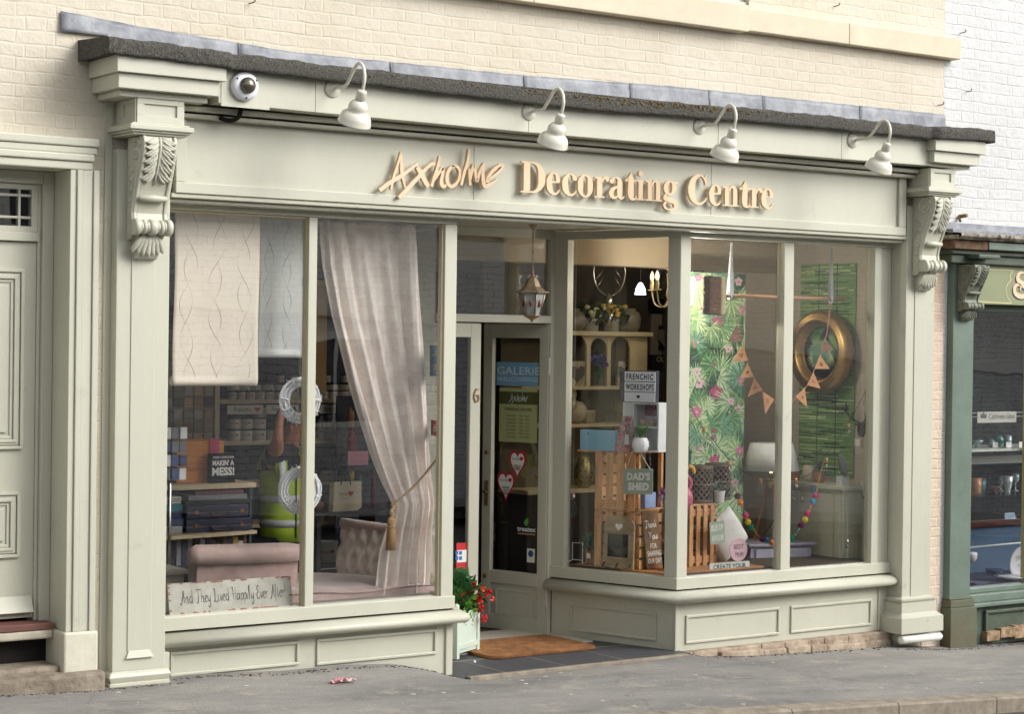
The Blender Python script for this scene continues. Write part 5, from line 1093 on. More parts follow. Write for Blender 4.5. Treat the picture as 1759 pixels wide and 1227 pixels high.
# ---- "And they lived" plank
pa=at(293,1060,.13);pb=at(505,1042,.13);pt=at(296,1012,.13)
PKW=mat('distressed_white_board',(214,212,200),.75,noise=(9,.12),col2=(188,184,170)); PKR=mat('rusty_edge',(170,96,66),.8)
x0_,x1_=pa[0],pb[0]; z0_=.407; hh=.175
tl=lambda u,v,w_:(x0_+u,.15-w_-.0+v*.22,z0_+v*.97)
SGP=thing('wooden_sign','white distressed board reading And They Lived Happily Ever After on the window board','sign',(x0_,.15,z0_))
mb=MB(); mb.prism([(0,0),(x1_-x0_,0),(x1_-x0_,hh),(0,hh)],tl,0,.012); build('board',mb,PKW,SGP)
mb=MB(); q=random.Random(8); Wd_=x1_-x0_
for k in range(70):
    e=q.random(); 
    if e<.45: u_,v_=q.uniform(0,Wd_),hh-.003
    elif e<.7: u_,v_=(.004 if q.random()<.6 else Wd_-.004),q.uniform(0,hh)
    else: u_,v_=q.uniform(0,Wd_),.003
    a_,b_=q.uniform(.003,.022),q.uniform(.002,.007); mb.prism([(max(0,u_-a_),max(0,v_-b_)),(min(Wd_,u_+a_),max(0,v_-b_*.6)),(min(Wd_,u_+a_*.6),min(hh,v_+b_)),(max(0,u_-a_*.8),min(hh,v_+b_*.7))],tl,.0118+k*2e-6,.0124+k*2e-6)
build('worn_edge',mb,PKR,SGP)
# hand lettered words (simple narrow pen script)
SG={'a':[[(.5,.42),(.2,.5),(.05,.2),(.2,0),(.45,.2),(.5,.5),(.48,.1),(.62,0)]],'n':[[(0,.5),(.08,0)],[(.08,.3),(.3,.52),(.38,.3),(.4,0),(.55,.05)]],'d':[[(.45,.42),(.18,.5),(.05,.2),(.2,0),(.42,.2),(.5,1.)],[(.5,1.),(.46,.1),(.6,0)]],'h':[[(.02,0),(.1,1.05)],[(.06,.3),(.28,.52),(.36,.3),(.36,0),(.5,.05)]],'e':[[(.05,.22),(.36,.34),(.3,.52),(.1,.42),(.05,.15),(.2,0),(.42,.12)]],'y':[[(.02,.5),(.08,.1),(.3,.12),(.4,.5)],[(.4,.5),(.34,-.25),(.12,-.4),(.06,-.2)]],'i':[[(.1,.5),(.1,.05),(.24,.02)],[(.1,.72),(.12,.75)]],'v':[[(.02,.5),(.16,0),(.34,.52)]],'p':[[(.06,.5),(.06,-.4)],[(.06,.3),(.26,.54),(.4,.3),(.26,0),(.08,.1)]],'l':[[(.06,0),(.1,.5),(.16,1.05),(.05,.9),(.08,.1),(.2,0)]],'r':[[(.05,.5),(.08,0)],[(.08,.3),(.22,.5),(.34,.45)]],'t':[[(.12,.9),(.1,.1),(.26,.0)],[(0,.6),(.28,.6)]],'f':[[(.3,.95),(.14,1.),(.1,.5),(.06,-.35)],[(-.04,.5),(.26,.52)]],'!':[[(.1,1.),(.08,.3)],[(.07,.05),(.09,.02)]],
'k':[[(.05,0),(.1,1.05)],[(.36,.5),(.1,.25),(.4,0)]],'o':[[(.25,.5),(.05,.25),(.2,0),(.4,.25),(.25,.5)]],'u':[[(.02,.5),(.08,.05),(.3,.1),(.38,.5),(.4,.05),(.5,0)]],
'A':[[(-.2,.05),(.0,-.1),(.3,.6),(.42,1.),(.46,.4),(.5,0)],[(.05,.4),(.6,.42)]],'T':[[(-.1,.9),(.2,1.),(.6,.95),(.7,1.05)],[(.32,.98),(.34,.3),(.2,-.05),(-.05,.05)]],'L':[[(.0,.9),(.2,1.),(.24,.6),(.2,.1),(0,0),(.2,.02),(.5,-.05),(.6,.1)]],'H':[[(-.2,.9),(0,1.),(.12,.9),(.12,.05)],[(.5,1.),(.5,0)],[(-.05,.45),(.6,.5)]],'E':[[(.5,.9),(.25,1.),(.1,.75),(.3,.55),(.05,.35),(.1,.02),(.35,-.02),(.55,.2)]],'Y':[[(.0,.95),(.15,.9),(.25,.5)],[(.55,1.),(.3,.5),(.2,0)]]}
def pen(s,T,u0,v0,h,wd,m,par,name='lettering',pw=.004,w0=.0125):
    adv=0; L=[]
    for ch in s:
        if ch==' ': adv+=.45; continue
        gs=SG.get(ch,[]); 
        for st in gs: L.append([(adv+x,y) for x,y in st])
        mx=max([x for st in gs for x,_ in st]+[.3]); adv+=max(.3,mx)+.06
    sx=wd/adv; mb=MB()
    for i,st in enumerate(L):
        n=len(st); mb.ribbon([(u0+x*sx,v0+y*h,pw*(1.2 if 0<j<n-1 else .5)) for j,(x,y) in enumerate(st)],T,w0,w0+.0005+.00005*(i%5),sub=3)
    build(name,mb,m,par)
pen('And They Lived Happily Ever After!',tl,.075,.058,.075,Wd_*.86,mat('faded_ink',(96,94,92),.7),SGP,pw=.0042)
# ---- chaise longue
PINKV=mat('pink_velvet',(204,176,168),.6,noise=(5,.12),sheen=.6,col2=(172,142,134)); PINKT=mat('tufted_velvet',(218,204,190),.6,noise=(6,.1),sheen=.5)
CH=thing('chaise_longue','pink velvet chaise longue with rolled back and buttoned end behind the left window','chaise longue',(5.6,.75,.0))
Yc=.42; xa_,za_=at2(326,955,Yc); xb_,zb2_=at2(515,965,Yc); rr_=.052
mb=MB()
mb.tube([(xa_+.0,Yc,za_),(xa_+.04,Yc,za_+.002),(xa_+.35,Yc,za_-.008),(xb_-.08,Yc,za_-.014),(xb_+.03,Yc,za_-.02)],[.040,.058,.060,.058,.045],18); build('rolled_back',mb,PINKV,CH)
mb=MB()
def bk(u_,v_): X=xa_+.06+u_*(xb_-.06-xa_); return (X,Yc+.02+.03*v_-.015*math.sin(PI*u_),za_-.03-.34*v_-.03*u_)
mb.grid(bk,20,8); mb.box(xa_+.06,xb_+.0,Yc+.06,Yc+.14,.2,za_-.06); build('back_panel',mb,PINKV,CH)
mb=MB()
sx0,sz0=at2(520,1000,.9); 
def seat(u_,v_): X=xb_-.2+u_*1.1; y=.30+v_*.85; return (X,y,.44+.035*math.sin(PI*min(1,max(0,u_)))**.5*math.sin(PI*v_)**.4+.01*math.sin(u_*9+v_*4))
mb.grid(seat,20,14); mb.box(xb_-.2,xb_+.9,.31,1.14,.16,.44); build('seat',mb,PINKV,CH)
# tufted end: plane leaning back, facing left/front
e0=at(574,1000,.95); e1=at(712,1020,.42); et=at(600,897,1.0)
eu=np.array([e1[0]-e0[0],e1[1]-e0[1],0]); Le=np.linalg.norm(eu); eu/=Le; en=np.array([eu[1],-eu[0],0]); He=et[2]-.42+.0
def tuft(u_,v_):
    b_=0; gu,gv=u_*7,v_*4; k=0
    for iu in range(-1,9):
        for iv in range(0,4):
            cu=iu+.5*(iv%2); d2=((gu-cu)**2*1.2+(gv-iv-.6)**2*1.2); k-=.030*math.exp(-d2*14)
    k+=.010*abs(math.cos(PI*gu))
    edge=.02*(1-(2*u_-1)**8)*(1-(2*v_-1)**8)
    out=k+edge; lean=.09*v_
    p=np.array([e0[0],e0[1],.40])+eu*(u_*Le)-en*(lean-0)+en*out; return (p[0]+.0,p[1],.42+v_*He*(1-.10*u_))
mb=MB(); mb.grid(tuft,90,48); build('buttoned_back',mb,PINKT,CH)
mb=MB(); P0=[tuft(0,v_) for v_ in (0,.5,1)]; 
mb.tube([tuft(u_,1.0) for u_ in (0,.25,.5,.75,1)],.03,10); mb.prism([(0,.16),(Le,.16),(Le,.42+He*.88),(0,.42+He*.98)],lambda u,v,w_:tuple(np.array([e0[0],e0[1],0])+eu*u-en*(.03+w_+.09*max(0,(v-.42)/He))+np.array([0,0,v])),0,.06); build('back_frame',mb,PINKV,CH)
mb=MB()
for x,y in ((xa_+.1,Yc+.05),(xb_+.8,.62),(xb_+.8,1.2),(xa_+.1,1.2)): mb.lathe([(.014,-.075),(.02,.0),(.03,.1),(.03,.17)],(x,y,0),10)
build('leg',mb,WOODD,CH)
# small cabinet at far left
cxa=at(285,1000,.7)[0]; cb=thing('low_cabinet','grey beige low cabinet at the far left behind the window board','cabinet',(4.6,.9,-.075))
mb=MB(); xz=at2(348,985,.62); mb.box(4.42,xz[0]-.12,.62,1.2,-.075,xz[1]); build('body',mb,mat('grey_cabinet',(150,142,126),.6),cb,.004)
mb=MB(); mb.box(4.42,xz[0]-.10,.60,1.22,xz[1],xz[1]+.03); build('top',mb,mat('grey_cabinet_top',(172,164,146),.5),cb,.004)
mb=MB(); a=at(340,1005,.58); mb.box(a[0]-.01,a[0]+.10,.585,.59,a[2]-.10,a[2]+.07); o=build('printed_sheet',mb,WHITES); meta(o,'white printed sheet propped beside the pink chaise back','paper')
# ---- back wall shelving with paint tins
YS=2.55
SHU=thing('paint_shelving','dark shelving unit with pale edged shelves behind the man','shelves',(at(480,700,YS+.2)[0],YS,-.078))
sx_a=at(380,700,YS)[0]; sx_b=at(600,700,YS)[0]
shz=[at(500,y,YS)[2] for y in (686,756,828,897,975)]
mb=MB(); mb.box(sx_a-.02,sx_b+.3,YS+.30,YS+.33,-.078,2.05); mb.box(sx_a-.045,sx_a-.02,YS,YS+.33,-.078,2.05); build('carcass',mb,SHELFB,SHU)
mb=MB(); mb.box(at(541,600,YS)[0],at(559,600,YS)[0],YS-.02,YS+.02,at(550,680,YS)[2]+.02,2.4); build('yellow_post',mb,mat('yellow_wood',(186,150,90),.6),SHU)
for z in shz:
    mb=MB(); mb.box(sx_a-.02,sx_b+.28,YS-.02,YS+.30,z-.03,z); build('shelf',mb,SHELFW,SHU,.002)
for i,z in enumerate(shz[:1]):
    pass
LABM=mat('tin_label',(214,208,192),.5)
for (pa_,pb_) in ((390,452),(457,512),(548,596)):
    a_,b_=at(pa_,700,YS-.03)[0],at(pb_,700,YS-.03)[0]; z=shz[0]-.045-.06; o=thing('shelf_header',{390:'left of three white brand header cards under the top paint shelf',457:'middle white header card under the top paint shelf beside the man',548:'right white header card under the top paint shelf beyond the mullion'}[pa_],'shelf sign',((a_+b_)/2,YS-.03,z),'header cards under the top shelf')
    mb=MB(); mb.box(a_,b_,YS-.034,YS-.03,z,z+.065); build('card',mb,LABM,o)
    Tt=fr((0,YS-.034,0),(1,0,0)); text('lettering','Frenchic',Tt,(a_+b_)/2-.02,z+.018,.035,(b_-a_)*.5,INK,o,.0005,.0005)
    mb=MB(); hp=heartpoly(.045); mb.prism([((a_+b_)/2+(b_-a_)*.33+p[0],z+.035+p[1]) for p in hp],Tt,.0005,.001); build('heart',mb,REDM,o)
def tin(X,Y,z,r_,h,label,grp,lid=BLACKM,big=False):
    o=thing('paint_tin',label,'paint tin',(X,Y,z),grp)
    mb=MB(); mb.lathe([(r_*.97,0),(r_,.004),(r_,h*.86),(r_*.98,h*.88)],(X,Y,z),20); build('can',mb,mat('tin_body',(206,200,184),.4),o)
    mb=MB(); mb.lathe([(r_*1.02,h*.88),(r_*1.03,h*.93),(r_*1.02,h),(r_*.9,h),(r_*.88,h*.97),(.001,h*.97)],(X,Y,z),20); build('lid',mb,lid,o)
    fa=math.atan2(CP[1]-Y,CP[0]-X)
    def Tc_(u,v,w_): a=fa+u/r_; return (X+(r_+w_)*math.cos(a),Y+(r_+w_)*math.sin(a),z+v)
    text('lettering','Frenchic',Tc_,-r_*.12,h*.45,h*.13,r_*.95,INK,o,.0006,.0008)
    mb=MB(); mb.prism([(r_*.52+p[0],h*.52+p[1]) for p in heartpoly(r_*.42)],Tc_,.0008,.0015); build('heart',mb,REDM,o)
    mb=MB(); mb.prism([(-r_*.6,h*.12),(r_*.6,h*.12),(r_*.6,h*.24),(-r_*.6,h*.24)],Tc_,.0006,.0012); build('label_band',mb,mat('band_grey',(92,90,90),.6),o)
    return o
ghosts=[]
proto={}
def row(lab,xs_,Y,z,r_,h,grp,lid=BLACKM):
    for i,px in enumerate(xs_):
        X=at(px,700,Y)[0]; key=(r_,h)
        lb=lab.replace('#',ordinal(i))
        if key not in proto: proto[key]=tin(X,Y,z,r_,h,lb,grp,lid)
        else: c_=copytree(proto[key],(X,Y,z),label=lb); c_['group']=grp
row('small cream paint pot, # from the left in the front row of the top shelf',[398,413,430,446,462,480,556,572,588],YS+.03,shz[0],.033,.060,'small pots on the top shelf')
row('cream paint tin, # from the left in the rear row of the top shelf',[400,418,437,459,480,502,549,570,592],YS+.16,shz[0],.048,.115,'tins on the top shelf')
row('small pot stacked on the rear tins of the top shelf, # from the left',[480,504,560,592],YS+.16,shz[0]+.1155,.033,.060,'small pots stacked on the top shelf')
row('paint tin, # from the left in the bottom layer on the second shelf',[402,423,446,470],YS+.05,shz[1],.048,.082,'stacked tins on the second shelf')
row('paint tin, # from the left in the middle layer on the second shelf',[402,423,446],YS+.05,shz[1]+.0825,.048,.082,'stacked tins on the second shelf')
row('single paint tin topping the right hand stack on the second shelf, # one',[446],YS+.05,shz[1]+.165,.048,.082,'stacked tins on the second shelf')
row('paint tin, # from the mullion in the lower layer on the third shelf',[560,579,598],YS+.05,shz[2],.048,.082,'tins on the third shelf')
row('paint tin, # from the mullion in the upper layer on the third shelf',[579,597],YS+.05,shz[2]+.0825,.048,.082,'tins on the third shelf')
row('cream paint pot, # from the left on the shelf beside the lower wreath',[552,570,588,606],YS+.05,shz[3],.033,.060,'pots on the fourth shelf')
# bottles
BG='white paint bottles on the second shelf'
bp=None
for i,px in enumerate((552,565,578)):
    X=at(px,740,YS+.04)[0]; lb=['left','middle','right'][i]+' of three white paint bottles on the second shelf'
    if bp is None:
        bp=thing('paint_bottle',lb,'bottle',(X,YS+.04,shz[1]),BG); mb=MB(); mb.lathe([(.024,0),(.026,.005),(.026,.13),(.022,.145),(.012,.15)],(X,YS+.04,shz[1]),16); build('body',mb,mat('bottle_white',(214,210,200),.4),bp)
        mb=MB(); mb.lathe([(.013,.15),(.013,.175),(.001,.175)],(X,YS+.04,shz[1]),12); build('cap',mb,WHITEPL,bp)
        mb=MB(); mb.lathe([(.0262,.05),(.0264,.06)],(X,YS+.04,shz[1]),16); build('label_band',mb,INK,bp)
    else: copytree(bp,(X,YS+.04,shz[1]),label=lb)
# sample tile board
YT=2.35; a_=at(280,655,YT);b_=at(374,800,YT); zt_,zb_t=at(330,640,YT)[2],at(330,800,YT)[2]
SB2=thing('sample_board','tall board of square brown and beige tile samples at the far left','sample board',((a_[0]+b_[0])/2,YT,-.078))
mb=MB(); mb.box(a_[0]-.1,b_[0],YT,YT+.03,-.078,zt_+.3); build('board',mb,mat('board_olive',(112,100,76),.7),SB2)
mb=MB(); mb.box(b_[0]-.035,b_[0],YT-.02,YT,-.078,zt_+.3); build('board_edge',mb,SHELFW,SB2)
q=random.Random(2); TM=[mat('sample_%s'%c,col,.5) for c,col in (('umber',(120,88,54)),('tan',(168,138,98)),('olive',(118,108,80)),('oak',(146,110,68)),('stone',(148,136,112)),('dark',(88,70,50)))]
cw=(b_[0]-.04-a_[0]+.08)/6
for iy in range(8):
    for ix in range(6):
        x=a_[0]-.08+ix*cw; z=zt_-.01-iy*.082; mb=MB(); mb.box(x+.006,x+cw-.008,YT-.01,YT-.0,z-.068,z); build('tile_sample',mb,TM[q.randrange(6)],SB2)
# counter with books, boxes
YC=1.5; zc_=at(350,832,YC)[2]; xr2=at(440,832,YC)[0]
CT=thing('shop_counter','pale edged counter shelves holding sample books at the far left','counter',(4.9,YC,-.078))
z2_=at(400,913,YC)[2]
mb=MB(); mb.box(4.42,xr2,YC,YC+.45,zc_-.035,zc_); build('shelf',mb,SHELFW,CT,.003)
def curvshelf(u_,v_): X=4.42+u_*(xr2-4.42); return (X,YC-.02+v_*.45-.10*math.sin(PI*u_),z2_)
mb=MB(); n=12; top=[curvshelf(i/n,0) for i in range(n+1)]
mb.prism([(p[0],p[1]) for p in top]+[(xr2,YC+.45),(4.42,YC+.45)],lambda u,v,w_:(u,v,z2_-.022+w_),0,.022); build('shelf',mb,SHELFW,CT)
mb=MB(); mb.box(4.42,xr2,YC+.46,YC+.48,-.078,zc_-.04); mb.box(xr2-.02,xr2,YC+.05,YC+.45,-.078,zc_-.036); build('carcass',mb,SHELFB,CT)
a_=at(303,830,YC+.1);b_=at(385,757,YC+.1)
BX=thing('cardboard_box','orange brown cardboard box on the counter at far left','box',((a_[0]+b_[0])/2,YC+.1,zc_))
mb=MB(); mb.box(a_[0],b_[0],YC+.1,YC+.36,zc_+.001,b_[2]); build('carton',mb,mat('orange_card',(196,128,58),.7,noise=(4,.08)),BX,.003)
mb=MB(); mb.box(a_[0],b_[0],YC+.095,YC+.099,b_[2]-.19,b_[2]-.17); build('tape',mb,mat('card_tape',(170,110,52),.5),BX)
Ym=YC+.03; a_=at(363,831,Ym);b_=at(404,779,Ym)
MX=thing('display_box','black box printed MAKIN A MESS in white capitals on the counter','box',((a_[0]+b_[0])/2,Ym,zc_))
mb=MB(); mb.box(a_[0],b_[0],Ym,Ym+.06,zc_+.001,b_[2]); build('carton',mb,BLACKM,MX)
Tt=fr((0,Ym,0),(1,0,0)); mx_=(a_[0]+b_[0])/2; ww=b_[0]-a_[0]; hz=b_[2]-zc_
text('lettering',"WHEN YOU'RE DONE",Tt,mx_,zc_+hz*.84,hz*.07,ww*.9,WHITES,MX,.001,.0,bold=.02); text('lettering',"MAKIN' A",Tt,mx_,zc_+hz*.60,hz*.17,ww*.92,WHITES,MX,.001,.0,bold=.04); text('lettering','MESS!',Tt,mx_,zc_+hz*.27,hz*.26,ww*.95,WHITES,MX,.001,.0,bold=.04)
a_=at(364,800,YC+.06);b_=at(380,754,YC+.06); mb=MB(); mb.box(a_[0],b_[0],YC+.09,YC+.094,a_[2],b_[2]); o=build('pink_leaflet',mb,mat('pink_print',(172,56,96),.5)); meta(o,'small magenta leaflet standing at the corner of the orange box','leaflet')
# spinning rack far left
a_=at(300,780,1.2); RK=thing('sticker_rack','small rack of blue and white packets at the far left of the shop','display rack',(a_[0]-.03,1.2,zc_))
mb=MB(); mb.tube([(a_[0]-.03,1.2,-.078),(a_[0]-.03,1.2,a_[2]+.2)],.012,8); build('pole',mb,CHROME,RK)
q=random.Random(6)
for k in range(12):
    mb=MB(); x=a_[0]-.09+.055*(k%3); z=a_[2]-.16+.085*(k//3); mb.box(x,x+.045,1.17-.01*(k%2),1.185,z,z+.07); build('packet',mb,[mat('packet_blue',(70,84,128),.5),WHITES,mat('packet_grey',(120,122,130),.5)][q.randrange(3)],RK)
# sample books and case under the counter
q=random.Random(15); z=z2_+.001; xa2=at(288,880,YC)[0]
cols=[('teal_book',(40,120,130)),('navy_book',(46,56,96)),('grey_book',(150,150,150)),('slate_book',(72,84,112)),('pale_book',(196,192,182))]
lbs={'teal_book':'teal bound sample book in the left pile under the counter','navy_book':'navy bound sample book in the left pile under the counter','grey_book':'mid grey sample book at the base of the left pile under the counter','slate_book':'slate blue sample book in the left pile under the counter','pale_book':'pale sample book lettered GALERIE topping the left pile under the counter'}
for i,k in enumerate((2,3,1,0,4)):
    nm,c_=cols[k]; h=.045; o=thing('sample_book',lbs[nm],'book',(xa2+.05,YC+.1,z),'pile of sample books'); mb=MB(); mb.box(xa2-.14,xa2+.115+.01*(i%2),YC+.02+.006*i,YC+.36,z,z+h); build('cover',mb,mat(nm,c_,.5),o,.003)
    if k==4: text('lettering','GALERIE',fr((0,YC+.02+.006*i,0),(1,0,0)),xa2+.055,z+.012,.022,.1,INK,o,.0005,.0003)
    z+=h+.002
xc0_=at(320,890,YC)[0]; xc1_=at(432,890,YC)[0]; z=z2_+.001
for i in range(2):
    o=thing('sample_case','%s navy sample case with brass catches under the counter'%('lower','upper')[i],'case',((xc0_+xc1_)/2,YC+.1,z),'navy sample cases under the counter'); h=.085
    mb=MB(); mb.box(xc0_,xc1_-.02*i,YC+.0,YC+.36,z,z+h*.48); mb.box(xc0_,xc1_-.02*i,YC-.0,YC+.36,z+h*.5,z+h); build('shell',mb,mat('navy_case',(34,38,62),.5),o,.006)
    mb=MB(); mb.box(xc0_+.002,xc1_-.02*i-.002,YC-.002,YC+.0,z+h*.475,z+h*.51); build('trim',mb,CHROME,o)
    for dx in (.12,.72): 
        mb=MB(); x=xc0_+(xc1_-xc0_)*(dx+.2*(dx>.5)*.5); mb.box(x,x+.028,YC-.006,YC,z+h*.36,z+h*.62); build('catch',mb,BRASS,o)
    mb=MB(); xm=(xc0_+xc1_)/2; mb.tube([(xm-.07,YC-.004,z+h*.45),(xm-.04,YC-.02,z+h*.15),(xm+.04,YC-.02,z+h*.15),(xm+.07,YC-.004,z+h*.45)],.005,6); build('handle',mb,mat('case_handle',(70,44,40),.5),o)
    z+=h+.003
for i,(x0f,x1f,h,c_,lb) in enumerate(((.0,1.,.03,('black_sample_book',(36,36,40)),'black sample book lying on the navy cases'),(.05,.95,.03,('grey_sample_book',(116,116,122)),'grey sample book second from top of the pile on the navy cases'),(.15,.9,.028,('maroon_sample_book',(92,36,44)),'maroon sample book on top of the pile on the navy cases'))):
    o=thing('sample_book',lb,'book',((xc0_+xc1_)/2,YC+.1,z),'books on the navy cases'); mb=MB(); mb.box(xc0_+(xc1_-xc0_)*x0f,xc0_+(xc1_-xc0_)*x1f,YC+.02,YC+.34,z,z+h); build('cover',mb,mat(c_[0],c_[1],.5),o,.002); z+=h+.002
# upright books below the counter
zlow=at(400,968,YC)[2]; mb=MB(); mb.box(4.42,xr2,YC+.0,YC+.45,zlow-.02,zlow); build('shelf',mb,SHELFB,CT)
x=at(288,940,YC)[0]; q=random.Random(33); i=0
BC=[('spine_navy',(44,48,74),'navy'),('spine_grey',(140,140,142),'grey'),('spine_white',(196,192,184),'white'),('spine_black',(30,30,32),'black'),('spine_brown',(100,66,46),'brown'),('spine_yellow',(186,150,60),'yellow')]
while x<xr2-.05 and i<16:
    w_=q.uniform(.02,.04); h=q.uniform(.13,.2); k=[0,3,1,0,1,3,2,0,4,3,4,0,5,2,4,3][i]; mb=MB(); mb.box(x,x+w_,YC+.03,YC+.28,zlow+.001,zlow+h); o=build('upright_book',mb,mat(BC[k][0],BC[k][1],.6),None,.002); meta(o,'%s spined book standing %s from the left on the lowest counter shelf'%(BC[k][2],ordinal(i)),'book','books on the lowest counter shelf'); x+=w_+.004+(.02 if i%5==4 else 0); i+=1
# gift bag, bucket
Yg=1.5; a_=at(572,880,Yg);b_=at(618,828,Yg); GB=thing('gift_bag','cream paper carrier bag with black cord handles standing behind the chaise','bag',((a_[0]+b_[0])/2,Yg,a_[2]))
mb=MB(); W_=b_[0]-a_[0]; Tb=fr((a_[0],Yg,a_[2]),(1,.12,0),(.02,0,1)); H_=b_[2]-a_[2]; mb.prism([(0,0),(W_,.0),(W_*.97,H_),(0.02*W_,H_)],Tb,-.05,0); mb.prism([(W_+.001,0),(W_*1.18,.02),(W_*1.14,H_*1.0),(W_*.972,H_)],Tb,-.05,-.002); build('paper_body',mb,mat('cream_paper',(208,198,170),.6),GB)
text('lettering','Frenchic',Tb,W_*.42,H_*.55,H_*.10,W_*.42,INK,GB,.0005,.0005); text('lettering','Furniture Paint',Tb,W_*.42,H_*.44,H_*.045,W_*.4,INK,GB,.0005,.0005)
mb=MB(); mb.prism([(W_*.70+p[0],H_*.6+p[1]) for p in heartpoly(.045)],Tb,.0005,.0012); build('heart',mb,REDM,GB)
mb=MB()
for w_ in (0.002,-.05): mb.tube([Tb(W_*.28,H_*.9,w_),Tb(W_*.36,H_*1.3,w_),Tb(W_*.44,H_*1.42,w_),Tb(W_*.6,H_*1.25,w_),Tb(W_*.68,H_*.9,w_)],.0035,6)
build('cord_handle',mb,BLACKM,GB)
mb=MB(); mb.box(a_[0]-.15,a_[0]+.4,Yg-.03,Yg+.25,a_[2]-.02,a_[2]-.001); mb.box(a_[0]+.33,a_[0]+.36,Yg+.0,Yg+.22,-.078,a_[2]-.02); mb.box(a_[0]-.12,a_[0]-.09,Yg+.0,Yg+.22,-.078,a_[2]-.02); o=build('low_table',mb,mat('dark_stand',(52,50,56),.6)); meta(o,'dark low stand behind the chaise carrying the cream bag','stand')
Yb=1.9; a_=at(560,965,Yb); r_=abs(at(577,950,Yb)[0]-at(547,950,Yb)[0])/2
z_=a_[2]; tin(at(562,965,Yb)[0],Yb,z_,r_,at(562,930,Yb)[2]-z_+.0,'large cream wall paint tub on the floor shelf left of the buttoned chaise end','paint tub',WHITEPL)
mb=MB(); X=at(562,965,Yb)[0]; mb.box(X-.3,X+.4,Yb-.15,Yb+.3,z_-.03,z_-.001); o=build('low_shelf',mb,SHELFB); meta(o,'dark low shelf board under the large paint tub','shelf')
# coloured goods on the wall between shelves and curtain
YQ=2.3
def goods(nm,px0,px1,py0,py1,m,lb,cat): 
    a_=at(px0,py1,YQ);b_=at(px1,py0,YQ); mb=MB(); mb.lathe([(.001,0),(.5,0),(.5,.72),(.42,.8),(.2,.86),(.2,1.),(.001,1.)],(0,0,0),14); mb.v=[((a_[0]+b_[0])/2+v[0]*(b_[0]-a_[0]),YQ+v[1]*(b_[0]-a_[0]),a_[2]+v[2]*(b_[2]-a_[2])) for v in mb.v]; o=build(nm,mb,m); meta(o,lb,cat)
goods('red_can',596,611,735,790,mat('red_goods',(138,38,40),.4),'red spray can shape on the wall shelf left of the curtain','can'); goods('dark_bottle',613,622,815,845,mat('green_goods',(30,84,84),.4),'small teal bottle behind the handles of the cream bag','bottle')
goods('yellow_tub',598,608,806,828,mat('yellow_goods',(176,146,52),.5),'small yellow tub behind the handles of the cream bag','tub'); goods('tall_red_tube',637,645,800,885,mat('dark_red_goods',(110,26,38),.5),'tall dark red tube standing left of the curtain tieback','tube')
goods('brown_bottle',596,608,700,735,mat('amber_goods',(150,110,70),.5),'tan bottle above the red can left of the curtain','bottle')
a_=at(594,800,YQ);b_=at(640,792,YQ); mb=MB(); mb.box(a_[0]-.02,b_[0]+.2,YQ-.05,YQ+.1,a_[2]-.03,a_[2]); mb.box(a_[0]-.02,b_[0]+.2,YQ+.1,YQ+.12,a_[2]-.5,a_[2]+.5); o=build('goods_rack',mb,SHELFB); meta(o,'dark goods rack behind the pink curtain','rack')
a_=at(597,800,YQ-.06);b_=at(622,780,YQ-.06); mb=MB(); mb.box(a_[0],b_[0]+.05,YQ-.065,YQ-.06,a_[2],b_[2]+.02); o=build('pink_card',mb,mat('pale_pink_card',(196,130,140),.6)); meta(o,'pale pink card fixed on the goods rack','card')
# lit lamp deep in the shop and chandelier come with the right window
# ================================================================ PERSON
YP_=1.75
def J(px,py,dy=0): return tuple(at(px,py,YP_+dy))
def skinned(name,verts,edges,rad,m,parent=None,sub_=2,root=0):
    me=bpy.data.meshes.new(name); me.from_pydata([tuple(map(float,v)) for v in verts],edges,[]); o=bpy.data.objects.new(name,me); COL.objects.link(o)
    sk=o.modifiers.new('skin','SKIN'); sk.use_smooth_shade=True; 
    for i,r_ in enumerate(rad):
        d=me.skin_vertices[0].data[i]; d.radius=(r_ if isinstance(r_,tuple) else (r_,r_)); d.use_root=(i==root)
    ss=o.modifiers.new('sub','SUBSURF'); ss.levels=ss.render_levels=sub_
    me.materials.append(m)
    dg=bpy.context.evaluated_depsgraph_get(); dg.update(); me2=bpy.data.meshes.new_from_object(o.evaluated_get(dg)); 
    bpy.data.objects.remove(o); mb=MB(); mb.v=[tuple(v.co) for v in me2.vertices]; mb.f=[tuple(p.vertices) for p in me2.polygons]; mb.sm=[True]*len(mb.f)
    return mb
FZ=-.078
SKIN=mat('skin',(176,118,92),.55,noise=(12,.08)); SHIRT=mat('black_tshirt',(24,25,28),.8); HIVIS=mat('hivis_yellow',(176,206,54),.6,noise=(6,.08),emit=None); REFL=mat('reflective_tape',(206,208,208),.4); TROU=mat('navy_trousers',(30,34,52),.8); HAIR=mat('grey_brown_hair',(84,70,60),.8)
s_=.262                                             # metres: scale of a head
PX_=at(490,800,YP_)[0]; C0=np.array([PX_,YP_,0])
H=lambda x,y,z:(C0[0]+x,YP_+y,FZ+z)
hd=J(503,733,-.02); hz=hd[2]-FZ; hx=hd[0]-C0[0]
sh=hz-.19; hip=hz-.74; kn=.47
V=[H(0,0,hip),H(0,0,hip+.16),H(0,.0,hip+.33),H(.005,-.0,sh-.04),H(.03,-.01,sh+.06),H(hx-.01,-.02,hz-.06),H(hx,-.02,hz),H(hx,-.018,hz+.075),
 H(.12,.06,sh-.02),H(.17,.02,sh-.27),H(.20,-.16,sh-.36),
 H(-.12,-.07,sh-.0),J(477,756,-.24),J(479,726,-.22),J(486,702,-.14),
 # legs
 H(-.08,-.02,hip-.06),H(-.085,-.02,kn),H(-.085,0,.09),H(-.07,-.13,.035),H(.08,.03,hip-.06),H(.085,.05,kn),H(.085,.07,.09),H(.10,-.06,.035)]
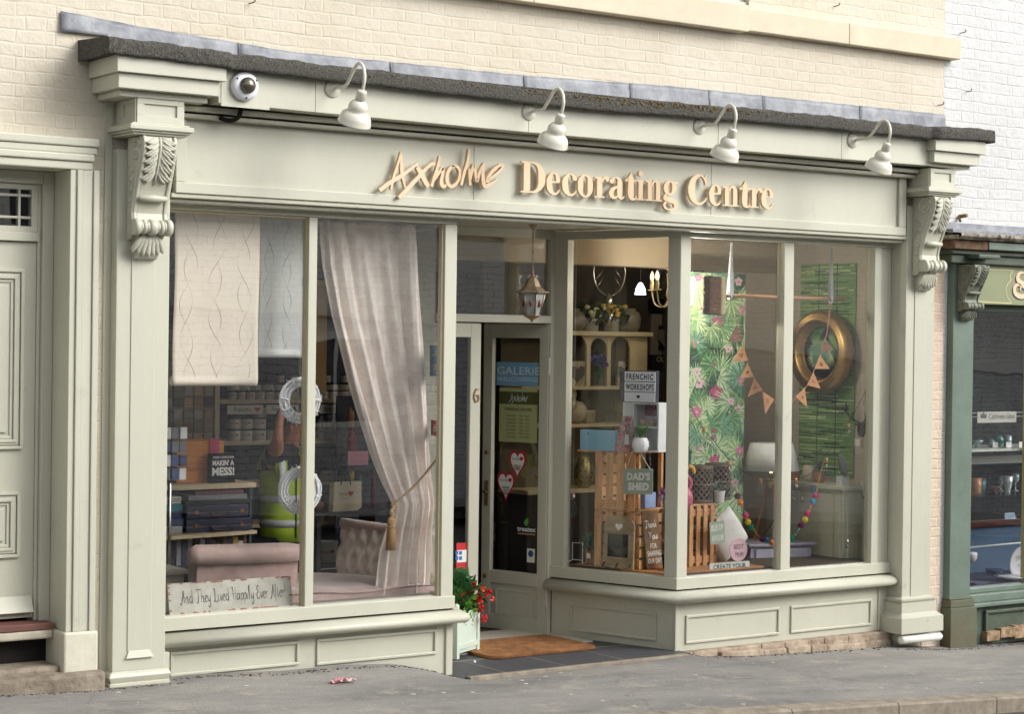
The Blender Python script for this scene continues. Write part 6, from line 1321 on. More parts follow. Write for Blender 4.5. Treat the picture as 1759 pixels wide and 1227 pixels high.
Eg=[(0,1),(1,2),(2,3),(3,4),(4,5),(5,6),(6,7),(3,8),(8,9),(9,10),(3,11),(11,12),(12,13),(13,14),(0,15),(15,16),(16,17),(17,18),(0,19),(19,20),(20,21),(21,22)]
Rd=[.135,.13,(.15,.13),(.14,.115),.055,.062,.092,.07,.07,.045,.034,.066,.042,.032,.026,.085,.058,.045,.035,.085,.058,.045,.035]
PE=thing('person','man in yellow high visibility vest and black shirt inside the shop, arm raised','person',(C0[0],YP_,FZ))
bodym=skinned('body',V,Eg,Rd,SKIN); build('body',bodym,SKIN,PE)
# face: nose, brow, ear, glasses arm
f0=np.array(H(hx,-.02,hz)); fd=np.array([.80,-.6,0]); fs=np.array([.6,.8,0])
mb=MB(); mb.ball(tuple(f0+fd*.098+np.array([0,0,-.01])),.016,8,1,1,1.5); mb.ball(tuple(f0+fd*.088+np.array([0,0,-.055])),.02,8,1.1,1.1,.5); build('nose',mb,SKIN,PE)
mb=MB(); mb.ball(tuple(f0-fs*.088+np.array([0,0,-.005])),.026,8,.6,.6,1.2); build('ear',mb,SKIN,PE)
mb=MB(); mb.tube([tuple(f0-fs*.09+np.array([0,0,.02])),tuple(f0-fs*.055+fd*.085+np.array([0,0,.02])),tuple(f0+fd*.105+np.array([0,0,.018]))],.003,5); build('glasses',mb,BLACK,PE)
mb=MB(); mb.ball(tuple(f0-fd*.030+np.array([0,0,.058])),.094,16,1,1,.80); build('hair',mb,HAIR,PE)
# hand: five fingers against the head
hc=np.array(V[14]); mb=MB(); mb.ball(tuple(hc+np.array([-.0,-.01,.02])),.036,10,.9,.6,1.2)
for k in range(4):
    b_=hc+np.array([-.022+.016*k,-.012,.05]); L=(.062,.074,.07,.056)[k]; mb.tube([tuple(b_),tuple(b_+np.array([.006,-.008,L*.5])),tuple(b_+np.array([.014,.006,L*.85])),tuple(b_+np.array([.02,.02,L]))],[.009,.0088,.008,.006],7)
mb.tube([tuple(hc+np.array([.026,-.01,.0])),tuple(hc+np.array([.05,-.02,.03])),tuple(hc+np.array([.055,-.01,.055]))],[.010,.009,.007],7); build('hand',mb,SKIN,PE)
def ringtube(mb,secs,n=28,a0=0,a1=2*PI):
    vs=[];
    for (cx,cy,z,rx,ry) in secs:
        for k in range(n+1): a=a0+(a1-a0)*k/n; vs.append((C0[0]+cx+rx*math.cos(a),YP_+cy+ry*math.sin(a),FZ+z))
    W=n+1; mb.add(vs,[(j*W+i,j*W+i+1,(j+1)*W+i+1,(j+1)*W+i) for j in range(len(secs)-1) for i in range(n)],True)
mb=MB(); ringtube(mb,[(0,0,hip-.02,.150,.135),(0,0,hip+.2,.152,.137),(0,0,hip+.36,.165,.14),(0,0,sh-.04,.165,.128),(.005,0,sh+.02,.12,.095),(.01,-.005,sh+.075,.066,.064)])
shv=skinned('sleeve',[V[3],V[11],tuple((np.array(V[11])+np.array(V[12]))*.5),V[8],tuple(np.array(V[8])*.45+np.array(V[9])*.55)],[(0,1),(1,2),(0,3),(3,4)],[.1,.085,.066,.085,.062],SHIRT); mb.add(shv.v,shv.f,True); build('tshirt',mb,SHIRT,PE)
vest=[(0,0,hip-.03,.168,.152),(0,0,hip+.06,.166,.150),(0,0,hip+.2,.166,.150),(0,0,hip+.36,.176,.150),(0,0,sh-.10,.172,.142)]
mb=MB(); ringtube(mb,vest,40)
# shoulder straps of the vest
for s_x in (-1,1):
    pts=[(s_x*.10,-.135,sh-.12),(s_x*.10,-.125,sh-.03),(s_x*.085,-.06,sh+.045),(s_x*.08,.03,sh+.05),(s_x*.09,.11,sh-.02),(s_x*.1,.14,sh-.11)]
    P=[np.array([C0[0]+p[0],YP_+p[1],FZ+p[2]]) for p in pts]; vs=[]
    for p in P: vs+= [tuple(p+np.array([-.045,0,0])),tuple(p+np.array([.045,0,0]))]
    mb.add(vs,[(2*i,2*i+1,2*i+3,2*i+2) for i in range(len(P)-1)],True)
VE=build('hi_vis_vest',mb,HIVIS,PE,solid=.006)
mb=MB()
for z in (hip+.07,hip+.235): ringtube(mb,[(0,0,z,.172,.156),(0,0,z+.05,.172,.156)],40)
for s_x in (-1,1):
    pts=[(s_x*.10,-.158,hip+.29),(s_x*.10,-.152,sh-.1),(s_x*.10,-.134,sh-.03),(s_x*.087,-.065,sh+.053),(s_x*.08,.03,sh+.058)]
    P=[np.array([C0[0]+p[0],YP_+p[1],FZ+p[2]]) for p in pts]; vs=[]
    for p in P: vs+= [tuple(p+np.array([-.024,0,0])),tuple(p+np.array([.024,0,0]))]
    mb.add(vs,[(2*i,2*i+1,2*i+3,2*i+2) for i in range(len(P)-1)],True)
build('reflective_tape',mb,REFL,VE,solid=.003)
mb=MB(); mb.box(C0[0]-.003,C0[0]+.003,YP_-.163,YP_-.155,FZ+hip,FZ+sh-.12); build('zip',mb,BLACKM,VE)
tv=skinned('trousers',[H(0,0,hip+.02),H(-.08,-.02,hip-.07),H(-.085,-.02,kn),H(-.085,0,.12),H(.08,.03,hip-.07),H(.085,.05,kn),H(.085,.07,.12)],[(0,1),(1,2),(2,3),(0,4),(4,5),(5,6)],[.155,.105,.078,.068,.105,.078,.068],TROU); build('trousers',tv,TROU,PE)
mb=MB()
for x,y in ((-.08,-.05),(.09,.02)): mb.ball(H(x,y,.045),.06,12,.8,1.8,.7)
build('shoe',mb,BLACKM,PE)
# ================================================================ RIGHT BAY DISPLAY
ZPF=.4255
KA=atz(1019,973,ZPF); KB=atz(1094,980,ZPF); ku=(KB-KA); ku[2]=0; KL=np.linalg.norm(ku); ku/=KL; kn=np.array([ku[1],-ku[0],0]); kn=np.cross(ku,[0,0,1.])
TK=fr(KA,ku)                                       # u along the crate face, w toward the porch
def kp(px,py,w_=0.): q=pl(px,py,KA+kn*w_,kn); return float((q-KA)@ku),float(q[2]-KA[2])
def slat(mb,T,u0,u1,v0,v1,w0,w1): mb.box(u0,u1,w0,w1,v0,v1,lambda x,y,z:T(x,z,y))
def crate(name,T,L,H,D,label,grp,nv=4,openr=False,face='v'):
    o=thing(name,label,'crate',T(0,0,0),grp)
    def add(nm,fn):
        mb=MB(); fn(mb); build(nm,mb,WOOD,o,.002)
    def frontf(mb):
        if face=='v':
            w_=L/nv
            for i in range(nv): slat(mb,T,i*w_+.004,(i+1)*w_-.026,0.0,H,-.010,0)
        else:
            w_=H/nv
            for i in range(nv): slat(mb,T,0,L,i*w_+.003,(i+1)*w_-.012,-.010,0)
    add('front_slats',frontf); add('front_batten',lambda mb:(slat(mb,T,.0,L,.02,.07,-.022,-.0105),slat(mb,T,.0,L,H-.07,H-.02,-.022,-.0105)))
    def sidef(mb):
        n=5; w_=H/n
        if not openr:
            for i in range(n): mb.box(-D,-.012,0,.010,i*w_+.004,(i+1)*w_-.012,lambda x,y,z:T(L-.0+y,z,x))
    if not openr: add('side_slats',sidef)
    add('rear_side_slats',lambda mb:[mb.box(-D,-.012,-.010,0,i*H/5+.004,(i+1)*H/5-.012,lambda x,y,z:T(y+.010,z,x)) for i in range(5)])
    def topf(mb):
        for i in range(3): slat(mb,T,.0,L,H+.0005,H+.011,-.012-(i+1)*(D-.02)/3+.006,-.012-i*(D-.02)/3)
    add('top_slats',topf); add('base_slats',lambda mb:[slat(mb,T,.01,L,.0,.010,-.024-(i+1)*(D-.03)/3+.006,-.024-i*(D-.03)/3) for i in range(3)])
    add('corner_post',lambda mb:[slat(mb,T,a,a+.028,.012,H-.002,b-.028,b) for a in (.012,L-.04) for b in (-.026,-D+.04)])
    if face!='v': add('back_slats',lambda mb:[slat(mb,T,0,L,i*H/4+.004,(i+1)*H/4-.014,-D-.010,-D) for i in range(4)])
    mb=MB()
    for i in range(nv if face=='v' else 2):
        for v in (.04,H-.04):
            u_=(i+.4)*L/(nv if face=='v' else 2); 
            for du in (-.015,.015): mb.tube([T(u_+du,v,.0),T(u_+du,v,.0015)],.0028,6)
    build('nail',mb,BLACKM,o)
    return o
kh=kp(1056,878)[1]; KD=.30
crate('wooden_crate',TK,KL,kh-.01,KD,'lower pine crate behind the chalkboard in the splayed window','pine crates in the splayed window')
kh2=kp(1056,775)[1]
TK2=lambda u,v,w_=0:TK(u+.0,v+kh+.004,w_)
crate('wooden_crate',TK2,KL*1.0,kh2-kh-.016,KD+.06,'upper pine crate on its side with the sage green sign hung on it','pine crates in the splayed window',openr=True)
# slat edges of platform boards (pallet)
mb=MB()
a=np.array([BRf[0],BRf[1]]);d=(BRb-BRf)/LR
for i in range(2): mb.box(.12,LR-.115,.062+.11*i,.062+.11*i+.10,.4252,.4405-.006*0,lambda x,y,z:TR(x,y,z-.015+.0))
o=build('platform_board',mb,WOODH,None,.002); meta(o,'rough pine board lying along the splayed window under the crates','board')
# items on the upper crate; plane offset w behind the face
ztop_=kh2
def onk(px,w_): return kp(px,775,w_)[0]
# blue sign
(a0,b0),(a1,b1)=kp(996,773,.0),kp(1056,741,.0); o=thing('blue_box_sign','plain sky blue wooden block sign standing on the upper crate','sign',TK(a0,b0,0)); mb=MB(); slat(mb,TK,a0,a1,b0,b1,-.05,0); build('block',mb,mat('sky_blue_paint',(122,178,206),.5),o,.003)
mb=MB(); mb.prism([(a0+(a1-a0)*.24+p[0],b0+(b1-b0)*.82+p[1]) for p in heartpoly(.014)],TK,.0005,.002); build('dark_heart',mb,INK,o)
# pad for it: the crate top continues left as shelf board
mb=MB(); slat(mb,TK,a0-.02,.02,ztop_-.016,ztop_-.004,-.16,.0); o=build('shelf_board',mb,WOOD); meta(o,'short pine board projecting left from the top of the upper crate','board')
# floral gift box
(a0,b0),(a1,b1)=kp(1056,776,.0),kp(1083,717,.0); o=thing('floral_gift_box','tall pink and green floral gift box tapering to the top','gift box',TK(a0,b0,0)); 
FLO=mat('floral_print',(232,150,170),.5,noise=(32,.1),col2=(70,140,112)); 
h_=b1-b0; W_=a1-a0
mb=MB(); P=[TK(a0,ztop_,0),TK(a1,ztop_,0),TK(a1,ztop_,-.08),TK(a0,ztop_,-.08),TK(a0+W_*.33,ztop_+h_,-.03),TK(a1-W_*.12,ztop_+h_,-.03),TK(a1-W_*.12,ztop_+h_,-.05),TK(a0+W_*.33,ztop_+h_,-.05)]; mb.add(P,[(0,1,5,4),(1,2,6,5),(2,3,7,6),(3,0,4,7),(4,5,6,7)]); build('carton',mb,FLO,o)
q=random.Random(21); 
for nm,m,n in (('print_flower',mat('print_pink',(208,56,108),.5),26),('print_leaf',mat('print_green',(70,150,120),.5),22)):
    mb=MB()
    for k in range(n):
        t=q.random()*.92; u_=a0+W_*(.33*t)+q.random()*(W_*(1-.45*t)); r_=q.uniform(.004,.009); c=(u_,ztop_+h_*t); wz=-.03*t+.0015
        mb.prism([(c[0]+r_*math.cos(b)*(1 if nm=='print_flower' else 1.5),c[1]+r_*math.sin(b)*(1 if nm=='print_flower' else .6)) for b in [2*PI*i/7 for i in range(7)]],lambda u,v,w_,wz=wz:TK(u,v,wz+w_),0,.0008+k*1e-5)
    build(nm,mb,m,o)
mb=MB(); mb.prism([(a0+W_*.62,ztop_+h_*.20),(a0+W_*.92,ztop_+h_*.20),(a0+W_*.86,ztop_+h_*.48),(a0+W_*.66,ztop_+h_*.48)],lambda u,v,w_:TK(u,v,-.006+w_),.001,.004); build('card_window',mb,WHITES,o)
# white shelf unit
ww_=-.06
(a0,b0),(a1,b1)=kp(1085,773,ww_),kp(1132,693,ww_); (al,_)=kp(1069,773,ww_-.0)
o=thing('white_shelf_unit','small white open shelf unit standing on the upper crate','shelf unit',TK(a0,ztop_,ww_)); WM_=mat('white_melamine',(218,220,220),.45); t_=.012
H_=b1-ztop_; Dp=.14
mb=MB(); slat(mb,TK,a0,a0+t_,ztop_,b1,ww_-Dp,ww_); slat(mb,TK,a1-t_,a1,ztop_,b1,ww_-Dp,ww_); slat(mb,TK,a0+t_,a1-t_,b1-t_,b1,ww_-Dp,ww_); slat(mb,TK,a0+t_,a1-t_,ztop_,ztop_+t_,ww_-Dp,ww_); slat(mb,TK,a0+t_,a1-t_,ztop_+H_*.48,ztop_+H_*.48+t_,ww_-Dp,ww_); build('frame',mb,WM_,o,.001)
mb=MB(); slat(mb,TK,a0,a1,ztop_,b1,ww_-Dp-.006,ww_-Dp); slat(mb,TK,al,a0-.001,ztop_,b1,ww_-.01,ww_-.0); build('back_panel',mb,WM_,o)
mb=MB(); slat(mb,TK,a0+.02,a0+.02+(a1-a0)*.42,ztop_+H_*.72,b1-t_-.005,ww_-Dp+.002,ww_-Dp+.006); pp=build('floral_card',mb,mat('mauve_floral',(190,150,160),.6,noise=(70,.2),col2=(110,60,84)),None); meta(pp,'small mauve floral card in the top of the white shelf unit','card')
GG='floral glass votives in the white shelf unit'; vp=None
for i,f in enumerate((.30,.62)):
    c=TK(a0+(a1-a0)*f,ztop_+H_*.48+t_,ww_-.04)
    lb=('left','right')[i]+' floral glass votive on the middle of the white shelf unit'
    if vp is None:
        vp=thing('votive_glass',lb,'votive',c,GG); mb=MB(); mb.lathe([(.019,0),(.021,.003),(.024,.045),(.022,.045),(.019,.006)],c,16); build('glass',mb,mat('painted_glass',(190,196,176),.3,noise=(60,.1),col2=(178,96,92)),vp)
    else: copytree(vp,c,label=lb)
# lightbox
ww_=-.05; (a0,b0),(a1,b1)=kp(1073,692,ww_),kp(1126,639,ww_)
o=thing('light_box_sign','white light box reading FRENCHIC WORKSHOPS on top of the white shelf unit','sign',TK(a0,b0,ww_)); 
zb0=ztop_+H_+.001
mb=MB(); slat(mb,TK,a0-.045,a1,zb0,b1+.004,ww_-.05,ww_-.001); build('case',mb,mat('lightbox_case',(50,54,70),.5),o,.002)
mb=MB(); hb=(b1-zb0)/3
for i in range(3): slat(mb,TK,a0,a1,zb0+.003+i*hb,zb0+hb*(i+1)-.002,ww_-.001,ww_+.004)
build('white_panel',mb,mat('lightbox_face',(226,228,236),.4),o)
Tl=lambda u,v,w_:TK(u,v,ww_+.004+w_); um=(a0+a1)/2
text('lettering','FRENCHIC',Tl,um,zb0+hb*2.22,hb*.56,(a1-a0)*.88,INK,o,.001,.0,space=1.25,bold=.03); text('lettering','WORKSHOPS',Tl,um,zb0+hb*1.22,hb*.58,(a1-a0)*.92,INK,o,.001,.0,space=1.2,bold=.03)
mb=MB(); mb.prism([(um-.01+p[0],zb0+hb*.55+p[1]) for p in heartpoly(.028)],Tl,.0,.001); build('heart',mb,INK,o)
# white honeycomb pot with grass plant
c=TK(*(lambda q:(q[0],ztop_,.02))(kp(1100,773,.02))); r_=abs(kp(1114,765,.02)[0]-kp(1087,765,.02)[0])/2*.9
def potplant(name,label,c,r_,h,potm,leafm,hgt,spread,n,kind='blades',seed=1,flute=None,parts=None,cat='plant'):
    o=thing(name,label,cat,c)
    mb=MB(); mb.lathe([(r_*.6,0),(r_*.85,h*.12),(r_*1.02,h*.42),(r_,h*.72),(r_*.78,h*.97),(r_*.74,h),(r_*.66,h*.97),(.001,h*.9)] if flute else [(r_*.72,0),(r_*.76,.003),(r_,h*.97),(r_,h),(r_*.9,h),(r_*.86,h*.9),(.001,h*.88)],c,28,flute=flute); build('pot',mb,potm,o)
    mb=MB()
    if kind=='blades': blades(mb,(c[0],c[1],c[2]+h*.9),n,hgt,spread,seed)
    else: leaves(mb,(c[0],c[1],c[2]+h+hgt*.45),(spread,spread,hgt*.5),n,hgt*.28,seed)
    build('foliage',mb,leafm,o); return o
GRN=mat('grass_green',(86,122,70),.6,noise=(30,.3)); GRN2=mat('deep_leaf_green',(52,96,58),.5,noise=(20,.35)); GREYG=mat('grey_green_leaf',(116,132,118),.7,noise=(20,.2))
PW=mat('white_ceramic',(226,226,226),.35,bump=(60,.5,.003))
potplant('potted_grass','white honeycomb pot with a grassy plant on the upper crate',c,r_,.10,PW,GRN,.12,.09,70,flute=(14,.03))
# DAD'S SHED
SGN_=mat('sage_metal_sign',(156,172,152),.5)
(a0,b0),(a1,b1)=kp(1071,849,.012),kp(1122,808,.012)
tw=R(-1); TS=lambda u,v,w_:TK(a0+u,b0+v+.04*u,.012+w_)
o=thing('hanging_sign',"sage green tin sign reading DAD'S SHED hung on the upper crate",'sign',TS(0,0,0)); W_,H_=a1-a0,b1-b0
mb=MB(); mb.prism(rrect(0,W_,0,H_,.012,3),TS,0,.004); build('plate',mb,SGN_,o)
text('lettering',"DAD'S",TS,W_*.52,H_*.56,H_*.27,W_*.78,WHITES,o,.001,.004,bold=.05,space=1.1); text('lettering','SHED',TS,W_*.52,H_*.17,H_*.27,W_*.72,WHITES,o,.001,.004,bold=.06,space=1.05)
u1,v1=kp(1086,777,.012); u2,v2=kp(1096,777,.012); mb=MB(); mb.tube([TS(W_*.10,H_*.94,.005),TK(u1,v1,.014),TK(u2+.02,v2,.014),TS(W_*.92,H_*.94,.005)],.0022,5); build('string',mb,WHITES,o)
# blue box inside the crate mouth
q0=pl(1112,870,TK(KL*.98,0,0),ku); mb=MB(); c=TK(KL-.10,kh+.018,-.20); bT=lambda x,y,z:tuple(np.array(c)+ku*x-kn*y*1+np.array([0,0,z]))
mb.box(-.02,.09,-.09,.05,0,.105,bT); o=build('blue_gift_box',mb,mat('pale_blue_box',(136,160,204),.5,noise=(26,.1),col2=(150,170,210)),None,.002); meta(o,'pale blue patterned gift box inside the mouth of the upper crate','box')
# chalkboard
(a0,b0),(a1,b1)=kp(1037,979,.03),kp(1090,893,.03); W_=a1-a0; H_=b1-b0; TC=lambda u,v,w_:TK(a0+u,ZPF-KA[2]+.002+v,.032+w_-.05*v)
o=thing('chalkboard','brown framed chalkboard with a white heart leaning on the lower crate','chalkboard',TC(0,0,0)); FB=mat('driftwood_frame',(168,148,118),.7,noise=(9,.2),stretch=(1,1,5),col2=(140,118,88))
top=[(W_,H_*.84)]+[(W_*(.5+.5*math.cos(t)*1.0),H_*(.84+.16*math.sin(t)**.8)) for t in [PI*i/14 for i in range(3,12)]]+[(0,H_*.84)]
bot=[(0,0)]+[(W_*f,H_*(.03*abs(math.sin(PI*f*3))+.0)) for f in [i/18 for i in range(1,18)]]+[(W_,0)]
mb=MB(); mb.prism(bot+top,TC,0,.014); build('frame',mb,FB,o)
mb=MB(); mb.prism([(W_*.15,H_*.22),(W_*.83,H_*.22),(W_*.83,H_*.66),(W_*.15,H_*.66)],TC,.0142,.0155); build('slate_panel',mb,BLACKM,o)
mb=MB(); 
for (u0,u1,v0,v1) in ((.0,1.,.68,.71),(.10,.15,.22,.68),(.83,.88,.22,.68),(.10,.88,.19,.22)): slat(mb,TC,W_*u0,W_*u1,H_*v0,H_*v1,.014,.020)
build('frame_trim',mb,FB,o,.002)
mb=MB(); mb.prism([(W_*.5+p[0],H_*.80+p[1]) for p in heartpoly(.055)],TC,.0145,.021); build('white_heart',mb,WHITES,o)
mb=MB()
for f in (.07,.5,.93): mb.tube([TC(W_*f,H_*.11,.014),TC(W_*f,H_*.085,.030),TC(W_*f,H_*.045,.032),TC(W_*f,H_*.05,.042)],.004,6)
build('hook',mb,BLACK,o)
# thank you board, facing the street beside the crate
(q0)=atz(1113,980,ZPF); q1=atz(1140,976,ZPF); du=(q1-q0); du[2]=0; Lq=np.linalg.norm(du); du/=Lq
T0=fr(q0,du); TT=lambda u,v,w_:tuple(np.array(T0(u-.06*v,v,w_))+np.array([0,0,0])+np.cross(du,[0,0,1])*(-.10*v)); Hq=pl(1118,880,q0,np.cross(du,[0,0,1]))[2]-ZPF; Lq=max(Lq,.16)
o=thing('wooden_board_sign','brown wooden board lettered Thank You for sharing our day','sign',q0); mb=MB(); slat(mb,TT,0,Lq,0,Hq,-.010,0); build('board',mb,WOODD,o,.002)
pen('Thank',TT,Lq*.12,Hq*.72,Hq*.12,Lq*.7,WHITES,o,w0=.0005,pw=.006); pen('You',TT,Lq*.25,Hq*.52,Hq*.13,Lq*.6,WHITES,o,w0=.0005,pw=.006)
for i,s_ in enumerate(('FOR','SHARING','OUR DAY')): text('lettering',s_,TT,Lq*.5,Hq*(.36-.13*i),Hq*.09,Lq*(.4,.86,.86)[i],WHITES,o,.0008,.0005)
# black pot with tall grass and artificial flowers
c=atz(1143,981,ZPF); c=np.array(c)+kn*-.03; o=thing('tall_grass_pot','black pot with tall artificial grass by the corner of the splayed window','plant',c)
mb=MB(); mb.lathe([(.032,0),(.045,.10),(.046,.105),(.03,.10)],c,16); build('pot',mb,BLACKM,o); mb=MB(); blades(mb,(c[0],c[1],c[2]+.09),60,.46,.07,3,.003,.1); build('grass',mb,mat('blue_green_grass',(104,150,120),.6,noise=(20,.2)),o)
mb=MB(); leaves(mb,(c[0]-.02,c[1],c[2]+.50),(.05,.05,.10),60,.03,5); build('mauve_flower',mb,mat('mauve_flower',(140,84,128),.6,noise=(30,.3)),o)
# wire photo stand, basket plant, bulb bottle, pineapple
w_=.0; (a0,b0),(a1,b1)=kp(983,970,.0),kp(1001,934,.0); base_=ZPF-KA[2]+.012
mb=MB(); mb.tube([TK(a0,base_+.02,0),TK(a0,b1,0),TK(a1,b1,0),TK(a1,base_+.02,0)],.004,6,closed=True); mb.tube([TK(a0,base_+.02,0),TK(a0-.02,base_,.03)],.004,6); mb.tube([TK(a1,base_+.02,0),TK(a1+.02,base_,.03)],.004,6)
o=build('photo_stand',mb,WHITEPL); meta(o,'white wire photo stand at the inner end of the splayed window','photo stand')
u_,_=kp(1012,970,-.02); c=TK(u_,base_,-.03); o=potplant('basket_plant','small leafy plant in a brown basket left of the lower crate',c,.038,.095,mat('wicker_brown',(150,104,66),.8,noise=(40,.3),bump=(60,1,.006)),GRN2,.11,.05,120,'leaves',7)
mb=MB(); slat(mb,TK,u_-.0,u_+.03,base_+.04,base_+.075,.012,.014); tg=build('tag',mb,WHITES,o)
u_,v_=kp(984,890,-.10); c=np.array(TK(u_,v_,-.10)); mb=MB(); mb.lathe([(.02,0),(.034,.012),(.04,.035),(.034,.065),(.018,.10),(.014,.125)],c,18); o=thing('bulb_bottle','clear bulb shaped bottle with silver cap hanging beside the stacked pine crates','ornament',c)
build('glass_bulb',mb,GLASSC,o); mb=MB(); mb.lathe([(.015,.125),(.017,.13),(.016,.165),(.006,.172)],c,14); build('cap',mb,CHROME,o); mb=MB(); leaves(mb,(c[0],c[1],c[2]+.025),(.022,.022,.014),60,.012,8); build('moss_filling',mb,GRN2,o)
mb=MB(); mb.tube([tuple(c+np.array([0,0,.17])),(c[0],c[1],2.7)],.0008,4); build('thread',mb,WHITES,o)
# ---- dresser with arches at the back
YD2=2.36
def dp(px,py,Y=YD2): p=at(px,py,Y); return p[0],p[2]
dx0,_=dp(968,600); dx1,_=dp(1112,600); zt_=dp(1040,573)[1]; zA=dp(1040,664)[1]; zB2=dp(1040,728)[1]; zC2=dp(1030,838)[1]; zD_=dp(1030,895)[1]
CRD=mat('cream_dresser',(196,180,142),.6,noise=(5,.08)); DRB=mat('olive_dresser_back',(96,88,66),.8)
DR_=thing('arched_dresser','tall cream dresser with three arches and shelves deep in the shop','dresser',((dx0+dx1)/2,YD2,-.078))
mb=MB(); mb.box(dx0-.4,dx1+.02,YD2-.05,YD2+.32,zt_-.02,zt_+.015); mb.box(dx1-.10,dx1,YD2,YD2+.3,-.078,zt_-.02); build('carcass',mb,CRD,DR_,.003)
mb=MB(); mb.box(dx0-.4,dx1-.1,YD2+.28,YD2+.3,-.078,zt_-.02); build('back',mb,DRB,DR_)
for z in (zA,zB2,zC2): mb=MB(); mb.box(dx0-.4,dx1-.1,YD2-.01,YD2+.28,z-.025,z); build('shelf',mb,CRD,DR_)
archs=[dp(px,600)[0] for px in (962,1011,1046,1085)]
mb=MB(); top=zt_-.02; spring=dp(1030,600)[1]
for i in range(3):
    a_,b_=archs[i]+.018,archs[i+1]-.018; cx_=(a_+b_)/2; rx=(b_-a_)/2
    P=[(a_,top),(a_,spring)]+[(cx_-rx*math.cos(t),spring+rx*1.05*math.sin(t)) for t in [PI*k/12 for k in range(1,12)]]+[(b_,spring),(b_,top)]
    mb.prism(P,lambda u,v,w_:(u,YD2+w_,v),0,.02)
for x in archs: mb.box(x-.018,x+.018,YD2-.004,YD2+.022,zA,top)
mb.box(archs[-1]+.018,dx1-.1,YD2,YD2+.02,zA,top)
build('arch_front',mb,CRD,DR_)
mb=MB(); mb.box(dx0-.4,dx1,YD2-.12,YD2+.3,-.078,zD_+.0); build('base_cupboard',mb,mat('olive_grey_drawer',(112,104,82),.6),DR_,.004)
mb=MB(); xk,zk=dp(982,910,YD2-.15); mb.ball((xk,YD2-.15,zk),.03,12); build('knob',mb,mat('dark_knob',(70,58,48),.4),DR_)
# ornaments on the dresser
def vase(px,py0,py1,r_,m,lb,Y=YD2+.08,prof=None,name='vase'):
    x,z=dp(px,py1,Y); h=dp(px,py0,Y)[1]-z; o=thing(name,lb,'vase',(x,Y,z)); mb=MB(); mb.lathe([(p*r_,q_*h) for p,q_ in (prof or ((.7,0),(.85,.02),(1.,.9),(1.05,1.),(.9,1.)))],(x,Y,z),18); build('body',mb,m,o); return o,(x,Y,z+h)
GZ=mat('grey_zinc',(150,148,136),.5)
for px,lb in ((1014,'left of two pale planters with cream flowers on top of the dresser'),(1050,'right of two pale planters with yellow flowers on top of the dresser')):
    o,c=vase(px,548,572,.07,GZ,lb); mb=MB(); leaves(mb,(c[0],c[1],c[2]+.03),(.12,.10,.07),110,.06,int(px)); build('foliage',mb,mat('dark_foliage',(60,76,44),.7,noise=(10,.3)),o)
    mb=MB(); q=random.Random(px)
    for _ in range(11): mb.ball((c[0]+q.uniform(-.11,.11),c[1]-q.uniform(.0,.09),c[2]+q.uniform(.02,.11)),.024,8,1,1,.7)
    build('flower',mb,mat('cream_flower' if px==1014 else 'yellow_flower',(206,200,150) if px==1014 else (196,166,56),.6),o)
o,_=vase(985,530,572,.10,mat('grey_jar',(120,112,94),.4),'large grey ginger jar at the left end of the dresser top',prof=((.6,0),(.95,.3),(1.,.6),(.7,.85),(.5,.9),(.55,1.)))
o,_=vase(1080,530,572,.10,mat('grey_jar',(120,112,94),.4),'tall grey jar right of the yellow flowers on the dresser top',prof=((.6,0),(.9,.2),(1.,.6),(.8,.85),(.55,.9),(.6,1.)))
# deer ornament
xd,zd_=dp(1046,532,YD2+.05); o=thing('stag_ornament','silver wire stag head ornament standing on the dresser top','ornament',(xd,YD2+.05,zd_)); mb=MB()
mb.ball((xd,YD2+.05,zd_+.06),.05,10,.8,.8,1.4); mb.tube([(xd+.02,YD2+.05,zd_+.0),(xd,YD2+.05,zd_-.14)],[.04,.03],8)
for s in (-1,1):
    mb.tube([tuple(v) for v in cr([(xd+s*.03,YD2+.05,zd_+.11),(xd+s*.12,YD2+.05,zd_+.17),(xd+s*.16,YD2+.05,zd_+.28),(xd+s*.15,YD2+.05,zd_+.36)],4)],.008,6)
    for t in (.17,.24): mb.tube([(xd+s*.13,YD2+.05,zd_+t),(xd+s*.06,YD2+.05,zd_+t+.08)],.006,6)
build('wire_body',mb,CHROME,o)
# heart canvases, lavender, rabbit, cups
for px0,px1,lb in ((978,1006,'left heart canvas standing in the first dresser arch'),(1062,1082,'right heart canvas standing in the third dresser arch')):
    x0,z0=dp(px0,662,YD2+.1);x1,z1=dp(px1,621,YD2+.1); o=thing('heart_canvas',lb,'picture',((x0+x1)/2,YD2+.1,zA),'heart canvases in the dresser arches'); mb=MB(); mb.box(x0,(x0+x1)/2-.003,YD2+.10,YD2+.12,zA,z1); mb.box((x0+x1)/2+.003,x1,YD2+.10,YD2+.12,zA,z1); build('canvas',mb,mat('cream_canvas',(196,186,160),.7),o)
    mb=MB(); mb.prism([((x0+x1)/2+p[0],(zA+z1)/2+p[1]) for p in heartpoly(.16)],fr((0,YD2+.10,0),(1,0,0)),.001,.006); build('heart',mb,mat('grey_heart',(110,104,92),.7),o)
o,c=vase(1028,640,662,.035,GLASSC,'glass vase of blue lavender in the middle dresser arch'); mb=MB(); blades(mb,(c[0],c[1],c[2]-.1),60,.2,.09,4,.004,.0); build('stem',mb,GRN2,o); mb=MB(); leaves(mb,(c[0],c[1],c[2]+.09),(.10,.08,.04),120,.04,5); build('lavender',mb,mat('lavender_blue',(92,88,150),.7),o)
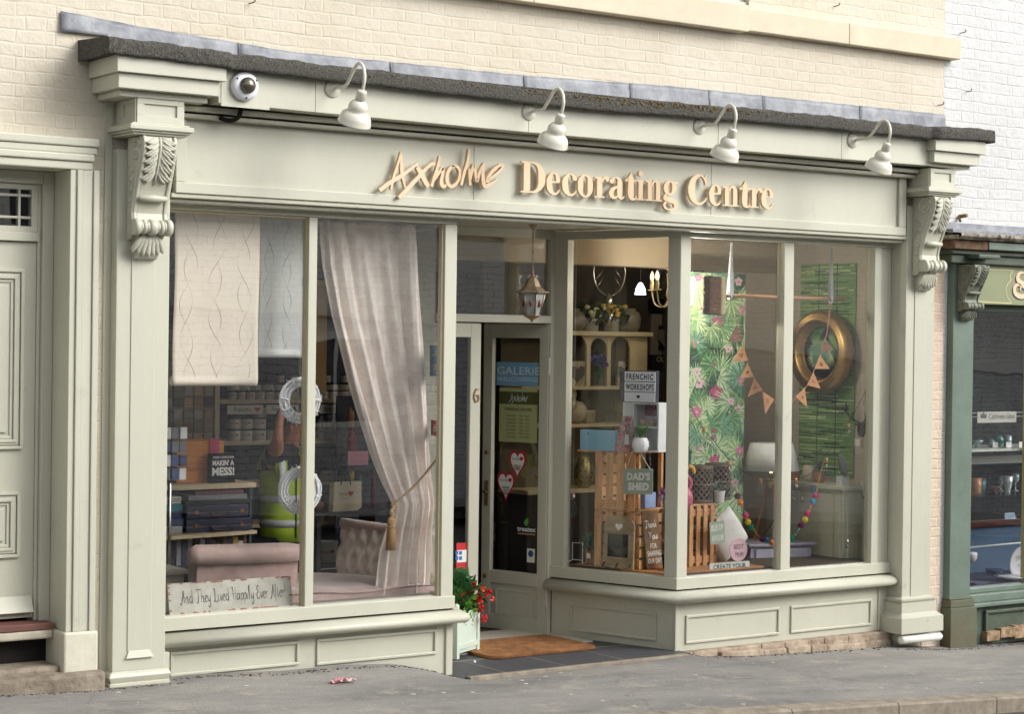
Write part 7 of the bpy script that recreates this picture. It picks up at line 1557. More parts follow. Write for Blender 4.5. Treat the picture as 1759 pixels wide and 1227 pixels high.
xb,zb_=dp(992,727,YD2+.1); o=thing('rabbit_ornament','pale rabbit ornament on the second dresser shelf','ornament',(xb,YD2+.1,zB2)); mb=MB(); mb.ball((xb,YD2+.1,zB2+.09),.075,12,1.1,.9,1.2); mb.ball((xb-.07,YD2+.1,zB2+.23),.05,10); mb.tube([(xb-.05,YD2+.1,zB2+.26),(xb+.02,YD2+.1,zB2+.33),(xb+.06,YD2+.1,zB2+.36)],[.018,.022,.006],8); mb.tube([(xb-.05,YD2+.1,zB2+.12),(xb-.065,YD2+.1,zB2+.2)],[.05,.035],8); build('rabbit',mb,mat('pale_ornament',(178,164,132),.6),o)
o,_=vase(1012,705,727,.05,mat('pale_ornament',(178,164,132),.6),'small pale star cup beside the rabbit ornament'); o,_=vase(1055,708,727,.07,GLASSC,'clear glass jar on the second dresser shelf')
xp,zp=dp(1003,838,YD2-.3); mb=MB(); mb.lathe([(.04,0),(.07,.05),(.075,.12),(.055,.2),(.03,.24),(.001,.25)],(xp,YD2-.3,zp),20,flute=(9,.08)); o=build('gold_pineapple',mb,mat('gold_lattice',(206,186,120),.3,metal=.7,noise=(50,.1),col2=(60,46,26))); meta(o,'gold lattice pineapple ornament in front of the dresser','ornament')
mb=MB(); mb.box(xp-.6,xp+.25,YD2-.4,YD2-.14,zp-.03,zp-.001); o=build('display_shelf',mb,CRD); meta(o,'cream shelf under the gold pineapple','shelf')
mb=MB(); mb.box(xp-.6,xp+.25,YD2-.39,YD2-.14,-.078,zp-.031); o=build('display_plinth',mb,mat('dark_plinth',(54,46,38),.8)); meta(o,'dark plinth below the gold pineapple shelf','plinth')
# black frames and papers on the back wall to the right of the dresser
YF2=2.72
for (x0,y0,x1,y1,nm,lb) in ((1118,514,1152,538,'black_frame','upper black frame on the back wall beside the dresser'),(1132,560,1152,602,'heart_frame','dark frame with a grey heart on the back wall'),(1118,610,1152,634,'letter_frame','lower black frame with pale letters OUT on the back wall')):
    a_=at(x0,y1,YF2);b_=at(x1,y0,YF2); o=thing('black_picture',lb,'picture',((a_[0]+b_[0])/2,YF2,a_[2])); mb=MB(); mb.box(a_[0],b_[0],YF2-.02,YF2+.04,a_[2],b_[2]); build('frame',mb,BLACKM,o)
    if nm=='letter_frame': text('lettering','OUT',fr((0,YF2-.02,0),(1,0,0)),(a_[0]+b_[0])/2,a_[2]+.06,(b_[2]-a_[2])*.4,(b_[0]-a_[0])*.6,SHELFW,o,.002,.001)
    if nm=='heart_frame': mb=MB(); mb.prism([((a_[0]+b_[0])/2+p[0],(a_[2]+b_[2])/2+p[1]) for p in heartpoly(.2)],fr((0,YF2-.02,0),(1,0,0)),.001,.01); build('heart',mb,mat('grey_heart',(110,104,92),.7),o)
a_=at(1120,610,YF2);b_=at(1148,540,YF2); mb=MB(); mb.box(a_[0],b_[0],YF2+.01,YF2+.035,a_[2],b_[2]); o=build('notice_sheet',mb,mat('notice_grey',(140,130,112),.8,noise=(6,.15))); meta(o,'pale notice sheet on the back wall between the black frames','notice')
# ---- chandelier and pendants (lit)
YCH=1.75; cx_,_,cz_=at(1153,520,YCH); zc0_=at(1153,418,YCH)[2]
CHN=thing('chandelier','cream candle arm chandelier hanging behind the splayed window post','chandelier',(cx_,YCH,cz_))
CRM2=mat('cream_metal',(206,190,140),.4)
mb=MB(); mb.lathe([(.07,2.59),(.06,2.57),(.02,2.52),(.012,2.50)],(cx_,YCH,0),16); mb.tube([(cx_,YCH,2.5),(cx_,YCH,cz_+.25)],.006,6); mb.lathe([(.012,.25),(.04,.22),(.03,.12),(.045,.06),(.02,.0),(.001,-.03)],(cx_,YCH,cz_),14); build('column',mb,CRM2,CHN)
for k in range(5):
    a_=PI+2*PI*k/5+.15; ex,ey=math.cos(a_),math.sin(a_)
    mb=MB(); mb.tube([tuple(v) for v in cr([(cx_,YCH,cz_+.08),(cx_+.06*ex,YCH+.06*ey,cz_-.03),(cx_+.14*ex,YCH+.14*ey,cz_-.01),(cx_+.165*ex,YCH+.165*ey,cz_+.09)],4)],.006,6); mb.lathe([(.001,.09),(.035,.095),(.033,.10),(.016,.10)],(cx_+.165*ex,YCH+.165*ey,cz_),14); arm=build('arm',mb,CRM2,CHN)
    mb=MB(); mb.lathe([(.014,.10),(.014,.17),(.001,.17)],(cx_+.165*ex,YCH+.165*ey,cz_),12); build('candle',mb,CRM2,arm)
    mb=MB(); mb.lathe([(.008,.17),(.017,.195),(.013,.22),(.002,.245)],(cx_+.165*ex,YCH+.165*ey,cz_),12); build('bulb',mb,mat('lit_candle_bulb',(255,236,200),.3,emit=((255,224,170),1.2)),arm)
def glow(name,loc,e,r_=.05,parent=None,col=(1,.92,.80)):
    l=bpy.data.lights.new(name,'POINT'); l.energy=e; l.shadow_soft_size=r_; l.color=col; o=bpy.data.objects.new(name,l); COL.objects.link(o); o.location=loc
    if parent: o.parent=parent; o.location=tuple(Vector(loc)-parent.location)
    return o
glow('chandelier_glow',(cx_,YCH,cz_+.2),4,.12,CHN)
PG='lit pendant lamps over the shop floor, two of them added'; pp0=None
q_=at(1100,502,1.9)
for (x,y,z,lb) in ((q_[0],1.9,q_[2],'lit cone pendant lamp seen above the dresser through the splayed window'),(6.3,2.2,2.35,'added pendant lamp hidden behind the wallpaper lengths, lighting the paint shelves'),(7.6,3.2,2.35,'added pendant lamp lighting the shop floor behind the door transom')):
    if pp0 is None:
        pp0=thing('pendant_lamp',lb,'lamp',(x,y,z),PG); mb=MB(); mb.lathe([(.045,-.02),(.036,.03),(.018,.065),(.008,.075)],(x,y,z),18); build('glass_shade',mb,mat('lit_pendant_glass',(255,246,230),.3,emit=((240,240,255),2)),pp0)
        mb=MB(); mb.tube([(x,y,z+.075),(x,y,2.6)],.003,5); build('flex',mb,BLACK,pp0); glow('pendant_glow',(x,y,z+.0),16,.015,pp0,(1,.88,.7))
    else: copytree(pp0,(x,y,z),label=lb)  # these two pendants are added to brighten the room
q_=at(1190,488,.55); o=thing('candle_bulb','lit candle bulb glowing at the left edge of the palm wallpaper','bulb',q_); mb=MB(); mb.lathe([(.006,-.05),(.020,-.02),(.016,.015),(.002,.05)],q_,14); build('glass_bulb',mb,mat('lit_bulb_hot',(255,240,220),.3,emit=((255,226,186),5)),o); mb=MB(); mb.tube([tuple(q_+np.array([0,0,-.05])),tuple(q_+np.array([0,0,-.14])),tuple(q_+np.array([-.08,.0,-.18])),(q_[0]-.2,q_[1],q_[2]-.1)],.008,6); build('arm',mb,CRM2,o); glow('bulb_glow',(q_[0]+.03,q_[1]-.05,q_[2]+.0),11,.012,o)
# ================================================================ RIGHT FRONT WINDOW
YPW=.80; a0=at(1186,800,YPW);b0=at(1281,471,YPW)
PWM=mat('palm_wallpaper_ground',(62,96,74),.6,noise=(4,.3),col2=(30,48,44))
PWO=thing('palm_wallpaper','hanging length of tropical palm leaf and orchid wallpaper in the right window','wallpaper',((a0[0]+b0[0])/2,YPW,a0[2]))
px0_,px1_=a0[0]-.03,b0[0]; pz0,pz1=at(1235,905,YPW)[2],b0[2]
mb=MB(); mb.box(px0_,px1_,YPW,YPW+.003,pz0,pz1); build('paper',mb,PWM,PWO)
q=random.Random(77); TPW=fr((0,YPW,0),(1,0,0)); fans=[]
cls=[('palm_leaf_dark',(74,128,86)),('palm_leaf_mid',(138,180,116)),('palm_leaf_light',(206,222,172)),('palm_leaf_blue',(118,168,140))]
bms={c[0]:MB() for c in cls}; W_=px1_-px0_; k=0
def clipadd(mb,P,w_):
    P=[(min(px1_,max(px0_,x)),min(pz1,max(pz0,z))) for x,z in P]
    mb.add([TPW(x,z,w_) for x,z in P],[tuple(range(len(P)))])
for i in range(125):
    cx_,cz_=px0_+q.random()*W_,pz0+q.random()*(pz1-pz0); a0_=q.uniform(0,2*PI); R_=q.uniform(.11,.21); nm=cls[q.choice((0,1,1,2,2,3))][0]; n=q.randint(14,20); sp_=q.uniform(2.2,3.6)
    for j in range(n):
        a_=a0_+sp_*(j/(n-1)-.5); l=R_*(1-.35*abs(j/(n-1)-.5)); wd=.0060; dx,dz=math.cos(a_),math.sin(a_); nx,nz=-dz,dx; k+=1
        w_=.0010+i*.00004+j*.000001
        clipadd(bms[nm if j%3 else cls[(cls.index(next(c for c in cls if c[0]==nm))+1)%4][0]],[(cx_,cz_),(cx_+dx*l*.5+nx*wd,cz_+dz*l*.5+nz*wd),(cx_+dx*l,cz_+dz*l-.015*l/R_),(cx_+dx*l*.5-nx*wd,cz_+dz*l*.5-nz*wd)],w_)
for nm,c in cls: build(nm,bms[nm],mat(nm,c,.6),PWO)
def orchid(px,py,s,m1,m2,idx):
    c=at(px,py,YPW); out=MB(); 
    for j in range(5):
        a_=PI/2+2*PI*j/5; l=s*(1 if j in(0,2,3) else 1.15); wd=s*.42; dx,dz=math.cos(a_),math.sin(a_); P=[]
        for t in range(10): b_=2*PI*t/10; P.append((c[0]+dx*(l*.5+l*.5*math.cos(b_))-dz*wd*math.sin(b_),c[2]+dz*(l*.5+l*.5*math.cos(b_))+dx*wd*math.sin(b_)))
        clipadd(out,P,.0045+idx*.00005+j*.00001)
    build('orchid_print',out,m1,PWO); out=MB(); clipadd(out,[(c[0]+s*.24*math.cos(2*PI*t/8),c[2]+s*.2*math.sin(2*PI*t/8)) for t in range(8)],.0058+idx*.00001); build('orchid_centre',out,m2,PWO)
PK=mat('print_rose',(196,120,150),.6); PKL=mat('print_blush',(222,184,194),.6); MG=mat('print_magenta',(168,70,108),.6)
for i,(x,y,s,c) in enumerate(((1232,552,.052,2),(1198,588,.05,0),(1230,675,.058,2),(1200,658,.045,1),(1268,484,.035,1),(1199,477,.035,0),(1273,532,.04,0),(1204,530,.04,1),(1268,704,.04,1),(1196,708,.048,0),(1228,792,.052,2),(1257,710,.035,1),(1271,655,.04,0),(1255,690,.03,1),(1201,772,.035,0),(1270,775,.04,0),(1224,627,.02,2),(1224,640,.018,2),(1225,740,.02,2),(1224,752,.02,2),(1196,640,.03,1),(1250,600,.03,1),(1262,830,.035,1))):
    orchid(x,y,s,(PK,PKL,MG)[c],(PKL,MG,PK)[c],i)
# right hand wall: bamboo paper, round mirror, cupboard
XW=10.375
def wx(px,py,X=XW): p=atx(px,py,X); return p[1],p[2]
TWx=lambda u,v,w_:(XW-w_,u,v)
(y0,z0),(y1,z1)=wx(1467,800),wx(1377,455)
BP=thing('bamboo_wallpaper','hanging length of green bamboo pattern wallpaper behind the round mirror','wallpaper',(XW,(y0+y1)/2,z0)); 
mb=MB(); mb.box(XW-.006,XW-.003,y0,y1,z0-.1,z1); build('paper',mb,mat('bamboo_ground',(120,160,92),.6,noise=(3,.2)),BP)
for nm,c,n,sd in (('bamboo_stripe_light',(204,222,160),150,1),('bamboo_stripe_dark',(38,66,34),150,2),('bamboo_stripe_mid',(140,182,100),120,3)):
    q=random.Random(sd); mb=MB()
    for k in range(n):
        z=q.uniform(z0-.09,z1-.01); ya=q.uniform(min(y0,y1),max(y0,y1)-.1); l=q.uniform(.1,.45); h=q.uniform(.0015,.005); yb=min(max(y0,y1)-.002,ya+l)
        mb.add([(XW-.0062-k*1e-6-sd*.0003,ya,z-h),(XW-.0062-k*1e-6-sd*.0003,yb,z-h+q.uniform(-.006,.006)),(XW-.0062-k*1e-6-sd*.0003,yb,z+h),(XW-.0062-k*1e-6-sd*.0003,ya,z+h)],[(0,1,2,3)])
    build(nm,mb,mat(nm,c,.6),BP)
mb=MB()
for f in (.33,.66): yy=y0+(y1-y0)*f; mb.box(XW-.0079,XW-.0075,yy-.004,yy+.004,z0-.09,z1)
build('dark_band',mb,mat('bamboo_stripe_dark',(38,66,34),.6),BP)
XM=10.30; (yc_,zc_)=wx(1415,605,XM); rM=abs(wx(1415,535,XM)[1]-wx(1415,678,XM)[1])/2
MR=thing('round_gold_mirror','large round brushed gold frame with palm leaves painted inside as its reflection, hanging before the bamboo wallpaper','frame',(XM,yc_,zc_-rM))
RYm=Matrix.Rotation(-PI/2,3,'Y')
mb=MB(); mb.lathe([(rM*.62,.0),(rM*.64,.035),(rM*.70,.075),(rM*.80,.085),(rM*.82,.078),(rM*.90,.082),(rM*.99,.06),(rM*1.,.0)],(XM,yc_,zc_),64,RYm); build('gold_frame',mb,GOLD,MR)
mb=MB(); mb.lathe([(rM*.63,.012),(.0001,.012)],(XM,yc_,zc_),48,RYm,False); build('painted_reflection',mb,mat('painted_reflection_ground',(58,92,70),.5,noise=(5,.3)),MR)  # matt disc in the mirror, reflection put on as colour
REFLDISC=(XM,yc_,zc_,rM)
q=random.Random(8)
for nm,c in cls:  # palm strokes painted as the mirror's reflection
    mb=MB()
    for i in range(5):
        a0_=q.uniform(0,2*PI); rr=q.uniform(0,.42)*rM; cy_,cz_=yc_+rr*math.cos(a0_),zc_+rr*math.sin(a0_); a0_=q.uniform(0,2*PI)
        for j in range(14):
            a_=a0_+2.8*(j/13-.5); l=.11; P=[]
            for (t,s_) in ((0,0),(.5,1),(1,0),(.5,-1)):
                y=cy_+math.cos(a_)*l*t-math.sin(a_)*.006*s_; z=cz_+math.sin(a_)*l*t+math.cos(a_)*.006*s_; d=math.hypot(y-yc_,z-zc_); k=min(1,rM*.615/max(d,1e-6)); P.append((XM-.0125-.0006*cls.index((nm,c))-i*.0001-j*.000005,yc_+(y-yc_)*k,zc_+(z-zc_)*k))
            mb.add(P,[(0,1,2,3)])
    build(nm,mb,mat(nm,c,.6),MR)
# cupboard along the right wall
XC_=10.10; (ya_,za_)=wx(1450,838,XC_); (yb_,_)=wx(1318,820,XC_); zTp=wx(1450,836,XC_)[1]
CB=thing('sage_cupboard','pale sage cupboard with two glass knobs along the right side of the window','cupboard',(10.2,(ya_+yb_)/2,-.078)); CBM=mat('pale_sage_cupboard',(212,212,190),.5,noise=(3,.04))
mb=MB(); mb.box(XC_,XW-.01,ya_,yb_,-.078,zTp-.03); build('carcass',mb,CBM,CB,.002)
mb=MB(); mb.box(XC_-.035,XW-.01,ya_-.035,yb_+.03,zTp-.03,zTp); build('top',mb,CBM,CB,.004)
(yk0,_),(yk1,_)=wx(1368,857,XC_),wx(1384,857,XC_); ym=(yk0+yk1)/2
mb=MB(); mb.box(XC_-.012,XC_,ym+.004,yb_-.03,.0,zTp-.07); mb.box(XC_-.012,XC_,ya_+.10,ym-.004,.0,zTp-.07); build('cupboard_door',mb,CBM,CB,.003)
mb=MB(); mb.box(XC_-.018,XC_-.0,ya_+.02,ya_+.06,-.05,zTp-.04); mb.box(XC_+.03,XC_+.14,ya_-.012,ya_,-.05,zTp-.04); build('corner_moulding',mb,CBM,CB,.004)
for y in (yk0,yk1): mb=MB(); zk=wx(1376,857,XC_)[1]; mb.ball((XC_-.035,y,zk),.018,12); mb.tube([(XC_-.02,y,zk),(XC_-.01,y,zk)],.007,8); build('glass_knob',mb,mat('knob_glass',(206,200,170),.1,metal=.3),CB)
# things on the cupboard top
TC_=mat('terracotta_pot',(176,118,84),.8)
XI_=10.2
def ontop(px): y,_=wx(px,826,XI_); return (XI_,y,zTp)
for px,lb,sd in ((1366,'left small grey green plant in a terracotta pot on the sage cupboard',5),(1407,'right small grey green plant in a terracotta pot on the sage cupboard',6)):
    potplant('potted_heather',lb,ontop(px),.042,.075,TC_,GREYG,.12,.06,60,'blades',sd)
c=ontop(1389); mb=MB(); mb.lathe([(.045,0),(.045,.12),(.035,.122),(.002,.118)],c,22); o=thing('pillar_candle','ivory pillar candle between the two terracotta pots','candle',c); build('wax',mb,mat('ivory_wax',(222,212,184),.5),o); mb=MB(); mb.tube([(c[0],c[1],c[2]+.118),(c[0],c[1],c[2]+.132)],.0018,5); build('wick',mb,BLACK,o)
c=atx(1447,801,10.13); GRP=mat('grey_plate',(132,136,138),.45); o=thing('grey_plate_stack','grey round coil plate propped on the cupboard end','plate',(c[0],c[1],zTp)); Tn=Matrix.Rotation(R(58),3,'Z')@Matrix.Rotation(R(78),3,'X'); rP=.085
mb=MB(); 
for i,f in enumerate((1.,.86,.72,.58,.44,.3)): mb.lathe([(rP*f-.010,.006+i*.0005),(rP*f-.004,.014),(rP*f,.006),(rP*f-.002,0)],(c[0],c[1],c[2]),40,Tn)
mb.lathe([(rP,-.01),(rP,.004),(.001,.004)],(c[0],c[1],c[2]),40,Tn); build('plate',mb,GRP,o); mb=MB(); mb.box(c[0]-.03,c[0]+.04,c[1]-.03,c[1]+.03,zTp+.0005,c[2]-rP*.86); build('stand',mb,WHITEPL,o)
c=atx(1401,826,10.08); mb=MB(); mb.box(XC_-.037,XC_-.0355,c[1]-.03,c[1]+.03,zTp-.075,zTp-.01); o=build('price_tag',mb,mat('tag_blue',(120,150,170),.6)); meta(o,'small blue and white price tag hanging on the edge of the cupboard top','tag')
# stag head on the wall
c=atx(1480,735,XW-.07); o=thing('antler_ornament','small black stag head with antlers and a white tag on the right wall','ornament',c)
ST=mat('black_stag',(40,36,36),.6); mb=MB(); cx_,cy_,cz_=c
mb.lathe([(.012,.0),(.026,.02),(.03,.05),(.034,.08),(.026,.105),(.001,.115)],(cx_-.02,cy_-.02,cz_-.07),14); mb.tube([(XW-.01,cy_,cz_+.0),(cx_,cy_,cz_),(cx_-.03,cy_-.02,cz_-.03)],[.045,.035,.024],10)
for s in (-1,1):
    base=np.array([cx_-.01,cy_+s*.02,cz_+.035]); P=[base+np.array(v) for v in ((0,0,0),(-.02,s*.05,.03),(-.03,s*.10,.08),(-.03,s*.10,.14))]; mb.tube([tuple(v) for v in cr(P,4)],.006,6)
    for v,t in ((P[1],(0,-s*.01,.05)),(P[2],(-.01,s*.045,.03)),(P[2],(0,-s*.03,.06))): mb.tube([tuple(v),tuple(v+np.array(t))],[.005,.002],6)
    mb.ball(tuple(base+np.array([.0,s*.025,-.012])),.014,8,.5,1.2,.6)
build('head',mb,ST,o); mb=MB(); mb.box(cx_-.07,cx_-.068,cy_-.05,cy_-.0,cz_-.13,cz_-.08); build('tag',mb,WHITES,o)
# broom hung from ribbons
YBR=.35
h0=at(1240,508,YBR);h1=at(1450,514,YBR); BRM=thing('hanging_broom','wooden broom hung sideways across the right window on white ribbons','broom',(h0[0],YBR,h0[2]-.15))
mb=MB(); mb.tube([tuple(h0),tuple(h1)],.0135,12); build('handle',mb,mat('beech_handle',(206,156,122),.5,noise=(6,.1)),BRM)
a0=at(1233,542,YBR);b0=at(1242,476,YBR); mb=MB(); mb.box(a0[0],b0[0]+.002,YBR-.035,YBR+.035,a0[2],b0[2]); build('head_block',mb,mat('pale_head_block',(206,184,150),.5),BRM,.012)
a0=at(1213,541,YBR); mb=MB(); q=random.Random(2)
for k in range(1500):
    z=q.uniform(a0[2]+.005,b0[2]-.0); y=q.uniform(-.034,.034); x1=at(1233,500,YBR)[0]; mb.tube([(x1,YBR+y,z),(a0[0]+q.uniform(-.004,.006),YBR+y*1.15,z+q.uniform(-.006,.006))],.0016,3,caps=False)
mb.box(a0[0]+.01,at(1233,500,YBR)[0],YBR-.03,YBR+.03,a0[2]+.008,b0[2]-.006); build('bristles',mb,mat('coco_bristle',(150,112,88),.9,noise=(50,.3)),BRM)
RIB=mat('white_ribbon',(226,230,234),.4)
for (pt,pb,w0_,w1_) in (((1257,412),(1254,510),.006,.022),((1428,420),(1427,517),.006,.016)):
    a_=at(*pt,YBR);b_=at(*pb,YBR); mb=MB()
    for dy in (-.014,.014): mb.add([(a_[0]-w0_,YBR+dy*.3,2.68),(a_[0]+w0_,YBR+dy*.3,2.68),(b_[0]+w1_,YBR+dy,b_[2]+.01),(b_[0]-w1_,YBR+dy,b_[2]+.01)],[(0,1,2,3)])
    mb.tube([(b_[0],YBR-.016*math.cos(t),b_[2]+.016*math.sin(t)) for t in [2*PI*i/12 for i in range(12)]],w1_*.5,4,closed=True); build('ribbon',mb,RIB,BRM,solid=.001)
# bunting
YBU=.24; BT=thing('letter_bunting','copper pennant bunting spelling DECORATE looped under the hanging broom','bunting',at(1340,700,YBU))
SP=[(1254,512),(1258,535),(1266,556),(1273,587),(1283,622),(1294,650),(1309,674),(1330,690),(1350,696),(1370,682),(1388,660),(1399,635),(1411,607),(1419,578),(1424,545),(1427,518)]
mb=MB(); mb.tube([tuple(v) for v in cr([at(x,y,YBU) for x,y in SP],4)],.0028,5); build('string',mb,mat('copper_cord',(198,146,124),.6),BT)
CPN=mat('copper_pennant',(206,150,106),.4,metal=.25,noise=(10,.1)); CPB=mat('glitter_pennant',(140,96,74),.4,metal=.4,noise=(90,.5))
for (xa,ya,xb,yb,xt,yt,ch) in ((1266,558,1276,588,1250,587,''),(1275,592,1285,620,1258,622,'D'),(1284,624,1295,648,1271,650,'E'),(1296,650,1309,670,1284,682,'C'),(1309,672,1329,686,1314,712,'O'),(1346,692,1356,690,1350,714,'R'),(1366,682,1382,666,1386,700,'A'),(1386,662,1397,640,1409,668,'T'),(1399,634,1408,610,1425,634,'E'),(1410,606,1416,580,1431,602,'')):
    A_=at(xa,ya,YBU-.004);B_=at(xb,yb,YBU-.004);C_=at(xt,yt,YBU-.012); ux_=B_-A_; L=np.linalg.norm(ux_); ux_/=L; nn_=np.cross(ux_,C_-A_); nn_/=np.linalg.norm(nn_)
    if nn_[1]>0: nn_=-nn_
    T_=lambda u,v,w_,A_=A_,ux_=ux_,nn_=nn_:tuple(A_+ux_*u+np.cross(nn_,ux_)*-v*(-1)+nn_*w_)
    mb=MB(); P=[A_,B_,C_]; mb.add([tuple(p) for p in P]+[tuple(p+nn_*.003) for p in P],[(0,1,2),(3,4,5),(0,1,4,3),(1,2,5,4),(2,0,3,5)]); pn=build('pennant',mb,CPB if not ch else CPN,BT)
    if ch:
        ctr=(A_+B_+C_)/3; dn=(C_-(A_+B_)/2); dn/=np.linalg.norm(dn); T2=lambda u,v,w_,ctr=ctr,ux_=ux_,dn=dn,nn_=nn_:tuple(ctr+np.cross(dn,nn_)*u*(1 if (np.cross(dn,nn_)@ux_)>0 else -1)-dn*v+nn_*(.003+w_)); text('lettering',ch,T2,0,-.012,.028,.022,mat('dark_brown_ink',(60,40,34),.6),pn,.0006,.0006,bold=.02)
# pompom garland
YPO=.20; PO=thing('pompom_garland','rainbow pompom and bead garland hanging in a loop in the right window','garland',at(1335,930,YPO))
PP=[(1251,797),(1258,820),(1262,838),(1267,853),(1272,864),(1278,877),(1281,886),(1285,897),(1290,906),(1299,917),(1310,927),(1317,929),(1326,933),(1336,934),(1350,932),(1360,926),(1368,915),(1376,903),(1383,893),(1387,883),(1391,873),(1396,862),(1401,852),(1404,838),(1408,820),(1413,800),(1418,790)]
mb=MB(); mb.tube([tuple(v) for v in cr([at(x,y,YPO) for x,y in PP],3)],.0022,5); build('cord',mb,mat('yellow_cord',(206,170,84),.6),PO)
def fuzz(c,r_,m,nm):
    mb=MB(); mb.ball(c,r_*.8,12); q=random.Random(int(c[0]*1e4)%9999)
    for _ in range(130):
        d=Vector((q.gauss(0,1),q.gauss(0,1),q.gauss(0,1))).normalized(); a_=Vector(c)+d*r_*.72; t=d.cross(Vector((q.random(),1,q.random()))).normalized()*r_*.16; mb.add([a_-t,a_+t,a_+d*r_*.34],[(0,1,2)])
    build(nm,mb,m,PO)
PC={'purple':(110,32,88),'orange':(232,150,50),'pink':(214,64,122),'yellow':(224,204,56),'teal':(24,140,118),'blue':(76,164,206)}
for x,y,c in ((1267,853,'purple'),(1272,864,'orange'),(1281,886,'pink'),(1285,897,'yellow'),(1290,906,'teal'),(1310,927,'purple'),(1317,929,'blue'),(1326,933,'orange'),(1334,934,'purple'),(1360,926,'teal'),(1376,903,'purple'),(1383,893,'yellow'),(1387,883,'pink'),(1396,862,'blue'),(1401,852,'pink')): fuzz(tuple(at(x,y,YPO)),.024,mat('pompom_'+c,PC[c],.9),'pompom')
q=random.Random(3); pth=cr([at(x,y,YPO) for x,y in PP],6)
for c in PC:
    mb=MB()
    for k in range(10): p=pth[q.randrange(10,len(pth)-14)]; mb.ball(tuple(p+np.array([0,-.001*k,0])),.0065,8)
    build('bead',mb,mat('bead_'+c,PC[c],.4),PO)
# bulb string
YBS=.19; BS=thing('bulb_string','dark festoon cable with clear bulbs and gold caps draped across the right window','string lights',at(1340,820,YBS))
CB_=[(1500,640),(1497,652),(1480,685),(1460,722),(1440,755),(1418,782),(1395,812),(1367,824),(1340,828),(1307,822),(1280,812),(1252,790),(1228,760),(1205,733),(1188,700)]
mb=MB(); mb.tube([tuple(v) for v in cr([at(x,y,YBS) for x,y in CB_],4)],.0018,6); mb.tube([tuple(v) for v in cr([at(1497,652,.16),at(1500,720,.16),at(1498,800,.16),at(1485,855,.16),at(1478,845,.16)],4)],.003,6); build('cable',mb,BLACKM,BS)
mb=MB(); mb.tube([tuple(v) for v in cr([at(1480,828,.16),at(1496,900,.16),at(1490,966,.16)],4)],.003,6); build('white_cable',mb,WHITEPL,BS)
for x,y in ((1488,672),(1457,728),(1419,787),(1367,822),(1307,823),(1252,792),(1209,734)):
    c=at(x,y,YBS); mb=MB(); mb.lathe([(.010,-.0),(.013,-.004),(.013,-.03),(.010,-.034)],c,12); cap_=build('bulb_cap',mb,mat('copper_cap',(198,146,92),.35,metal=.5),BS)
    mb=MB(); mb.lathe([(.009,-.034),(.014,-.045),(.024,-.065),(.026,-.085),(.018,-.105),(.001,-.112)],c,18); build('bulb_glass',mb,GLASSC,cap_)
    mb=MB(); mb.tube([tuple(c+np.array([0,0,-.03])),tuple(c+np.array([.005,0,-.07])),tuple(c+np.array([-.005,0,-.08]))],.0015,4); build('filament',mb,CHROME,cap_)
# clear hanging bulb low right
c=at(1455,945,.16); o=thing('light_bulb_ornament','single clear light bulb standing cap up near the right end of the sill','bulb',c); z=c[2]; mb=MB(); mb.lathe([(.012,.045),(.012,.10),(.004,.108)],(c[0],c[1],z-.03),14); build('cap',mb,CHROME,o); mb=MB(); mb.lathe([(.011,.045),(.016,.02),(.03,-.03),(.033,-.05),(.02,-.08)],(c[0],c[1],z-.03),18); build('glass',mb,GLASSC,o)
# lilac bedside and tripod lamp
qa=at(1293,940,.62); un=np.array([math.cos(R(-14)),math.sin(R(-14)),0]); zt_=qa[2]; Wn=.50
def TN(u,v,w_=0): return tuple(np.array([qa[0]-.02,qa[1],0])+un*u+np.array([-un[1],un[0],0])*(-w_)+np.array([0,0,v]))
LIL=mat('lilac_paint',(176,172,190),.5); BD=thing('lilac_bedside_table','small lilac painted bedside table under the tripod lamp','table',TN(.25,-.078,-.15))
mb=MB(); slat(mb,TN,-.03,Wn+.03,zt_,zt_+.022,-.36,.03); build('top',mb,mat('grey_lilac_top',(150,146,160),.4),BD,.005)
mb=MB(); slat(mb,TN,0,Wn,-.078,zt_-.0005,-.34,0); build('body',mb,LIL,BD,.002); mb=MB(); slat(mb,TN,.035,Wn-.035,zt_-.19,zt_-.02,0,.014); build('drawer_front',mb,LIL,BD,.008); mb=MB(); slat(mb,TN,.035,Wn-.035,zt_-.40,zt_-.21,0,.014); build('drawer_front',mb,LIL,BD,.008)
lc=TN(.24,zt_+.022,-.15); LP_=thing('tripod_lamp','wooden tripod table lamp with a white satin shade on the lilac table','lamp',lc)
hs_=at(1313,762,.72)[2]; hb_=at(1313,808,.72)[2]; hj=at(1313,832,.72)[2]
mb=MB(); mb.lathe([(.205,hb_-lc[2]),(.155,hs_-lc[2])],lc,48,flute=(24,.012)); build('lamp_shade',mb,mat('satin_shade',(226,226,222),.35,noise=(12,.06),sheen=.3),LP_,solid=.002)
for k in range(3):
    a_=2*PI*k/3+.35; mb=MB(); e=(lc[0]+.115*math.cos(a_),lc[1]+.115*math.sin(a_),lc[2]+.002); t=(lc[0]+.025*math.cos(a_),lc[1]+.025*math.sin(a_),hj); mb.tube([e,t],[.013,.013],4,smooth=False); build('leg',mb,mat('walnut_leg',(150,98,66),.5,noise=(10,.2)),LP_)
glow('shade_glow',(lc[0],lc[1],(hs_+hb_)/2),6,.03,LP_)
mb=MB(); mb.lathe([(.03,hj-lc[2]-.03),(.035,hj-lc[2]),(.03,hj-lc[2]+.02),(.012,hj-lc[2]+.03),(.012,hb_-lc[2]+.05)],lc,12); build('joint',mb,mat('cream_joint',(196,180,140),.5),LP_)
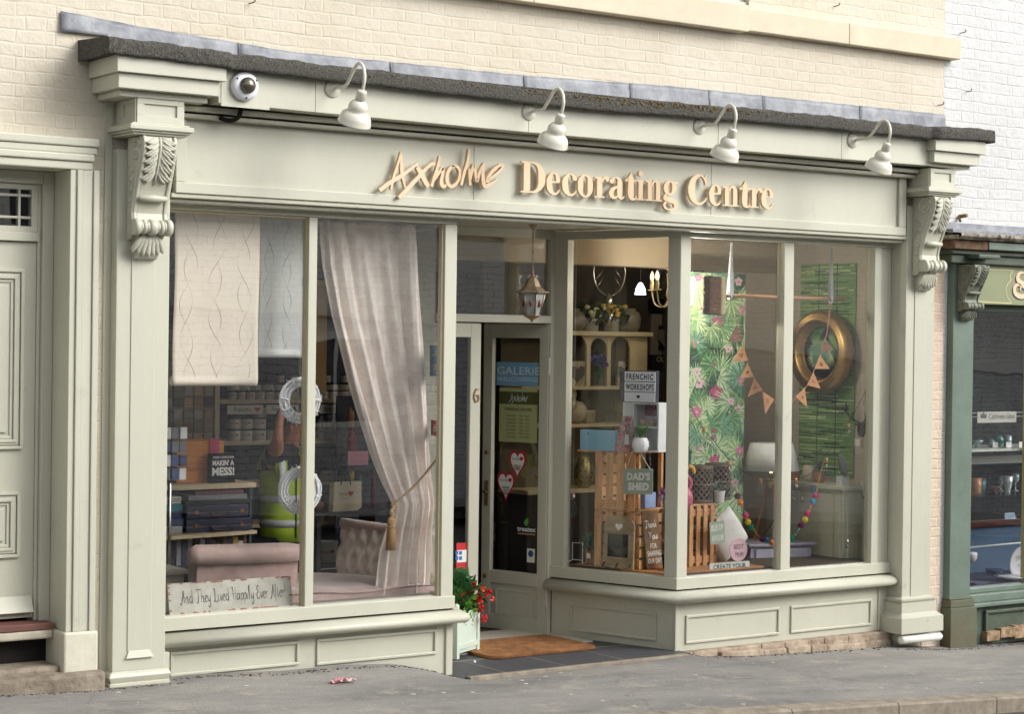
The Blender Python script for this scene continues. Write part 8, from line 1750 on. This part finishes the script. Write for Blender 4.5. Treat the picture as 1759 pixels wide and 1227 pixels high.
mb=MB(); mb.tube([tuple(v) for v in cr([(lc[0]+.02,lc[1]-.03,hj),(lc[0]+.06,lc[1]-.05,hj-.12),(lc[0]-.05,lc[1]-.08,lc[2]+.15),(lc[0]-.12,lc[1]-.02,lc[2]+.01)],5)],.003,6); build('flex',mb,BLACKM,LP_)
# dark grey door-like panel and framed picture beyond the palm paper
a_=at(1321,614,2.1);b_=at(1345,516,2.1); o=thing('framed_picture','thin framed line drawing hanging in the shop behind the right window','picture',((a_[0]+b_[0])/2,2.1,a_[2])); mb=MB(); mb.box(a_[0],b_[0]+.15,2.1,2.12,a_[2],b_[2]); build('picture_frame',mb,mat('silver_frame',(150,148,142),.4),o); mb=MB(); mb.box(a_[0]+.02,b_[0]+.13,2.094,2.1,a_[2]+.03,b_[2]-.03); build('print',mb,mat('picture_sheet',(120,118,112),.7),o)
mb=MB(); mb.box(a_[0]-.06,a_[0]+.62,2.15,2.25,-.07,2.6); o=build('shop_partition',mb,INWALL); meta(o,'brown partition wall with a framed picture behind the right window','partition')
# crate with lanterns, cushion, signs
YK=.32; a0=at(1183,968,YK); b0=at(1232,965,YK); zp_=ZPF; hK=at(1205,870,YK)[2]-zp_-.012
un2=np.array([math.cos(R(4)),math.sin(R(4)),0]); TK3=fr((a0[0],YK,zp_+.012),un2)
crate('wooden_crate',TK3,.27,hK,.32,'pine crate carrying the two lattice lanterns in the right window','pine crates in the right window',nv=4)
zk_=zp_+.012+hK+.012
mb=MB(); xe=at(1297,972,.22)[0]
for i in range(4): mb.box(8.43,xe,.13+i*.085,.13+i*.085+.078,zp_-.012,zp_+.0115)
o=build('pallet_board',mb,WOODH,None,.003); meta(o,'pale pine pallet boards lying on the right window platform','board')
LAT=mat('bronze_lattice',(128,112,92),.45,metal=.4); LDK=mat('lantern_liner',(44,38,34),.9)
LGp='bronze lattice lanterns on the crate'; lt0=None
for px,yb,yt,Y,lb in ((1201,868,800,YK+.12,'left of two bronze lattice lanterns on the crate'),(1233,860,797,YK+.26,'right of two bronze lattice lanterns on the crate')):
    x=at(px,840,Y)[0]; 
    if lt0: copytree(lt0,(x,Y,zk_),label=lb); continue
    r_=.092; hL=at(px,yt,Y)[2]-zk_; lt0=thing('lattice_lantern',lb,'lantern',(x,Y,zk_),LGp)
    mb=MB(); mb.lathe([(r_*.93,0),(r_*.93,hL)],(x,Y,zk_),24); build('liner',mb,LDK,lt0)
    mb=MB()
    for k in range(15):
        for s in (1,-1): mb.tube([(x+r_*math.cos(2*PI*k/15+s*t*2.2),Y+r_*math.sin(2*PI*k/15+s*t*2.2),zk_+hL*(.06+.88*t)) for t in [i/14 for i in range(15)]],.004,4)
    for f in (.0,.05,.5,.95,1.): mb.tube([(x+r_*math.cos(2*PI*i/30),Y+r_*math.sin(2*PI*i/30),zk_+.005+(hL-.01)*f) for i in range(30)],.006,5,closed=True)
    build('lattice',mb,LAT,lt0)
x=at(1234,868,YK+.05)[0]; potplant('succulent_pot','white pot with a small eucalyptus plant in front of the lattice lanterns',(x,YK+.04,zk_),.040,.085,PW,GREYG,.07,.055,90,'leaves',9)
# flamingo just showing behind the corner post
x=at(1171,860,.30)[0]; zF=at(1184,862,.30)[2]; FLM=thing('flamingo_ornament','pink flamingo ornament with a yellow beak behind the corner post','ornament',(x,.30,zk_)); mb=MB()
mb.ball((x-.02,.24,zF+.03),.055,14,1.,1.,1.4); mb.tube([tuple(v) for v in cr([(x-.0,.24,zF+.08),(x+.03,.23,zF+.14),(x-.02,.23,zF+.20),(x+.0,.23,zF+.255)],5)],[.02]*5+[.014]*5+[.012]*6,8) if 0 else mb.tube([tuple(v) for v in cr([(x-.0,.24,zF+.08),(x+.02,.23,zF+.14),(x-.03,.23,zF+.20),(x-.005,.23,zF+.25)],5)],.015,8); mb.tube([(x-.02,.24,zF-.03),(x-.02,.24,zk_-.1)],.006,6); build('body',mb,mat('flamingo_pink',(196,96,120),.4),FLM)
mb=MB(); mb.tube([tuple(v) for v in cr([(x+.0,.225,zF+.25),(x+.03,.22,zF+.235),(x+.04,.22,zF+.20)],4)],.012,8); build('beak',mb,mat('beak_yellow',(222,178,50),.4),FLM)
# cushion
c=at(1247,920,.50); CUS=mat('white_cushion',(232,230,226),.8,noise=(5,.05)); un3=Matrix.Rotation(R(-38),3,'Y')
def cus(u_,v_):
    a_,b_=(u_-.5)*2,(v_-.5)*2; return a_,b_
mb=MB()
for s in (-1,1):
    def f(u_,v_,s=s):
        a_,b_=cus(u_,v_); th_=.055*((1-a_**4)*(1-b_**4))**.5; k=1-.06*(a_*a_*b_*b_) ; p=un3@Vector((a_*.15*k*(1+.05*b_*b_),s*th_,b_*.15*k*(1+.05*a_*a_))); return (c[0]+p.x,c[1]+p.y,c[2]+p.z)
    mb.grid(f,18,18)
o=build('scatter_cushion',mb,CUS); meta(o,'white scatter cushion tipped on its corner beside the crate','cushion')
# ISLE OF AXHOLME
Ysg=.27
def tinsign(name,label,px0,py0,px1,py1,lines,m,tm,rot=0.,Y=Ysg,strg=True,lh=.28):
    a_=at(px0,py1,Y);b_=at(px1,py0,Y); W_,H_=b_[0]-a_[0],b_[2]-a_[2]; c_,s_=math.cos(rot),math.sin(rot)
    T_=lambda u,v,w_:(a_[0]+u*c_-v*s_,Y-w_,a_[2]+u*s_+v*c_); o=thing(name,label,'sign',a_); mb=MB(); mb.prism(rrect(0,W_,0,H_,.008,3),T_,0,.004); build('plate',mb,m,o)
    n=len(lines)
    for i,s__ in enumerate(lines): text('lettering',s__,T_,W_*.5,H_*(1-(i+1)*(.92/n)+.10/n+.02),H_*lh,W_*.82,tm,o,.001,.004,bold=.02)
    if strg: mb=MB(); mb.tube([T_(W_*.1,H_*.95,.004),T_(W_*.55,H_*1.55,.0),T_(W_*.9,H_*.95,.004)],.002,5); build('string',mb,WHITES,o)
    return o
tinsign('hanging_sign','sage green tin sign reading ISLE OF AXHOLME hung on the lantern crate',1220,897,1246,937,['ISLE OF','AXHOLME'],SGN_,WHITES,R(5),.25,True,.26)
c=at(1268,945,.24); r_=abs(at(1268,925,.24)[2]-at(1268,965,.24)[2])/2; T_=fr((c[0],.24,c[2]),(1,0,0)); o=thing('round_sign','round pale pink sign reading BEST MUM beside the white cushion','sign',(c[0],.24,c[2]-r_)); mb=MB(); mb.prism([(r_*math.cos(2*PI*i/40),r_*math.sin(2*PI*i/40)) for i in range(40)],T_,0,.006); build('disc',mb,mat('pale_pink_disc',(224,188,198),.5),o,.001)
text('lettering','BEST',T_,0,.006,.034,r_*1.15,mat('grey_ink',(92,88,92),.6),o,.001,.006); text('lettering','MUM',T_,.004,-.048,.034,r_*.9,MATS['grey_ink'],o,.001,.006)
tinsign('enamel_sign','pale enamel sign reading CREATE YOUR standing against the sill',1218,964,1287,996,['CREATE YOUR',' '],mat('pale_enamel',(206,212,206),.4),INK,R(0),.145,False,.30)
# ================================================================ NEIGHBOUR WINDOW CONTENTS
SGc=flat('shop_name_card',1679,707,1746,727,.105,WHITES,GW) if 0 else None
YN=.10; a_=at(1679,727,YN);b_=at(1746,707,YN); o=thing('glassware_card','white card lettered Caithness Glass in the green shop window','sign',(a_[0],YN,a_[2])); mb=MB(); mb.box(a_[0],b_[0],YN,YN+.004,a_[2],b_[2]); build('card',mb,mat('pale_card',(198,196,186),.5),o)
W_=b_[0]-a_[0]; T_=fr((a_[0],YN,a_[2]),(1,0,0)); text('lettering','Caithness Glass',T_,W_*.62,.028,.045,W_*.66,MATS['faded_ink'],o,.0008,.0006)
mb=MB(); mb.prism([(W_*.08,.035),(W_*.22,.035),(W_*.235,.075),(W_*.19,.06),(W_*.15,.09),(W_*.11,.06),(W_*.07,.075)],T_,.0006,.0014); build('crest',mb,MATS['faded_ink'],o)
mb=MB()
for yy in (.025,.055): mb.tube([(gx1,YN+.01,a_[2]+yy+.02),(13.,YN+.01,a_[2]+yy+.02)],.003,5)
o=build('hanging_rail',mb,WHITEPL); meta(o,'thin white rails holding the card in the green shop window','rail')
CG=mat('tinted_glassware',(150,170,170),.08,metal=.3)
def glassy(px,py,Y,prof,lb,m=None,s=1.,z=None):
    c=at(px,py,Y); c=np.array([c[0],c[1],z if z is not None else c[2]]); mb=MB(); mb.lathe([(a*s,b*s) for a,b in prof],c,20); o=build('glass_piece',mb,m or CG); meta(o,lb,'glassware')
GOB=[(.03,0),(.03,.004),(.005,.012),(.005,.06),(.025,.08),(.035,.11),(.032,.15)]; BOWL=[(.02,0),(.012,.02),(.03,.03),(.05,.05),(.052,.06)]; TUM=[(.022,0),(.03,.005),(.034,.09),(.03,.09)]; BALL=[(.01,0),(.03,.015),(.035,.035),(.02,.06),(.001,.066)]
zsh_=at(1710,767,.4)[2]; zsh2_=at(1710,845,.4)[2]
glassy(1678,760,.3,BOWL,'small pale glass bowl at the left end of the upper shelf in the green shop',z=zsh_); glassy(1703,760,.3,BALL,'clear glass ball on the upper shelf of the green shop window',z=zsh_); glassy(1716,760,.4,BALL,'turquoise glass ball behind the clear one in the green shop window',mat('turquoise_glass',(90,150,140),.1),1.3,zsh_); glassy(1731,760,.3,TUM,'glass tumbler on a white label on the upper shelf of the green shop',z=zsh_)
for px in (1710,1733,1755):
    c=at(px,765,.26); mb=MB(); mb.box(c[0]-.03,c[0]+.03,.26,.262,zsh_,zsh_+.04); o=build('price_card',mb,WHITES); meta(o,'%s white price card on the upper shelf of the green shop'%{1710:'left',1733:'middle',1755:'right'}[px],'price card','price cards on the upper shelf')
glassy(1676,843,.3,TUM,'amber glass tumbler at the left end of the lower glass shelf',mat('amber_glass',(170,120,80),.1),1.4,zsh2_); glassy(1685,843,.4,TUM,'teal glass tumbler beside the amber one',mat('teal_glass',(90,140,144),.1),1.2,zsh2_); glassy(1710,843,.3,BOWL,'pink tinted glass dish on the lower glass shelf',mat('pink_glass',(140,100,100),.1),.9,zsh2_); glassy(1719,843,.4,GOB,'tall clear goblet left of the cut glass vase',None,.8,zsh2_); glassy(1731,843,.3,[(.025,0),(.02,.02),(.03,.05),(.045,.13),(.042,.13)],'cut glass vase on the lower glass shelf',mat('cut_crystal',(200,206,206),.1,metal=.4),1.,zsh2_); glassy(1744,843,.4,GOB,'tall clear goblet right of the cut glass vase',None,.9,zsh2_)
c=at(1733,890,.5); mb=MB(); T_=fr((c[0]-.06,.5,at(1733,905,.5)[2]+.055),(1,0,0),(0,.3,1)); mb.prism([(0,0),(.14,0),(.13,.055),(.02,.055)],T_,0,.01); o=build('leaflet_stack',mb,mat('blue_white_print',(170,190,200),.5,noise=(60,.2),col2=(60,110,150))); meta(o,'blue and white leaflets on the mahogany rail of the green shop','leaflets')
# plate
c=at(1750,966,.42); r_=abs(at(1750,938,.42)[2]-at(1750,995,.42)[2])/2; RP=Matrix.Rotation(R(96),3,'X'); o=thing('dinner_plate','white dinner plate with a thin red rim standing in the green shop window','plate',(c[0],.42,c[2]-r_))
mb=MB(); mb.lathe([(.0001,.006),(r_*.6,.006),(r_*.66,.010),(r_*.97,.022),(r_,.02),(r_*.66,.002),(.0001,0)],c,48,RP); build('plate',mb,mat('white_china',(228,228,230),.2),o); mb=MB(); mb.tube([tuple(Vector(c)+RP@Vector((r_*.94*math.cos(2*PI*i/48),r_*.94*math.sin(2*PI*i/48),.0205))) for i in range(48)],.0022,5,closed=True); build('red_rim',mb,mat('rim_red',(150,60,40),.3),o)
Tp_=fr((c[0],c[1]-.012,c[2]),(1,0,0)); mb=MB(); 
for L in ([(-.05,.03,.003),(-.04,.05,.003),(-.02,.04,.003),(-.035,.02,.003),(-.05,.01,.003)],[(-.01,.03,.003),(.0,.05,.003),(.0,.02,.003)],[(.02,.03,.002),(.04,.03,.002)],[(-.03,-.03,.002),(-.02,-.015,.002),(-.01,-.035,.002)],[(.01,-.02,.002),(.02,-.03,.002),(.03,-.015,.002)]): mb.ribbon(L,Tp_,.003,.004)
build('script_mark',mb,MATS['faded_ink'],o)
c=at(1669,967,.35); mb=MB(); mb.lathe([(.02,0),(.04,.03),(.045,.06),(.04,.08)],c,16); o=build('china_cup',mb,MATS['white_china']); meta(o,'white china cup half hidden by the green pilaster','cup')
mb=MB(); c=at(1700,990,.35)
def cl(u_,v_): return (gx1+u_*.45,.14+v_*.35,ggz0+.004+.10*math.exp(-((u_-.15)/.35)**2)*(.3+.7*v_)+.012*math.sin(u_*14+v_*6))
mb.grid(cl,26,14); o=build('navy_cloth',mb,mat('navy_drape',(52,58,104),.8,sheen=.3)); meta(o,'folded navy cloth draped on the bed of the green shop window','cloth')
c=at(1708,988,.3); mb=MB(); mb.lathe([(.03,0),(.06,.01),(.075,.035),(.07,.035),(.04,.012)],(c[0],.3,ggz0+.05),20); o=build('blue_dish',mb,mat('blue_dish',(50,76,120),.2)); meta(o,'small blue glass dish on the navy cloth','dish')
mb=MB(); c=at(1735,1003,.2); mb.lathe([(.001,.01),(.09,.012),(.12,.02),(.11,.008),(.001,.002)],(c[0],.2,ggz0+.02),28); o=build('white_saucer',mb,MATS['white_china']); meta(o,'flat white saucer on the navy cloth below the dinner plate','saucer')
